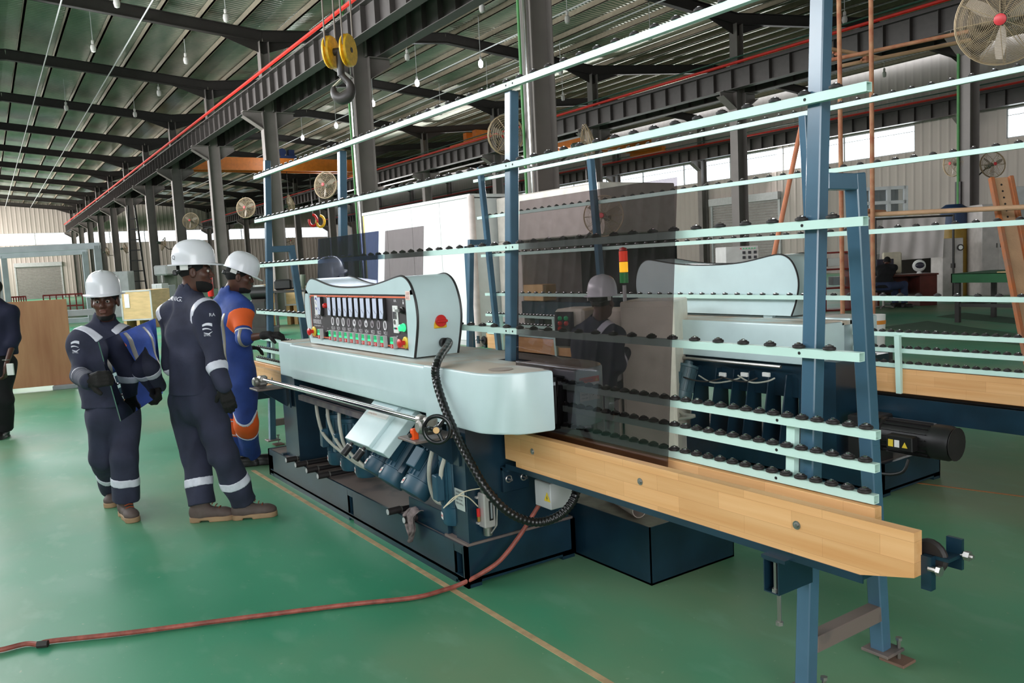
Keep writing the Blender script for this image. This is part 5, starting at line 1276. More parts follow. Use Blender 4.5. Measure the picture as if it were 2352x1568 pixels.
def person(name, J, label, jacket, trousers, skin_arm=False, gloves=(True, True), cover=False, hemz=None, res=.0085, boots='boot', sleeve=1.0, loose=1.0, seed=1, beard=False, hat=True, tapes=True, headres=.0048, hatrot=0.0, tilt=0.0, collar=True):
    """J: joints in hall coordinates"""
    J = {k: (v if k.startswith('hand') else np.asarray(v, float)) for k, v in J.items()}
    root = V(*J['root'][:2], 0); T = thing(name, root, label, 'person')
    tr, tf, tu = frame(J['face']); pel, nk, hd = J['pelvis'], J['neck'], J['head']; ch = pel+(nk-pel)*.66; wa = pel+(nk-pel)*.28
    hf, HA = head_fn(hd, J['look'], tilt=tilt); nkt = hd-HA[2]*.075-HA[1]*.02
    sh = {1: J['shR'], -1: J['shL']}; el = {1: J['elR'], -1: J['elL']}; wr = {1: J['wrR'], -1: J['wrL']}; hp = {1: J['hpR'], -1: J['hpL']}; kn = {1: J['knR'], -1: J['knL']}; an = {1: J['anR'], -1: J['anL']}
    hands = {s: hand_prims(wr[s], *J['handR' if s > 0 else 'handL'], side=s) for s in (1, -1)}
    def torso(p, g):
        d = d_loft(p, pel-V(0, 0, .04), wa, tr, (.150+g, .105+g), (.145+g, .10+g)); d = smin(d, d_loft(p, wa, ch, tr, (.145+g, .10+g), (.165+g, .112+g)), .05)
        shm = (sh[1]+sh[-1])/2; d = smin(d, d_loft(p, ch, shm-tu*.015, sh[1]-sh[-1], (.165+g, .112+g), (.155+g, .070+g)), .05)
        for s in (1, -1): d = smin(d, d_cap(p, nk+V(0, 0, -.01), sh[s], .055+g, .062+g), .05)
        return d
    def arms(p, g, t=1.0):
        d = None
        for s in (1, -1):
            a = d_cap(p, sh[s], el[s], .062+g, .048+g)
            if t > .5: a = smin(a, d_cap(p, el[s], el[s]+(wr[s]-el[s])*min(1, (t-.5)*2), .048+g, .048+g-(.014*min(1, (t-.5)*2))), .03)
            d = a if d is None else np.minimum(d, a)
        return d
    def legs(p, g):
        d = None
        for s in (1, -1):
            a = d_cap(p, hp[s], kn[s], .088+g, .062+g); a = smin(a, d_cap(p, kn[s], an[s], .062+g*1.1, .050+g*1.4), .03); d = a if d is None else smin(d, a, .012)
        return smin(d, d_loft(p, (hp[1]+hp[-1])/2-V(0, 0, .01), pel+V(0, 0, .06), tr, (.135+g, .105+g), (.145+g, .105+g)), .06)
    def hnd(p, g):
        d = None
        for s in (1, -1):
            def one(pp, s=s):
                h_ = None
                for (a, b, ra, rb) in hands[s]:
                    x = d_cap(pp, a, b, ra+g, rb+g); h_ = x if h_ is None else smin(h_, x, .005)
                return h_
            h_ = near(one, p, wr[s], .30); d = h_ if d is None else np.minimum(d, h_)
        return d
    def body(p):
        d = near(hf, p, hd, .26); d = smin(d, d_cap(p, nkt+V(0, 0, .03), nk, .053, .062), .025)
        far = np.minimum(torso(p, -.02), legs(p, -.02)); d = smin(d, far, .03); d = smin(d, arms(p, -.012), .02); d = smin(d, hnd(p, 0), .008); return d
    allp = np.array([hd, pel, nk]+[x for q in (sh, el, wr, hp, kn, an) for x in q.values()]); lo = allp.min(0)-.2; hi = allp.max(0)+.2
    sdf_part('body', body, lo, hi, max(headres, res*.7), 'skin', T)
    # face
    r, f, u = HA
    for s in (1, -1):
        b = MB(); b.ell(hd+r*s*.031+f*.082+u*.004, (.0125, .0125, .0100)); e = b.build('eye', 'eye_white', T); b = MB(); b.ell(hd+r*s*.030+f*.0925+u*.0035, (.0068, .003, .0070), ax=(r, f, u)); b.build('iris', 'hair', e)
        b = MB(); b.tube([hd+r*s*.016+f*.0985+u*.021, hd+r*s*.032+f*.0955+u*.027, hd+r*s*.047+f*.083+u*.023], [.003, .0042, .0025], 6); b.build('eyebrow', 'hair', T)
    b = MB(); b.ell(hd+f*.0985-u*.0585, (.022, .006, .0052), ax=(r, f, u)); b.ell(hd+f*.0965-u*.0685, (.019, .007, .006), ax=(r, f, u)); b.build('lips', 'lip', T)
    A3 = np.array([r, f, u])
    def hair(p):
        q = (p-hd)@A3.T; qx = np.abs(q[:, 0]); d = d_ell(q, (0, -.012, .032), (.0775, .0975, .0855)); d = np.maximum(d, -(q[:, 2]+.045-.9*np.maximum(0, q[:, 1]+.02))); return np.maximum(d, q[:, 1]-.060)
    sdf_part('hair', hair, hd-.14, hd+.14, .006, 'hair', T)
    if beard:
        def bf(p):
            q = (p-hd)@A3.T; d = hf(p)-(.002+.004*beard); qx = np.abs(q[:, 0])
            d = np.minimum(d, d_ell(q, (0, .055, -.107), (.036*beard, .036*beard, .028*beard))); reg = np.maximum(q[:, 2]+(.074 if beard > .6 else .092)-.5*np.maximum(0, qx-.028), -(q[:, 1]-.005)); return smax(smax(d, reg, .004), -d_ell(q, (0, .10, -.060), (.034, .04, .020)), .004)
        sdf_part('beard', bf, hd-.15, hd+.15, .005, 'hair', T)
    if hat: helmet_part(hd, HA, T, rot=hatrot)
    # clothing
    fo = folds(seed, .0062*loose, 1.15); fo2 = folds(seed+5, .0066*loose, 1.1); g0 = .020*loose
    hem = hemz if hemz is not None else pel[2]-.03
    def coat(p):
        d = torso(p, g0)
        if not cover: d = smin(d, d_loft(p, V(pel[0], pel[1], hem-.05), wa, tr, (.175+g0, .130+g0), (.150+g0, .105+g0)), .05)
        a = arms(p, .010*loose, sleeve); d = smin(d, a, .035)
        if collar:
            nq = d_cap(p, nk-V(0, 0, .02), nk+(nkt-nk)*.62, .080, .073); nq = np.maximum(nq, -d_cap(p, nk-V(0, 0, .2), nk+(nkt-nk)*1.6, .058, .064)); d = smin(d, nq, .02)
        d = d+fo(p); d = np.maximum(d, -d_cap(p, nk+V(0, 0, .02), nkt+V(0, 0, .1), .060, .062))
        if not cover: d = np.maximum(d, hem-p[:, 2])
        d = smax(d, -hnd(p, .004), .01)
        return d
    def pants(p):
        d = legs(p, .019*loose)+fo2(p)
        for s in (1, -1): d = np.maximum(d, -np.maximum(-((p-(an[s]+V(0, 0, .012)))@nrm(an[s]-kn[s])), d_cap(p, kn[s], an[s]+(an[s]-kn[s])*.5, .14, .14)))
        if not cover: d = np.maximum(d, p[:, 2]-(pel[2]+.09))
        return d
    if cover:
        def suit(p): return smin(coat(p), pants(p), .04)
        sdf_part('coverall', suit, lo, hi, res, jacket, T); gar = suit
    else:
        sdf_part('jacket', coat, lo, hi, res, jacket, T); sdf_part('trousers', pants, lo, hi, res, trousers, T); gar = lambda p: np.minimum(coat(p), pants(p))
    for s, on in ((1, gloves[0]), (-1, gloves[1])):
        if on:
            def gf(p, s=s):
                d = None
                for (a, b, ra, rb) in hands[s]:
                    x = d_cap(p, a, b, ra+.0025, rb+.0025); d = x if d is None else smin(d, x, .005)
                return smin(d, d_cap(p, wr[s]-nrm(wr[s]-el[s])*.03, wr[s]+nrm(wr[s]-el[s])*.02, .034, .03), .012)
            q = np.array([x for h_ in hands[s] for x in h_[:2]]+[wr[s]]); sdf_part('glove', gf, q.min(0)-.07, q.max(0)+.07, .0042, 'glove_black', T)
    for s, tk in ((1, 'toeR'), (-1, 'toeL')):
        up, sole, g = boot_fn(an[s], J[tk]); lo2 = g-V(.26, .26, .01); hi2 = g+V(.26, .26, .24)
        if boots == 'boot':
            bt = sdf_part('boot', up, lo2, hi2, .006, 'boot_leather', T); sdf_part('sole', sole, lo2, hi2, .006, 'boot_sole', bt)
            d = nrm(V(J[tk][0], J[tk][1], 0)); sd = np.cross(d, (0, 0, 1)); b = MB()
            for k in range(4):
                c = g+d*(.045+.022*k)+V(0, 0, .128-.014*k); b.tube([c-sd*.026, c+V(0, 0, .006), c+sd*.026], .0034, 5)
            b.build('laces', 'lace', bt)
        else:
            bt = sdf_part('shoe', lambda p: np.minimum(np.maximum(up(p), p[:, 2]-(g[2]+.085)), sole(p)), lo2, hi2, .007, 'black_plastic', T)
    def patch(nm, m, c, A, hx, th=.003, h=.006):
        c = np.asarray(c, float); A = np.array([nrm(a) for a in A])
        return sdf_part(nm, lambda p: np.maximum(gar(p)-th, d_box(p, c, A, hx)), c-np.linalg.norm(hx)-.01, c+np.linalg.norm(hx)+.01, h, m, T)
    def band(nm, m, a, b, t, wdt, rad, th=.003):
        a = np.asarray(a); b = np.asarray(b); c = a+(b-a)*t; ax = nrm(b-a); u_ = nrm(np.cross(ax, (.3, .2, .9))) if abs(ax[2]) < .9 else nrm(np.cross(ax, (1, 0, 0))); return patch(nm, m, c, (ax, u_, np.cross(ax, u_)), (wdt/2, rad, rad), th)
    T_ = dict(root=T, gar=gar, patch=patch, band=band, sh=sh, el=el, wr=wr, kn=kn, an=an, frame=(tr, tf, tu), pel=pel, nk=nk, hd=hd)
    return T_
def cling_text(P, name, body, px, py, d0, size, m, updir=(0, 0, 1), sx=1.0, right=None):
    """lettering wrapped onto the cloth at the spot seen at (px, py)"""
    r = ray(px, py); ts = np.linspace(d0-.6, d0+.6, 500); pts = CPOS+ts[:, None]*r; dd = P['gar'](pts); k = np.argmax(dd < 0)
    if dd[k] >= 0: return None
    c = pts[k]; e = 2e-3; nrmv = nrm(np.array([P['gar'](np.array([c+V(*[(e if i == j else 0) for i in range(3)])]))[0]-P['gar'](np.array([c-V(*[(e if i == j else 0) for i in range(3)])]))[0] for j in range(3)]))
    u = V(*updir); u = nrm(u-nrmv*(u@nrmv)); rt = np.cross(u, nrmv)
    o = text_part(name, body, c+nrmv*.05, rt, u, size, m, P['root'], align='CENTER', sx=sx) if isinstance(body, str) else body(c+nrmv*.05, rt, u, size)
    me = o.data; off = world_loc(P['root']); co = np.zeros(len(me.vertices)*3); me.vertices.foreach_get('co', co); co = co.reshape(-1, 3)+off
    t = np.zeros(len(co))
    for _ in range(30): q = co-t[:, None]*nrmv; t += np.clip(P['gar'](q), -.02, .02)*.8
    co = co-np.minimum(t, .12)[:, None]*nrmv+nrmv*.0035-off; me.vertices.foreach_set('co', co.ravel()); me.update()
    return o
def logo_shape(P, m):
    def mk(o_, rt, u, s):
        b = MB(); nn = np.cross(rt, u)
        def strip(pts, w0, w1):
            n = 8; vs = []; 
            for i in range(n+1):
                t = i/n; x = pts[0][0]+(pts[1][0]-pts[0][0])*t; y = pts[0][1]+(pts[1][1]-pts[0][1])*t+pts[2]*math.sin(math.pi*t); w = w0+(w1-w0)*t
                vs += [o_+rt*x*s+u*(y+w)*s, o_+rt*x*s+u*(y-w)*s]
            b.add(vs, [(2*i, 2*i+1, 2*i+3, 2*i+2) for i in range(n)])
        strip(((-.45, .42), (.5, .46), .12), .10, .16); strip(((-.45, .06), (.4, -.04), .10), .09, .03); strip(((-.35, -.30), (.12, -.46), 0), .035, .07); strip(((.12, -.46), (.5, -.22), 0), .07, .02)
        return b.build('sleeve_logo', m, P['root'], smooth=False)
    return mk
D = lambda x, y, d: at(x, y, d=d)
rI, fI = nrm(V(CR[0][0], CR[0][1], 0)), nrm(V(CR[2][0], CR[2][1], 0))      # picture right and depth on the floor
def face(a, b): return rI*a+fI*b
def foot(px, py, dz=.10): q = at(px, py, z=0); return q+V(0, 0, dz)
# ---- worker 2: navy suit, profile, hands down
a2 = foot(565, 1190); b2 = foot(468, 1196)
P2 = person('person', dict(root=(a2+b2)/2, pelvis=D(447, 898, 5.40), neck=D(433, 688, 5.42), head=D(447, 625, 5.40), face=face(.80, .60), look=face(.96, .28),
    shR=D(474, 722, 5.27), shL=D(392, 722, 5.56), elR=D(497, 838, 5.22), elL=D(398, 835, 5.66), wrR=D(514, 888, 5.16), wrL=D(428, 885, 5.74), hpR=D(468, 925, 5.33), hpL=D(425, 925, 5.47),
    knR=D(514, 1045, 5.27), knL=D(450, 1048, 5.46), anR=a2, anL=b2, toeR=face(.98, .2), toeL=face(.98, .1), handR=(face(.25, -.1)+V(0, 0, -.95), face(-.3, .9), .45), handL=(face(.5, 0)+V(0, 0, -.8), face(-.2, -.9), .45)),
    'man in navy coverall jacket and white helmet standing in profile, the tallest helmet', 'navy_cloth', 'navy_cloth', hemz=D(447, 900, 5.4)[2], seed=3, beard=1.05, loose=1.25)
# ---- the sheet of glass carried by worker 1: turned so that it mirrors worker 3
GC = D(300, 850, 5.20); _t = nrm(D(548, 800, 6.7)-GC); _v = nrm(GC-CPOS); GN = nrm(_t-_v)
def on_glass(px, py): r = ray(px, py); t = ((GC-CPOS)@GN)/(r@GN); return CPOS+t*r
def held():
    Q = [on_glass(*q) for q in ((226, 785), (356, 731), (373, 903), (277, 967))]; b = MB()
    b.add([q+GN*.003 for q in Q]+[q-GN*.003 for q in Q], [(0, 1, 2, 3), (7, 6, 5, 4), (0, 4, 5, 1), (1, 5, 6, 2), (2, 6, 7, 3), (3, 7, 4, 0)])
    if (np.cross(Q[1]-Q[0], Q[2]-Q[0]))@GN < 0: b.f = [f[::-1] for f in b.f]
    o = b.build('glass_sheet', 'glass_mirror', smooth=False); tag(o, 'blue mirror glass sheet carried by the man facing the camera', 'glass sheet')
held()
# ---- worker 1: navy suit, facing us with a sheet of glass
a1 = foot(291, 1186); b1 = foot(262, 1150)
P1 = person('person', dict(root=(a1+b1)/2, pelvis=D(262, 935, 5.60), neck=D(238, 752, 5.62), head=D(241, 693, 5.55), face=face(.42, -.90), look=face(.28, -.96),
    shR=D(192, 783, 5.52), shL=D(282, 775, 5.66), elR=D(184, 862, 5.44), elL=on_glass(318, 852)+fI*.16, wrR=on_glass(216, 874)-rI*.035+fI*.01, wrL=on_glass(352, 890)+fI*.07, hpR=D(238, 955, 5.56), hpL=D(285, 950, 5.63),
    knR=D(238, 1050, 5.62), knL=D(287, 1050, 5.55), anR=b1, anL=a1, toeR=face(.3, -.9), toeL=face(.62, -.78), handR=(face(.75, -.35)+V(0, 0, .1), face(.2, .9)+V(0, 0, -.1), 1.05, (1.2, .1)), handL=(face(.25, -.5)+V(0, 0, -.6), face(-.8, -.2), .95)),
    'man in navy suit and white helmet facing the camera with a blue glass sheet', 'navy_cloth', 'navy_cloth', hemz=D(255, 930, 5.6)[2], seed=11, beard=.35, loose=1.15)
# ---- worker 3: royal blue coverall with orange sleeve
a3 = foot(578, 1068); b3 = foot(543, 1072)
P3 = person('person', dict(root=(a3+b3)/2, pelvis=D(547, 868, 6.76), neck=D(527, 676, 6.76), head=D(548, 637, 6.70), face=face(.78, .62), look=face(.93, .36),
    shR=D(556, 712, 6.62), shL=D(504, 705, 6.92), elR=D(560, 778, 6.50), elL=D(505, 785, 7.02), wrR=D(613, 769, 6.44), wrL=D(560, 800, 7.12), hpR=D(558, 888, 6.69), hpL=D(534, 886, 6.84),
    knR=D(566, 975, 6.64), knL=D(545, 975, 6.84), anR=a3, anL=b3, toeR=face(.98, .2), toeL=face(.98, .2), handR=(face(.98, .1)+V(0, 0, -.05), V(0, 0, -1)+face(0, .3), .75), handL=(face(.8, .4), V(0, 0, -1), .5)),
    'man in royal blue coverall with orange sleeve reaching to the machine', 'royal_cloth', 'royal_cloth', cover=True, sleeve=.58, gloves=(True, True), seed=21, boots='shoe', loose=1.2, beard=.3, hatrot=.30, tilt=.12)
# tapes, patches and lettering
def tapes(P, legt=.52, arm=.62):
    for s in (1, -1):
        P['band']('reflective_band', 'reflective_tape', P['kn'][s], P['an'][s], legt, .055, .115); P['band']('reflective_band', 'reflective_tape', P['el'][s], P['wr'][s], arm-.45, .055, .085)
        a = P['nk']; b = P['sh'][s]; c = a+(b-a)*.92+V(0, 0, .03); ax = nrm(b-a); fw = P['frame'][1]; P['patch']('shoulder_tape', 'reflective_tape', c, (nrm(ax+fw*.25), nrm(fw-ax*.25), np.cross(ax, fw)), (.026, .105, .075))
tapes(P2); tapes(P1)
cling_text(P2, 'back_print', 'EPAIL NIG.', 398, 690, 5.4, .040, 'reflective_tape'); cling_text(P2, 'sleeve_print', 'RA', 487, 726, 5.2, .030, 'reflective_tape')
cling_text(P2, 'sleeve_logo', logo_shape(P2, 'reflective_tape'), 476, 757, 5.25, .062, 'reflective_tape'); cling_text(P2, 'logo_caption', 'EPAIL', 477, 772, 5.25, .018, 'reflective_tape')
cling_text(P1, 'sleeve_logo', logo_shape(P1, 'reflective_tape'), 173, 797, 5.5, .062, 'reflective_tape'); cling_text(P1, 'logo_caption', 'EPAIL', 174, 811, 5.5, .018, 'reflective_tape')
P3['band']('orange_patch', 'orange_cloth', P3['sh'][1], P3['el'][1], .40, .15, .10); P3['band']('white_piping', 'reflective_tape', P3['sh'][1], P3['el'][1], .78, .014, .10, .005); P3['band']('grey_band', 'grey_tape', P3['el'][1], P3['wr'][1], .02, .03, .09, .004)
for s in (1, -1):
    P3['band']('knee_patch', 'orange_cloth', P3['kn'][s], P3['an'][s], .02, .15, .12); P3['band']('white_piping', 'reflective_tape', P3['kn'][s], P3['an'][s], .24, .012, .12, .005); P3['band']('white_piping', 'reflective_tape', P3['kn'][s], P3['an'][s], -.18, .012, .12, .005)
    tr, tf, tu = P3['frame']; c = (P3['pel']+P3['nk'])/2+tr*s*.10-tf*.11; P3['patch']('back_tape', 'grey_tape', c, (tr, tf, V(0, 0, 1)), (.016, .09, .20))
P3['band']('wrist_strap', 'orange_cloth', P3['el'][1], P3['wr'][1], .93, .012, .06, .010)
def q_mark():
    c = P2['hd']; r, f, u = frame(face(.96, .28)); p = c+u*.088-f*.105+r*.078; n = nrm(r*.8-f*.6); 
    text_part('helmet_mark', 'Q', p+n*.010, np.cross(u, n), u, .035, 'print_dark', P2['root'], align='CENTER', ext=.002)
q_mark()
# ---- person cut by the left edge
a0 = foot(10, 1003, .08); b0 = foot(-55, 1000, .08)
P0 = person('person', dict(root=(a0+b0)/2, pelvis=D(-8, 815, 8.70), neck=D(-14, 700, 8.7), head=D(-18, 665, 8.66), face=face(-.2, -.97), look=face(-.3, -.95), shR=D(-52, 718, 8.7), shL=D(22, 718, 8.7), elR=D(-70, 770, 8.7), elL=D(34, 775, 8.66), wrR=D(-50, 820, 8.5), wrL=D(14, 838, 8.5),
    hpR=D(-25, 835, 8.7), hpL=D(5, 835, 8.7), knR=D(-30, 915, 8.7), knL=D(8, 915, 8.68), anR=b0, anL=a0, toeR=face(-.1, -1), toeL=face(.2, -.97), handR=(V(0, 0, -1)+face(.1, 0), face(1, 0), .4), handL=(V(0, 0, -1)+face(-.1, 0), face(-1, 0), .5)),
    'person in a loose dark blue top and black trousers, cut by the left edge', 'dark_blue_cloth', 'black_cloth', hemz=D(0, 815, 8.7)[2], hat=False, gloves=(False, False), boots='shoe', seed=31, loose=1.9, res=.011, headres=.008, sleeve=.62, collar=False)
b = MB(); q = D(13, 826, 8.5); b.tube([q+V(.028*math.cos(t)*rI[0], .028*math.cos(t)*rI[1], 0)+fI*.028*math.sin(t) for t in np.linspace(0, 6.28, 13)], .006, 6, cap=False); b.build('bracelet', 'steel', P0['root'])
b = MB(); q = D(24, 848, 8.44); b.box(q, (.02, .07, .12), .004, (fI, rI, V(0, 0, 1))); o = b.build('phone', 'white_label'); tag(o, 'white phone in the hand of the person at the left edge', 'phone')
# ---- operator seated behind the big glass sheet
PO = person('person', dict(root=D(1360, 905, 6.33), pelvis=D(1358, 893, 6.30), neck=D(1374, 745, 6.30), head=D(1384, 694, 6.28), face=face(.42, .90), look=face(.55, .83), shR=D(1412, 772, 6.20), shL=D(1336, 768, 6.42), elR=D(1420, 840, 6.22), elL=D(1335, 840, 6.55), wrR=D(1440, 805, 6.40), wrL=D(1380, 850, 6.70),
    hpR=D(1378, 903, 6.27), hpL=D(1345, 900, 6.38), knR=D(1420, 890, 6.62), knL=D(1385, 890, 6.70), anR=D(1420, 1000, 6.62)*V(1, 1, 0)+V(0, 0, .10), anL=D(1385, 1000, 6.70)*V(1, 1, 0)+V(0, 0, .10), toeR=face(.4, .9), toeL=face(.4, .9), handR=(face(.35, .5)+V(0, 0, .8), face(.3, .95), .25), handL=(face(.5, .6), V(0, 0, -1), .5)),
    'man in navy jacket and white helmet seated at a monitor behind the glass', 'navy_cloth', 'navy_cloth', gloves=(False, False), seed=41, res=.011, headres=.007, hemz=D(1358, 893, 6.30)[2]-.05)
P = PO; a = P['nk']; b_ = P['sh'][1]; c = a+(b_-a)*.62+V(0, 0, .04); ax = nrm(b_-a); fw = P['frame'][1]; P['patch']('shoulder_tape', 'reflective_tape', c, (ax, fw, np.cross(ax, fw)), (.028, .13, .085)); P['band']('reflective_band', 'reflective_tape', P['el'][1], P['wr'][1], .25, .05, .085)
# ================================================================== far machines, furniture and stores
# ---- white booth behind the near machine
BY = 8.209
B = thing('paint_booth', (-15.6, BY+1.5, 0), 'large white panelled booth behind the near grinder', 'booth')
xl, xr = -18.13, -13.30
for k in range(4):
    a = xl+(xr-xl)*k/4; b = MB(); b.bx(a+.006, a+(xr-xl)/4-.006, BY, BY+.06, .1, 2.82, .004); b.build('wall_panel', 'white_paint', B)
b = MB(); b.bx(xl, xr, BY+.06, BY+3, .1, 2.80); b.build('booth_body', 'white_paint', B, smooth=False)
b = MB(); b.tube([(xr, BY, .0), (xr, BY, 2.85)], .07, 12); b.build('corner_trim', mat('trim_pinkish', (222, 204, 200), .4), B)
b = MB(); b.bx(xl-.02, xr+.02, BY-.03, BY+3.02, 2.82, 2.88); b.build('roof_edge', 'white_paint', B, smooth=False)
b = MB(); b.bx(xl-.05, xl, BY, BY+.2, 0, 2.85); b.build('yellow_edge', 'yellow', B, smooth=False)
b = MB(); b.bx(xl, xr, BY+.02, BY+3, 0, .1); b.build('plinth', 'light_grey', B, smooth=False)
# ---- cream washing machine to the right of the booth
x0 = xr+.1; C_ = thing('washing_line', (x0+1.5, BY+1.2, 0), 'cream glass washing line with a dark mouth right of the white booth', 'machine')
b = MB(); b.bx(x0, x0+3.0, BY+.5, BY+2.2, 1.95, 2.78, .02); b.build('hood', mat('cream_paint', (214, 204, 196), .45), C_)
b = MB(); b.bx(x0, x0+.75, BY+.5, BY+2.2, 0, 1.95, .01); b.build('end_panel', 'cream_paint', C_)
b = MB(); b.bx(x0+.75, x0+3.0, BY+1.9, BY+2.2, .0, 1.95); b.build('inner_back', 'matte_black', C_)
b = MB(); b.bx(x0+.75, x0+3.0, BY+.45, BY+1.9, .55, .85, .01); b.build('bed', 'teal', C_)
b = MB(); b.bx(x0+.9, x0+1.5, BY+.4, BY+.7, .86, 1.15, .01); b.build('tray_box', 'cardboard', C_)
b = MB()
for xx in (x0+1.0, x0+2.8): b.bx(xx-.06, xx+.06, BY+.6, BY+.72, 0, .55)
b.build('bed_leg', 'teal', C_)
# tall pale panel behind the mid post, in front of the booth
o = thing('door_frame_stand', at(1090, 880, y=6.8)*V(1, 1, 0), 'dark teal upright stand between booth and far rack', 'stand')
q = at(1090, 880, y=6.8); b = MB(); b.bx(q[0]-.05, q[0]+.05, q[1]-.03, q[1]+.03, 0.02, 1.86, .004); b.build('upright', 'post_sheen_blue', o); b = MB(); b.bx(q[0]-.03, q[0]+.35, q[1]-.03, q[1]+.03, 1.80, 1.86, .004); b.build('top_bar', 'post_sheen_blue', o); b = MB(); b.bx(q[0]-.12, q[0]+.12, q[1]-.12, q[1]+.12, 0, .02); b.build('base_plate', 'teal', o)
# ---- drilling machine with control head, seen through the glass
c = D(1306, 755, 6.45); DM = thing('drilling_machine', c*V(1, 1, 0)+V(.1, .1, 0), 'white drilling machine head with dark button panel behind the glass', 'machine')
r_, f_ = frame(face(-.55, -.83))[:2]; r_ = -r_ if r_@rI < 0 else r_; f2 = np.cross((0, 0, 1), r_); U = V(0, 0, 1)
b = MB(); b.box(c+f2*.16, (.26, .30, .31), .02, (r_, f2, U)); b.box(c+f2*.30+r_*.25+U*.02, (.30, .22, .24), .02, (r_, f2, U)); b.build('head_housing', mat('cream_white', (232, 224, 208), .4), DM)
b = MB(); b.box(c-f2*.012-r_*.03, (.17, .012, .27), .003, (r_, f2, U)); pn = b.build('button_panel', 'print_dark', DM)
for i in range(2):
    for j, cm in enumerate(('green_button', 'red')): 
        b = MB(); b.lathe([(.018, 0), (.018, .014), (.012, .018)], c-f2*.018+r_*(-.06+.055*i)+U*(.085-.04*j), axis=-f2, n=12); b.build('push_button', cm, pn)
for i in range(3):
    b = MB(); b.lathe([(.021, 0), (.021, .012)], c-f2*.018+r_*(-.085+.055*i)-U*.045, axis=-f2, n=14); b.build('gauge', 'white_label', pn)
b = MB(); b.lathe([(.018, 0), (.018, .02)], c-f2*.018-r_*.06+U*.005, axis=-f2, n=12); b.build('stop_button', 'red', pn)
b = MB(); b.lathe([(.03, 0), (.03, -.08), (.012, -.1), (.012, -.19)], c+f2*.3+r_*.1-U*.17, n=12); b.build('drill_spindle', 'steel', DM)
b = MB(); b.box(c+f2*.32+r_*.22-U*.62, (.2, .2, 1.05), .01, (r_, f2, U)); b.build('pillar', 'cream_white', DM)
b = MB(); b.box(c+f2*.12+r_*.05-U*.40, (.6, .35, .05), .01, (r_, f2, U)); b.box(c+f2*.12+r_*.05-U*.70, (.5, .3, .56), .01, (r_, f2, U)); b.build('work_table', 'light_grey', DM)
b = MB(); b.box(c+r_*.12-U*.34-f2*.05, (.30, .03, .03), .004, (r_, f2, U)); b.build('light_bar', emis('lamp_warm', (255, 246, 220), 3.0), DM)
for s in (-1, 1):
    b = MB(); e = c+r_*(.12+.17*s)-U*.33-f2*.05; b.lathe([(.022, -.03), (.022, .02), (.016, .03)], e, n=12); cp = b.build('green_cap', 'green_lit', DM); b = MB(); b.lathe([(.022, .02), (.022, .05), (.01, .06)], e, n=12); b.build('red_cap', 'red', cp)
# ---- monitor on a stand and signal tower
c = D(1452, 752, 6.62); MO = thing('monitor', c*V(1, 1, 0), 'large monitor on a stand in front of the seated operator', 'monitor')
mr = nrm(rI*.90-fI*.42); mf = np.cross((0, 0, 1), mr); mu = nrm(U+mf*.25); mf = np.cross(mu, mr)
b = MB(); b.box(c, (.46, .03, .30), .006, (mr, mf, mu)); b.build('screen_frame', 'black_plastic', MO)
b = MB(); b.box(c-mf*.0165, (.42, .002, .25), 0, (mr, mf, mu)); sc_ = b.build('screen', emis('screen_blue', (120, 132, 176), .55), MO)
b = MB(); b.box(c-mf*.0185+mr*.05+mu*.0, (.24, .001, .19), 0, (mr, mf, mu)); b.build('program_window', emis('screen_grey', (176, 172, 190), .55), sc_); b = MB(); b.box(c-mf*.0195+mr*.0-mu*.02, (.07, .001, .12), 0, (mr, mf, mu)); b.build('drawing', emis('screen_dark', (70, 90, 140), .5), sc_)
b = MB(); b.tube([c-mu*.14+mf*.02, c*V(1, 1, 0)+mf*V(.05, .05, 0)+V(0, 0, .03)], .022, 10); b.build('stand_pole', 'light_grey', MO); b = MB(); b.bx(c[0]-.2, c[0]+.2, c[1]-.2, c[1]+.2, 0, .03, .005); b.build('stand_foot', 'light_grey', MO)
cc = D(1506, 800, 6.5); CA = thing('control_cabinet', cc*V(1, 1, 0), 'white control cabinet standing behind the monitor', 'cabinet')
b = MB(); b.box(cc*V(1, 1, 0)+V(0, 0, .62), (.42, .45, 1.24), .01, (mr, mf*V(1, 1, 0), U)); b.build('cabinet_body', 'cream_white', CA); b = MB(); b.box(cc*V(1, 1, 0)+V(0, 0, .62)-mf*V(1, 1, 0)*.23, (.38, .01, 1.16), .004, (mr, mf*V(1, 1, 0), U)); b.build('cabinet_door', 'cream_white', CA)
q = D(1434, 655, 6.9); ST = thing('signal_tower', q*V(1, 1, 0), 'signal tower with red amber and green lights, amber lit', 'signal light')
b = MB(); b.tube([q*V(1, 1, 0)+V(0, 0, .02), q-U*.0], .016, 8); b.build('pole', 'light_grey', ST); b = MB(); b.bx(q[0]-.1, q[0]+.1, q[1]-.1, q[1]+.1, 0, .02); b.build('foot', 'light_grey', ST)
for k, (cm, nm) in enumerate(((mat('sig_green', (60, 170, 90), .3), 'green_light'), (emis('sig_amber', (255, 200, 40), 2.2), 'amber_light'), (emis('sig_red', (255, 70, 40), .6), 'red_light'))):
    b = MB(); b.lathe([(.036, 0), (.036, .085)], q+U*(.02+.09*k), n=14); b.build(nm, cm, ST)
b = MB(); b.lathe([(.034, 0), (.03, .02), (0, .03)], q+U*.29, n=14); b.build('cap', 'red', ST)
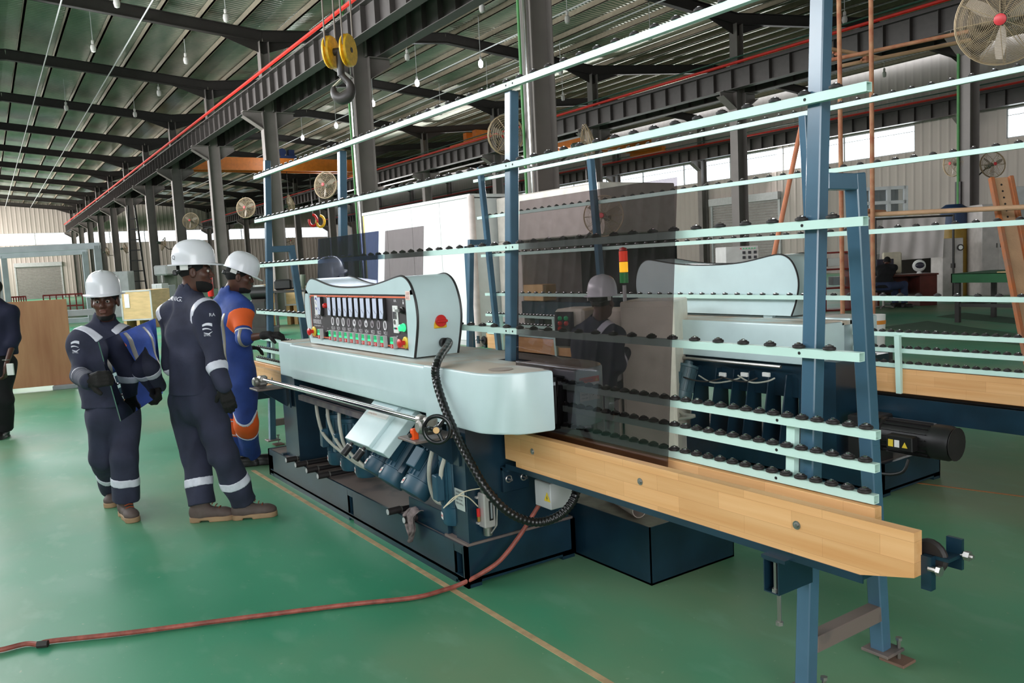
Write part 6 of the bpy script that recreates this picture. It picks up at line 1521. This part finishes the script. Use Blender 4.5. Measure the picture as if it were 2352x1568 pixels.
# stool of the operator
q = D(1360, 905, 6.33); SO = thing('stool', q*V(1, 1, 0)-fI*0, 'low black stool under the seated operator', 'stool')
zs = D(1358, 893, 6.30)[2]-.16
b = MB(); b.lathe([(.17, zs-.05), (.18, zs-.02), (.17, zs), (.0, zs)], q*V(1, 1, 0), n=18); b.build('seat', 'black_plastic', SO); b = MB(); b.tube([q*V(1, 1, 0)+V(0, 0, .04), q*V(1, 1, 0)+V(0, 0, zs-.05)], .03, 10); b.build('stem', 'steel', SO)
for k in range(5):
    t = 2*math.pi*k/5; b = MB(); b.tube([q*V(1, 1, 0)+V(0, 0, .05), q*V(1, 1, 0)+V(.22*math.cos(t), .22*math.sin(t), .02)], .02, 8); b.build('leg', 'steel', SO)
# ================================================================== left background
# plywood sheet leaning in a grey steel frame
pl_, pr_ = at(30, 893, z=.06), at(172, 880, z=.06); ht = 1.30; d_ = nrm(pr_-pl_); n_ = np.cross(d_, U); pl_ = pl_-d_*.35
b = MB(); b.box((pl_+pr_)/2+U*(ht/2), (np.linalg.norm(pr_-pl_), .02, ht), .002, (d_, n_, U)); o = b.build('plywood_sheet', 'plywood', smooth=False); tag(o, 'big upright brown plywood sheet left of the man with the glass', 'plywood')
for k in range(2):
    b = MB(); e = (pl_+pr_)/2+d_*(-.6+1.15*k); b.box(V(e[0], e[1], .03), (.5, .3, .058), .004, (d_, n_, U)); o = b.build('floor_batten', 'grey_paint'); tag(o, ['grey batten under the left end of the plywood sheet', 'grey batten under the right end of the plywood sheet'][k], 'batten', 'battens under the plywood sheet')
def frame_box(dist, L, Rr, top, bot, w, label):
    a, c = D(L, top[0], dist), D(Rr, top[1], dist+.25); T = thing('steel_frame', (a+c)/2*V(1, 1, 0), label, 'frame', 'grey frames around the plywood')
    pts = [(a, 'left_post'), (c, 'right_post')]
    for p, nm in pts: b = MB(); b.bar(p*V(1, 1, 0), p, w, w); b.build(nm, 'grey_paint', T)
    b = MB(); b.bar(a-d_*w/2, c+d_*w/2, w, w); b.build('top_beam', 'grey_paint', T)
    z = D(Rr, bot, dist+.25)[2]; b = MB(); b.bar(V(a[0], a[1], z), V(c[0], c[1], z), w, w); b.build('mid_beam', 'grey_paint', T)
    for p in (a, c): b = MB(); b.bx(p[0]-.12, p[0]+.12, p[1]-.12, p[1]+.12, 0, .02); b.build('foot', 'grey_paint', T)
frame_box(13.4, -12, 222, (576, 564), 716, .10, 'outer grey steel portal frame behind the plywood sheet')
frame_box(15.0, 8, 194, (588, 578), 735, .09, 'inner smaller grey steel portal frame behind the plywood sheet')
# big crate on a pallet
def crate(cx0, cx1, cy, top, dist, dep, label, paper=False):
    p, q = D(cx0, cy, dist), D(cx1, cy-4, dist); q[2] = p[2]; w = q-p; L = np.linalg.norm(w); h = D(cx0, top, dist)[2]-p[2]; dx = nrm(w); n = np.cross(U, dx); z0 = max(.12, p[2]); c = (p+q)/2; c[2] = 0
    T = thing('wooden_crate', c+n*dep/2, label, 'crate', 'packing crates'); o0 = c+n*dep/2
    b = MB(); b.box(o0+U*(z0+h/2), (L, dep, h), .005, (dx, n, U)); b.build('crate_body', 'plywood_light', T, smooth=False)
    b = MB()
    for s in (-1, 1):
        b.box(o0-n*(dep/2+.004)+dx*s*(L/2-.02)+U*(z0+h/2), (.05, .01, h), 0, (dx, n, U)); b.box(o0-n*(dep/2+.004)+U*(z0+h/2+s*(h/2-.02)), (L, .01, .05), 0, (dx, n, U))
    b.build('metal_edging', 'light_grey', T, smooth=False)
    b = MB()
    for s in (-1, 0, 1): b.box(o0+dx*s*(L/2-.08)+U*z0/2, (.10, dep, z0), 0, (dx, n, U))
    b.build('pallet_foot', 'cardboard', T, smooth=False)
    if paper:
        b = MB(); b.box(o0-n*(dep/2+.012)-dx*L*.30+U*(z0+h*.66), (L*.16, .004, h*.46), 0, (dx, n, U)); b.build('paper_label', 'white_label', T, smooth=False)
crate(282, 352, 737, 668, 27, 1.5, 'big tan plywood crate with paper label beside the man with the glass', True)
crate(585, 610, 700, 655, 24, 1.0, 'tan crate at the end of the row left of the dark column', False)
crate(655, 700, 702, 660, 25, 1.2, 'brown crate under the bench right of the dark column', False)
# cabinets and old machines along the hall
def cabinet(px0, px1, base, top, dist, m, label, slits=False, dep=.6):
    p, q = D(px0, base, dist), D(px1, base, dist); h = D(px0, top, dist)[2]; w = (q-p)*V(1, 1, 0); L = np.linalg.norm(w); dx = nrm(w); n = np.cross(U, dx); c = (p+q)/2*V(1, 1, 0)+n*dep/2
    T = thing('metal_cabinet', c, label, 'cabinet', 'cabinets and boxes in the hall'); b = MB(); b.box(c+U*h/2, (L, dep, h), .01, (dx, n, U)); b.build('cabinet_body', m, T)
    for s in (-1, 1): b = MB(); b.box(c-n*(dep/2+.006)+dx*s*L/4+U*h/2, (L/2-.02, .012, h-.06), .003, (dx, n, U)); dr = b.build('door', m, T); b = MB(); b.box(c-n*(dep/2+.02)+dx*s*.05+U*h*.55, (.02, .02, .12), .003, (dx, n, U)); b.build('handle', 'dark_steel', dr)
    if slits:
        for k in range(4): b = MB(); b.box(c-n*(dep/2+.014)+dx*(-.3+.2*k)*L+U*h*.66, (.05, .006, h*.4), 0, (dx, n, U)); b.build('vent_slit', 'dark_steel', T)
    return T
cabinet(352, 376, 698, 652, 32, 'light_grey', 'pale slotted cabinet right of the big crate', True)
cabinet(376, 392, 695, 655, 33, 'grey_paint', 'grey cabinet beside the pale slotted one')
cabinet(258, 300, 700, 624, 36, 'light_grey', 'tall pale cabinet above the big crate'); 
def lathe_machine():
    T = thing('milling_machine', D(396, 690, 38)*V(1, 1, 0), 'old grey-green milling machine far behind the bearded man', 'machine'); p = D(396, 690, 38)*V(1, 1, 0)
    b = MB(); b.box(p+U*.9, (.9, .8, 1.8), .05, (rI, fI, U)); b.build('column', mat('machine_green', (104, 112, 96), .5), T)
    b = MB(); b.box(p+U*1.95-fI*.4, (.6, 1.3, .45), .06, (rI, fI, U)); b.build('head', 'light_grey', T); b = MB(); b.tube([p+U*1.75-fI*.9, p+U*1.4-fI*.9], .08, 10); b.build('spindle', 'steel', T); b = MB(); b.box(p+U*1.0-fI*.7, (1.2, .5, .15), .02, (rI, fI, U)); b.build('table', 'steel', T)
lathe_machine()
# step ladder tower
q = D(322, 690, 44)*V(1, 1, 0); T = thing('lattice_ladder', q, 'tall dark lattice ladder leaning between the far columns', 'ladder')
for s in (-1, 1): b = MB(); b.bar(q+rI*s*.45, q+rI*s*.18+U*5.5, .09, .09); b.build('side_rail', 'dark_steel', T)
for k in range(9): b = MB(); b.bar(q+rI*(-.42+.025*k)+U*(.4+.55*k), q+rI*(.42-.025*k)+U*(.4+.55*k), .06, .06); b.build('rung', 'dark_steel', T)
# bench with vice and bits
q = D(672, 690, 23.5)*V(1, 1, 0); T = thing('work_bench', q, 'dark work bench with clutter behind the slanted rack leg', 'bench')
b = MB(); b.box(q+U*1.05, (1.2, .7, .06), .005, (rI, fI, U)); b.build('bench_top', 'dark_steel', T)
for sx in (-.55, .55):
    for sy in (-.3, .3): b = MB(); b.box(q+rI*sx+fI*sy+U*.51, (.07, .07, 1.02), 0, (rI, fI, U)); b.build('leg', 'dark_steel', T)
b = MB(); b.box(q+U*1.25-rI*.2, (.5, .4, .3), .05, (rI, fI, U)); b.build('toolbox', 'black_plastic', T); b = MB(); b.tube([q+U*1.1+rI*.3, q+U*1.5+rI*.35], .08, 10); b.build('can', 'machine_green', T)
# dark coil of hose and engine lump
q = D(598, 690, 21)*V(1, 1, 0); T = thing('engine_block', q, 'dark greasy engine block on the floor behind the blue coverall', 'engine'); b = MB(); b.box(q+U*.55, (.5, .5, .8), .08, (rI, fI, U)); b.box(q+U*.12, (.7, .6, .24), .02, (rI, fI, U)); b.build('block', 'dark_steel', T); b = MB(); b.tube([q+U*1.1-rI*.2, q+U*1.1+rI*.3], .16, 12); b.build('cylinder', 'black_plastic', T)
# red guard rails and fire extinguisher
for k, (xa, xb, ya, yb, dist) in enumerate(((26, 60, 690, 668, 40), (100, 190, 690, 676, 40))):
    a, c = D(xa, ya, dist)*V(1, 1, 0), D(xb, ya, dist)*V(1, 1, 0); T = thing('guard_rail', (a+c)/2, ['short red guard rail by the far roller door', 'long red guard rail above the plywood sheet'][k], 'railing', 'red guard rails'); h = 1.05
    for t in np.linspace(0, 1, 7): p = a+(c-a)*t; b = MB(); b.bar(p, p+U*h, .05, .05); b.build('baluster', mat('rail_red', (164, 52, 48), .5), T)
    for z in (h, .5): b = MB(); b.bar(a+U*z, c+U*z, .07, .07); b.build('rail', 'rail_red', T)
q = D(484, 668, 28)*V(1, 1, 0); b = MB(); b.lathe([(.09, 0), (.1, .05), (.1, .75), (.05, .85), (.03, .95)], q+U*.9, n=14); T = thing('fire_extinguisher', q, 'red fire extinguisher on a stand between the two standing helmets', 'extinguisher'); b.build('bottle', 'red', T); b = MB(); b.bar(q, q+U*.9, .08, .08); b.build('stand', 'dark_steel', T); b = MB(); b.box(q+U*1.9, (.16, .05, .08), .01, (rI, fI, U)); b.build('valve', 'black_plastic', T)
# ================================================================== scaffold and right background
def pipe(a, c, r, label, m='rust'):
    b = MB(); b.tube([a, c], r, 10); o = b.build('scaffold_pipe', m); tag(o, label, 'pipe', 'scaffold pipes'); return o
dS = 9.2
g1 = D(1936, 760, dS); g2 = D(2006, 760, dS)
u1 = pipe(V(g1[0], g1[1], 0), D(1921, -40, dS)*V(0, 0, 1)+V(g1[0], g1[1], 0)+(D(1921, -40, dS)-g1)*V(1, 1, 0)*.15, .024, 'upright tan scaffold pipe just right of the near rack post')
u2 = pipe(V(g2[0], g2[1], 0), V(g2[0], g2[1], 4.3), .024, 'upright rusty scaffold pipe passing the rail ends')
pipe(D(1902, 139, dS), D(2225, 72, dS-.6), .022, 'upper rusty scaffold pipe running level into the big fan')
pipe(D(1930, 152, dS+.15), D(2230, 92, dS-.4), .022, 'tan scaffold pipe just below the upper level one', mat('rust_tan', (176, 140, 108), .75, bump=.3, bscale=60))
pipe(D(1905, 112, dS-.1), D(2022, 133, dS+.2), .022, 'short cross pipe clamped to both scaffold uprights', 'rust_tan')
pipe(D(1980, 494, dS), D(2400, 473, dS-1.1), .026, 'long brown level pipe crossing in front of the white sheet', 'rust_tan')
pipe(D(1985, 485, dS-.1), D(2032, 487, dS+.1), .024, 'stub of pipe clamped above the long level one', 'rust')
pipe(D(1846, 262, 10.5), D(1772, 612, 10.0), .03, 'slanting orange pipe behind the far rack post', mat('rust_pale', (196, 124, 92), .7))
for (x, y, lab) in ((1925, 120, 'rusty clamp on the tan upright pipe'), (1990, 137, 'rusty clamp on the second upright pipe'), (2000, 486, 'rusty clamp at the long level pipe')):
    q = D(x, y, dS); b = MB(); b.box(q, (.07, .07, .07), .012); b.tube([q-rI*.06, q+rI*.06], .014, 8); o = b.build('pipe_clamp', 'rust'); tag(o, lab, 'clamp', 'scaffold clamps')
# leaning rusty channel beam
a, c = D(2296, 408, 8.6), D(2392, 900, 8.2); c = at(2420, 960, z=.02) if c[2] < 0 else c
ax = nrm(c-a); sd = nrm(rI-ax*(rI@ax)); nn = np.cross(ax, sd); nn = -nn if nn@fI > 0 else nn
Lb = np.linalg.norm(c-a); T = thing('channel_beam', c*V(1, 1, 0), 'rusty orange steel channel leaning at the right edge', 'beam')
mid = (a+c)/2
b = MB(); b.box(mid, (Lb, .17, .012), .002, (ax, sd, nn)); b.build('web', 'rust_tan', T)
for s in (-1, 1): b = MB(); b.box(mid+sd*s*.10+nn*.02, (Lb, .045, .055), .006, (ax, sd, nn)); b.build('flange', 'rusty_orange', T)
b = MB()
for k in range(6): b.lathe([(.011, 0), (.011, .002)], a+ax*(.08+.07*k)+nn*.0075, axis=nn, n=8)
b.build('bolt_holes', 'matte_black', T)
# bucket on the far machine's side
q = at(2006, 760, d=7.6); T = thing('paint_bucket', V(q[0], q[1], 0), 'white bucket with orange stripe on a dark stand behind the rack leg', 'bucket')
zt = at(2006, 722, d=7.6)[2]; zb_ = at(2006, 800, d=7.6)[2]
b = MB(); b.lathe([(.095, zb_), (.105, zt), (.10, zt), (.0, zt-.01)], V(q[0], q[1], 0), n=22); b.build('pail', 'white_label', T); b = MB(); b.lathe([(.1065, zt-.085), (.1072, zt-.05)], V(q[0], q[1], 0), n=22); b.build('orange_band', mat('band_orange', (226, 140, 44), .5), T)
b = MB(); b.bx(q[0]-.12, q[0]+.12, q[1]-.12, q[1]+.12, 0, zb_, .005); b.build('stand', 'dark_steel', T)
# table with green cloth
l1 = at(2200, 740, z=0); l2 = at(2278, 729, z=0); tx0, tx1, ty0, ty1 = l1[0]-.02, l1[0]+2.6, l1[1]-.05, l2[1]+.25; zt = .92
T = thing('trestle_table', (l1[0]+1, l1[1]+.5, 0), 'steel table with green cloth and a wooden board on it', 'table')
b = MB(); b.bx(tx0, tx1, ty0, ty1, zt-.03, zt); b.build('table_top', 'dark_steel', T); b = MB(); b.bx(tx0-.06, tx1, ty0-.05, ty0-.03, zt-.16, zt+.01); b.bx(tx0-.06, tx0-.04, ty0-.05, ty1, zt-.16, zt+.01); b.bx(tx0-.06, tx1, ty0-.05, ty1, zt, zt+.012); b.build('green_cloth', 'tarp_green', T)
for (x, y) in ((l1[0], l1[1]), (l1[0]+.1, l2[1]), (l1[0]+2.4, l1[1]), (l1[0]+2.4, l2[1])): b = MB(); b.bar((x, y, 0), (x, y, zt-.03), .08, .08); b.build('leg', 'dark_steel', T)
b = MB(); b.bar((l1[0], l1[1], .33), (l1[0]+2.4, l1[1], .33), .05, .06); b.bar((l1[0], l1[1], .33), (l1[0]+.1, l2[1], .33), .05, .06); b.build('stretcher', 'dark_steel', T)
b = MB(); b.bx(tx0+.7, tx1, ty0+.1, ty1-.1, zt+.012, zt+.03, .003); o = b.build('wooden_board', 'plywood_light', smooth=False); tag(o, 'pale wooden board lying on the green table cloth', 'board')
# green floor mats
for k, pts in enumerate((((2022, 752), (2130, 737), (2400, 775), (2400, 800)), ((2150, 727), (2215, 718), (2380, 735), (2380, 748)))):
    Q = [at(x, y, z=.004) for x, y in pts]; b = MB(); b.prism([(p[0], p[1]) for p in Q], (0, 0, .001), (1, 0, 0), (0, 1, 0), (0, 0, .006)); o = b.build('floor_mat', mat('mat_green', (58, 92, 68), .8), smooth=False); tag(o, ['front dark green mat on the floor before the table', 'rear dark green mat under the table'][k], 'mat', 'green mats')
# desk with monitor, helmet visor, seated figure
q = at(2070, 702, z=0); dk = thing('office_desk', q, 'dark red wooden desk under the white hanging sheet', 'desk')
b = MB(); b.box(q+U*.76, (1.5, .7, .04), .004, (rI, fI, U)); b.build('desk_top', 'mahogany', dk); b = MB(); b.box(q+rI*.52+U*.37, (.42, .62, .74), .004, (rI, fI, U)); b.build('drawer_block', 'mahogany', dk); b = MB(); b.box(q-rI*.70+U*.37, (.05, .62, .74), 0, (rI, fI, U)); b.build('side_panel', 'mahogany', dk); b = MB(); b.box(q+fI*.3+U*.5, (1.0, .03, .45), 0, (rI, fI, U)); b.build('modesty_panel', 'mahogany', dk)
mq = q-rI*.35+U*.78+fI*.1; T = thing('desk_monitor', mq, 'small dark monitor on the red desk', 'monitor'); b = MB(); b.box(mq+U*.24, (.42, .04, .30), .006, (rI, fI, U)); b.build('screen', 'screen_off', T); b = MB(); b.box(mq+U*.045, (.06, .05, .09), 0, (rI, fI, U)); b.box(mq+U*.006, (.2, .14, .012), 0, (rI, fI, U)); b.build('stand', 'black_plastic', T)
hq = q+rI*.42+U*.78-fI*.05; T = thing('welding_visor', hq, 'white oval mirror or visor standing on the red desk', 'visor'); b = MB(); b.ell(hq+U*.19, (.17, .05, .15), ax=(rI, fI, U)); b.build('shell', 'white_label', T); b = MB(); b.ell(hq+U*.20-fI*.03, (.12, .04, .08), ax=(rI, fI, U)); b.build('lens', 'screen_off', T); b = MB(); b.lathe([(.06, 0), (.05, .03), (.02, .06)], hq, n=14); b.build('foot', 'white_label', T)
eq = q+rI*.15+U*.78+fI*.12; T = thing('office_chair_back', q+rI*.12+fI*.75, 'cream and black chair back behind the red desk', 'chair'); b = MB(); b.box(q+rI*.12+fI*.75+U*1.05, (.5, .08, .55), .05, (rI, fI, U)); b.build('backrest', mat('cream_fabric', (196, 186, 166), .8), T); b = MB(); b.box(q+rI*.12+fI*.55+U*.5, (.5, .5, .09), .03, (rI, fI, U)); b.build('seat', 'black_cloth', T); b = MB(); b.tube([q+rI*.12+fI*.6+U*.02, q+rI*.12+fI*.6+U*.5], .03, 8); b.box(q+rI*.12+fI*.6+U*.02, (.4, .4, .04), .01, (rI, fI, U)); b.build('stem', 'black_plastic', T)
sq = q-rI*.62-fI*.62
def P_(x, y, z): return sq+rI*x+fI*y+U*z
SP = person('person', dict(root=sq, pelvis=P_(-.1, 0, .55), neck=P_(.1, .28, 1.0), head=P_(.18, .40, 1.12), face=rI*.5+fI*.86, look=rI*.5+fI*.86, shR=P_(.24, .17, .96), shL=P_(-.05, .32, .96), elR=P_(.30, .42, .78), elL=P_(.0, .55, .80), wrR=P_(.42, .62, .84), wrL=P_(.15, .70, .84), hpR=P_(0, -.05, .52), hpL=P_(-.15, .05, .52), knR=P_(.42, .05, .55), knL=P_(.25, .2, .55), anR=P_(.42, .02, .10), anL=P_(.28, .2, .10), toeR=rI, toeL=rI,
    handR=(rI*.5+fI*.8, V(0, 0, -1), .4), handL=(rI*.5+fI*.8, V(0, 0, -1), .4)), 'seated person in dark jacket and blue jeans leaning on the red desk', 'black_cloth', 'denim', hat=False, gloves=(False, False), boots='shoe', seed=51, res=.018, headres=.012, hemz=.5)
b = MB(); b.box(SP['el'][1]-rI*.02-fI*.05, (.1, .1, .09), .01, (rI, fI, U)); b.build('arm_badge', 'orange', SP['root'])
T = thing('stool', sq-rI*.1, 'black swivel stool under the person at the red desk', 'stool'); b = MB(); b.lathe([(.2, .40), (.21, .44), (0, .45)], sq-rI*.1, n=16); b.build('seat', 'black_cloth', T); b = MB(); b.tube([sq-rI*.1+U*.03, sq-rI*.1+U*.4], .03, 8); b.build('stem', 'steel', T)
for k in range(5): t = 2*math.pi*k/5; b = MB(); b.tube([sq-rI*.1+U*.06, sq-rI*.1+V(.26*math.cos(t), .26*math.sin(t), .03)], .022, 8); b.build('leg', 'steel', T)
# white sheet hung up behind the desk
d0 = 21.6; a, c, e, g = D(2028, 505, d0), D(2172, 498, d0), D(2166, 590, d0), D(2018, 601, d0)
nu, nv = 24, 14; vs = []
for i in range(nu+1):
    for j in range(nv+1):
        s, t = i/nu, j/nv; p = (a*(1-s)+c*s)*(1-t)+(g*(1-s)+e*s)*t; vs.append(p-fI*(.03*math.sin(17*s+2*t)*t+.015*math.sin(31*s)))
b = MB(); b.add(vs, [(i*(nv+1)+j, i*(nv+1)+j+1, (i+1)*(nv+1)+j+1, (i+1)*(nv+1)+j) for i in range(nu) for j in range(nv)]); T = thing('hanging_sheet', (a+c)/2*V(1, 1, 0), 'white cloth sheet hung on a rod behind the red desk', 'sheet'); b.build('cloth', 'cloth_white', T, ang=80)
b = MB(); b.tube([a+U*.03-rI*.2, c+U*.03+rI*.2], .025, 8); b.build('rod', 'dark_steel', T)
for p in (a-rI*.2, c+rI*.2): b = MB(); b.tube([V(p[0], p[1], 0), p+U*.06], .03, 8); b.build('post', 'dark_steel', T)
# row of dark machines behind the desk
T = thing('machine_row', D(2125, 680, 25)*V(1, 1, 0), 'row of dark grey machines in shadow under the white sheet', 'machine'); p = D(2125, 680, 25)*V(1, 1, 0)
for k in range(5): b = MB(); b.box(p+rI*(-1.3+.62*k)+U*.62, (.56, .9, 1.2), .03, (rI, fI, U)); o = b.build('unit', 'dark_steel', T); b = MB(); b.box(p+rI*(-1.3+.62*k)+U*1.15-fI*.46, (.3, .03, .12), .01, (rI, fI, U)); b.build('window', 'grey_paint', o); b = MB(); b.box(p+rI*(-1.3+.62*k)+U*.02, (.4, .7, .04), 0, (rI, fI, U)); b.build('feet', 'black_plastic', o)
# white cabinets, drum and glazed cupboard
T = cabinet(2164, 2212, 668, 548, 21.8, mat('pale_cabinet', (186, 178, 174), .5), 'pale low cabinet with round gauge behind the green table'); 
q = D(2205, 568, 21.45); b = MB(); b.lathe([(.085, 0), (.085, .03)], q, axis=-fI, n=20); dl = b.build('gauge_rim', 'dark_steel', T); b = MB(); b.lathe([(.055, .03), (.055, .036)], q, axis=-fI, n=20); b.build('gauge_face', 'white_label', dl)
cabinet(2254, 2330, 672, 470, 22.2, 'pale_cabinet', 'tall pale cabinet right of the right hand column', dep=.8)
cabinet(2330, 2420, 672, 430, 22.6, 'light_grey', 'tall grey cabinet at the right edge behind the beam', dep=.8)
p = D(2190, 560, 23); T = thing('oil_drum', p*V(1, 1, 0), 'tall blue and yellow painted tank beside the right hand column', 'tank'); zz = [0, D(2190, 522, 23)[2], D(2190, 478, 23)[2]]
b = MB(); b.lathe([(.34, 0), (.34, zz[1])], p*V(1, 1, 0), n=20); b.build('yellow_part', mat('tank_yellow', (150, 118, 40), .5), T); b = MB(); b.lathe([(.34, zz[1]), (.34, zz[2]), (.2, zz[2]+.1)], p*V(1, 1, 0), n=20); b.build('blue_part', mat('tank_blue', (30, 52, 84), .5), T)
def cupboard():
    d = 30; a, c = D(1962, 500, d), D(2080, 492, d); h0, h1 = D(2060, 500, d)[2], D(2060, 428, d)[2]; w = (c-a)*V(1, 1, 0); L = np.linalg.norm(w); dx = nrm(w); n = np.cross(U, dx); o0 = (a+c)/2*V(1, 1, 0)
    T = thing('glazed_cupboard', o0, 'white glazed cupboard on a tall base under the high windows', 'cupboard')
    b = MB(); b.box(o0+n*.3+U*h0/2, (L, .6, h0), .01, (dx, n, U)); b.build('base', 'pale_cabinet', T); b = MB(); b.box(o0+n*.58+U*(h0+h1)/2, (L, .04, h1-h0), 0, (dx, n, U)); b.build('back', 'grey_paint', T)
    for x in np.linspace(-L/2, L/2, 4): b = MB(); b.box(o0+dx*x+U*(h0+h1)/2, (.14, .1, h1-h0), 0, (dx, n, U)); b.build('stile', 'white_paint', T)
    for z in (h0+.05, (h0+h1)/2, h1-.05): b = MB(); b.box(o0+U*z, (L, .1, .12), 0, (dx, n, U)); b.build('rail', 'white_paint', T)
    for x in np.linspace(-L/2, L/2, 4)[:-1]:
        for z in (h0+.05, (h0+h1)/2): b = MB(); b.box(o0+dx*(x+L/6)+n*.02+U*(z+(h1-h0)/4), (L/3-.14, .01, (h1-h0)/2-.1), 0, (dx, n, U)); b.build('pane', glass_mat('cup_glass', (.8, .84, .84), .12), T)
cupboard()
p = D(1918, 690, 20)*V(1, 1, 0); T = thing('red_shelf', p, 'small dark red shelf unit with boxes behind the near rack post', 'shelf')
for z in (.02, .55, 1.0, 1.4): b = MB(); b.box(p+U*z, (.6, .4, .04), 0, (rI, fI, U)); b.build('shelf_board', mat('shelf_red', (136, 40, 34), .5), T)
for s in (-1, 1): b = MB(); b.box(p+rI*s*.3+U*.71, (.04, .4, 1.42), 0, (rI, fI, U)); b.build('side', 'shelf_red', T)
for k, z in enumerate((.60, 1.05)): b = MB(); b.box(p+rI*(.05-.12*k)+U*(z+.12), (.3, .3, .2), .01, (rI, fI, U)); b.build('box', ['grey_paint', 'white_label'][k], T)
# grey control box behind the far grinder
c = D(1692, 580, 10.5); T = thing('control_desk', c*V(1, 1, 0), 'pale grey control desk with small dials behind the far grinder', 'machine'); h = D(1692, 566, 10.5)[2]
b = MB(); b.box(c*V(1, 1, 0)+U*h/2, (.42, .5, h), .01, (rI, fI, U)); b.build('desk_body', mat('desk_grey', (196, 192, 190), .45), T)
for i in range(3):
    for j in range(2): b = MB(); b.box(c*V(1, 1, 0)-fI*.255+rI*(.02+.07*i)+U*(h-.08-.06*j), (.035, .012, .035), 0, (rI, fI, U)); b.build('dial', 'print_dark', T)
for i in range(6): b = MB(); b.lathe([(.008, 0), (.008, .01)], c*V(1, 1, 0)-fI*.252+rI*(-.02+.035*i)+U*(h-.03), axis=-fI, n=8); b.build('pilot_lamp', 'red' if i == 0 else 'green_button', T)
# lifting hooks hanging at the far wall
for k, (x, y, cm) in enumerate(((720, 520, 'red'), (737, 522, 'amber_yellow'))):
    q = D(x, y, 62); T = thing('hanging_hook', q, ['red hanging hook beside the far small window', 'yellow hanging hook beside the far small window'][k], 'hook', 'far hanging hooks'); b = MB(); b.tube([q+V(0, 0, .9), q+V(0, 0, 4.8)], .04, 6); b.build('rope', 'dark_steel', T); b = MB(); b.tube([q+rI*(.3*math.cos(t))+U*(.45+.42*math.sin(t)) for t in np.linspace(1.57, -3.4, 14)], .10, 8); b.build('hook', cm, T)
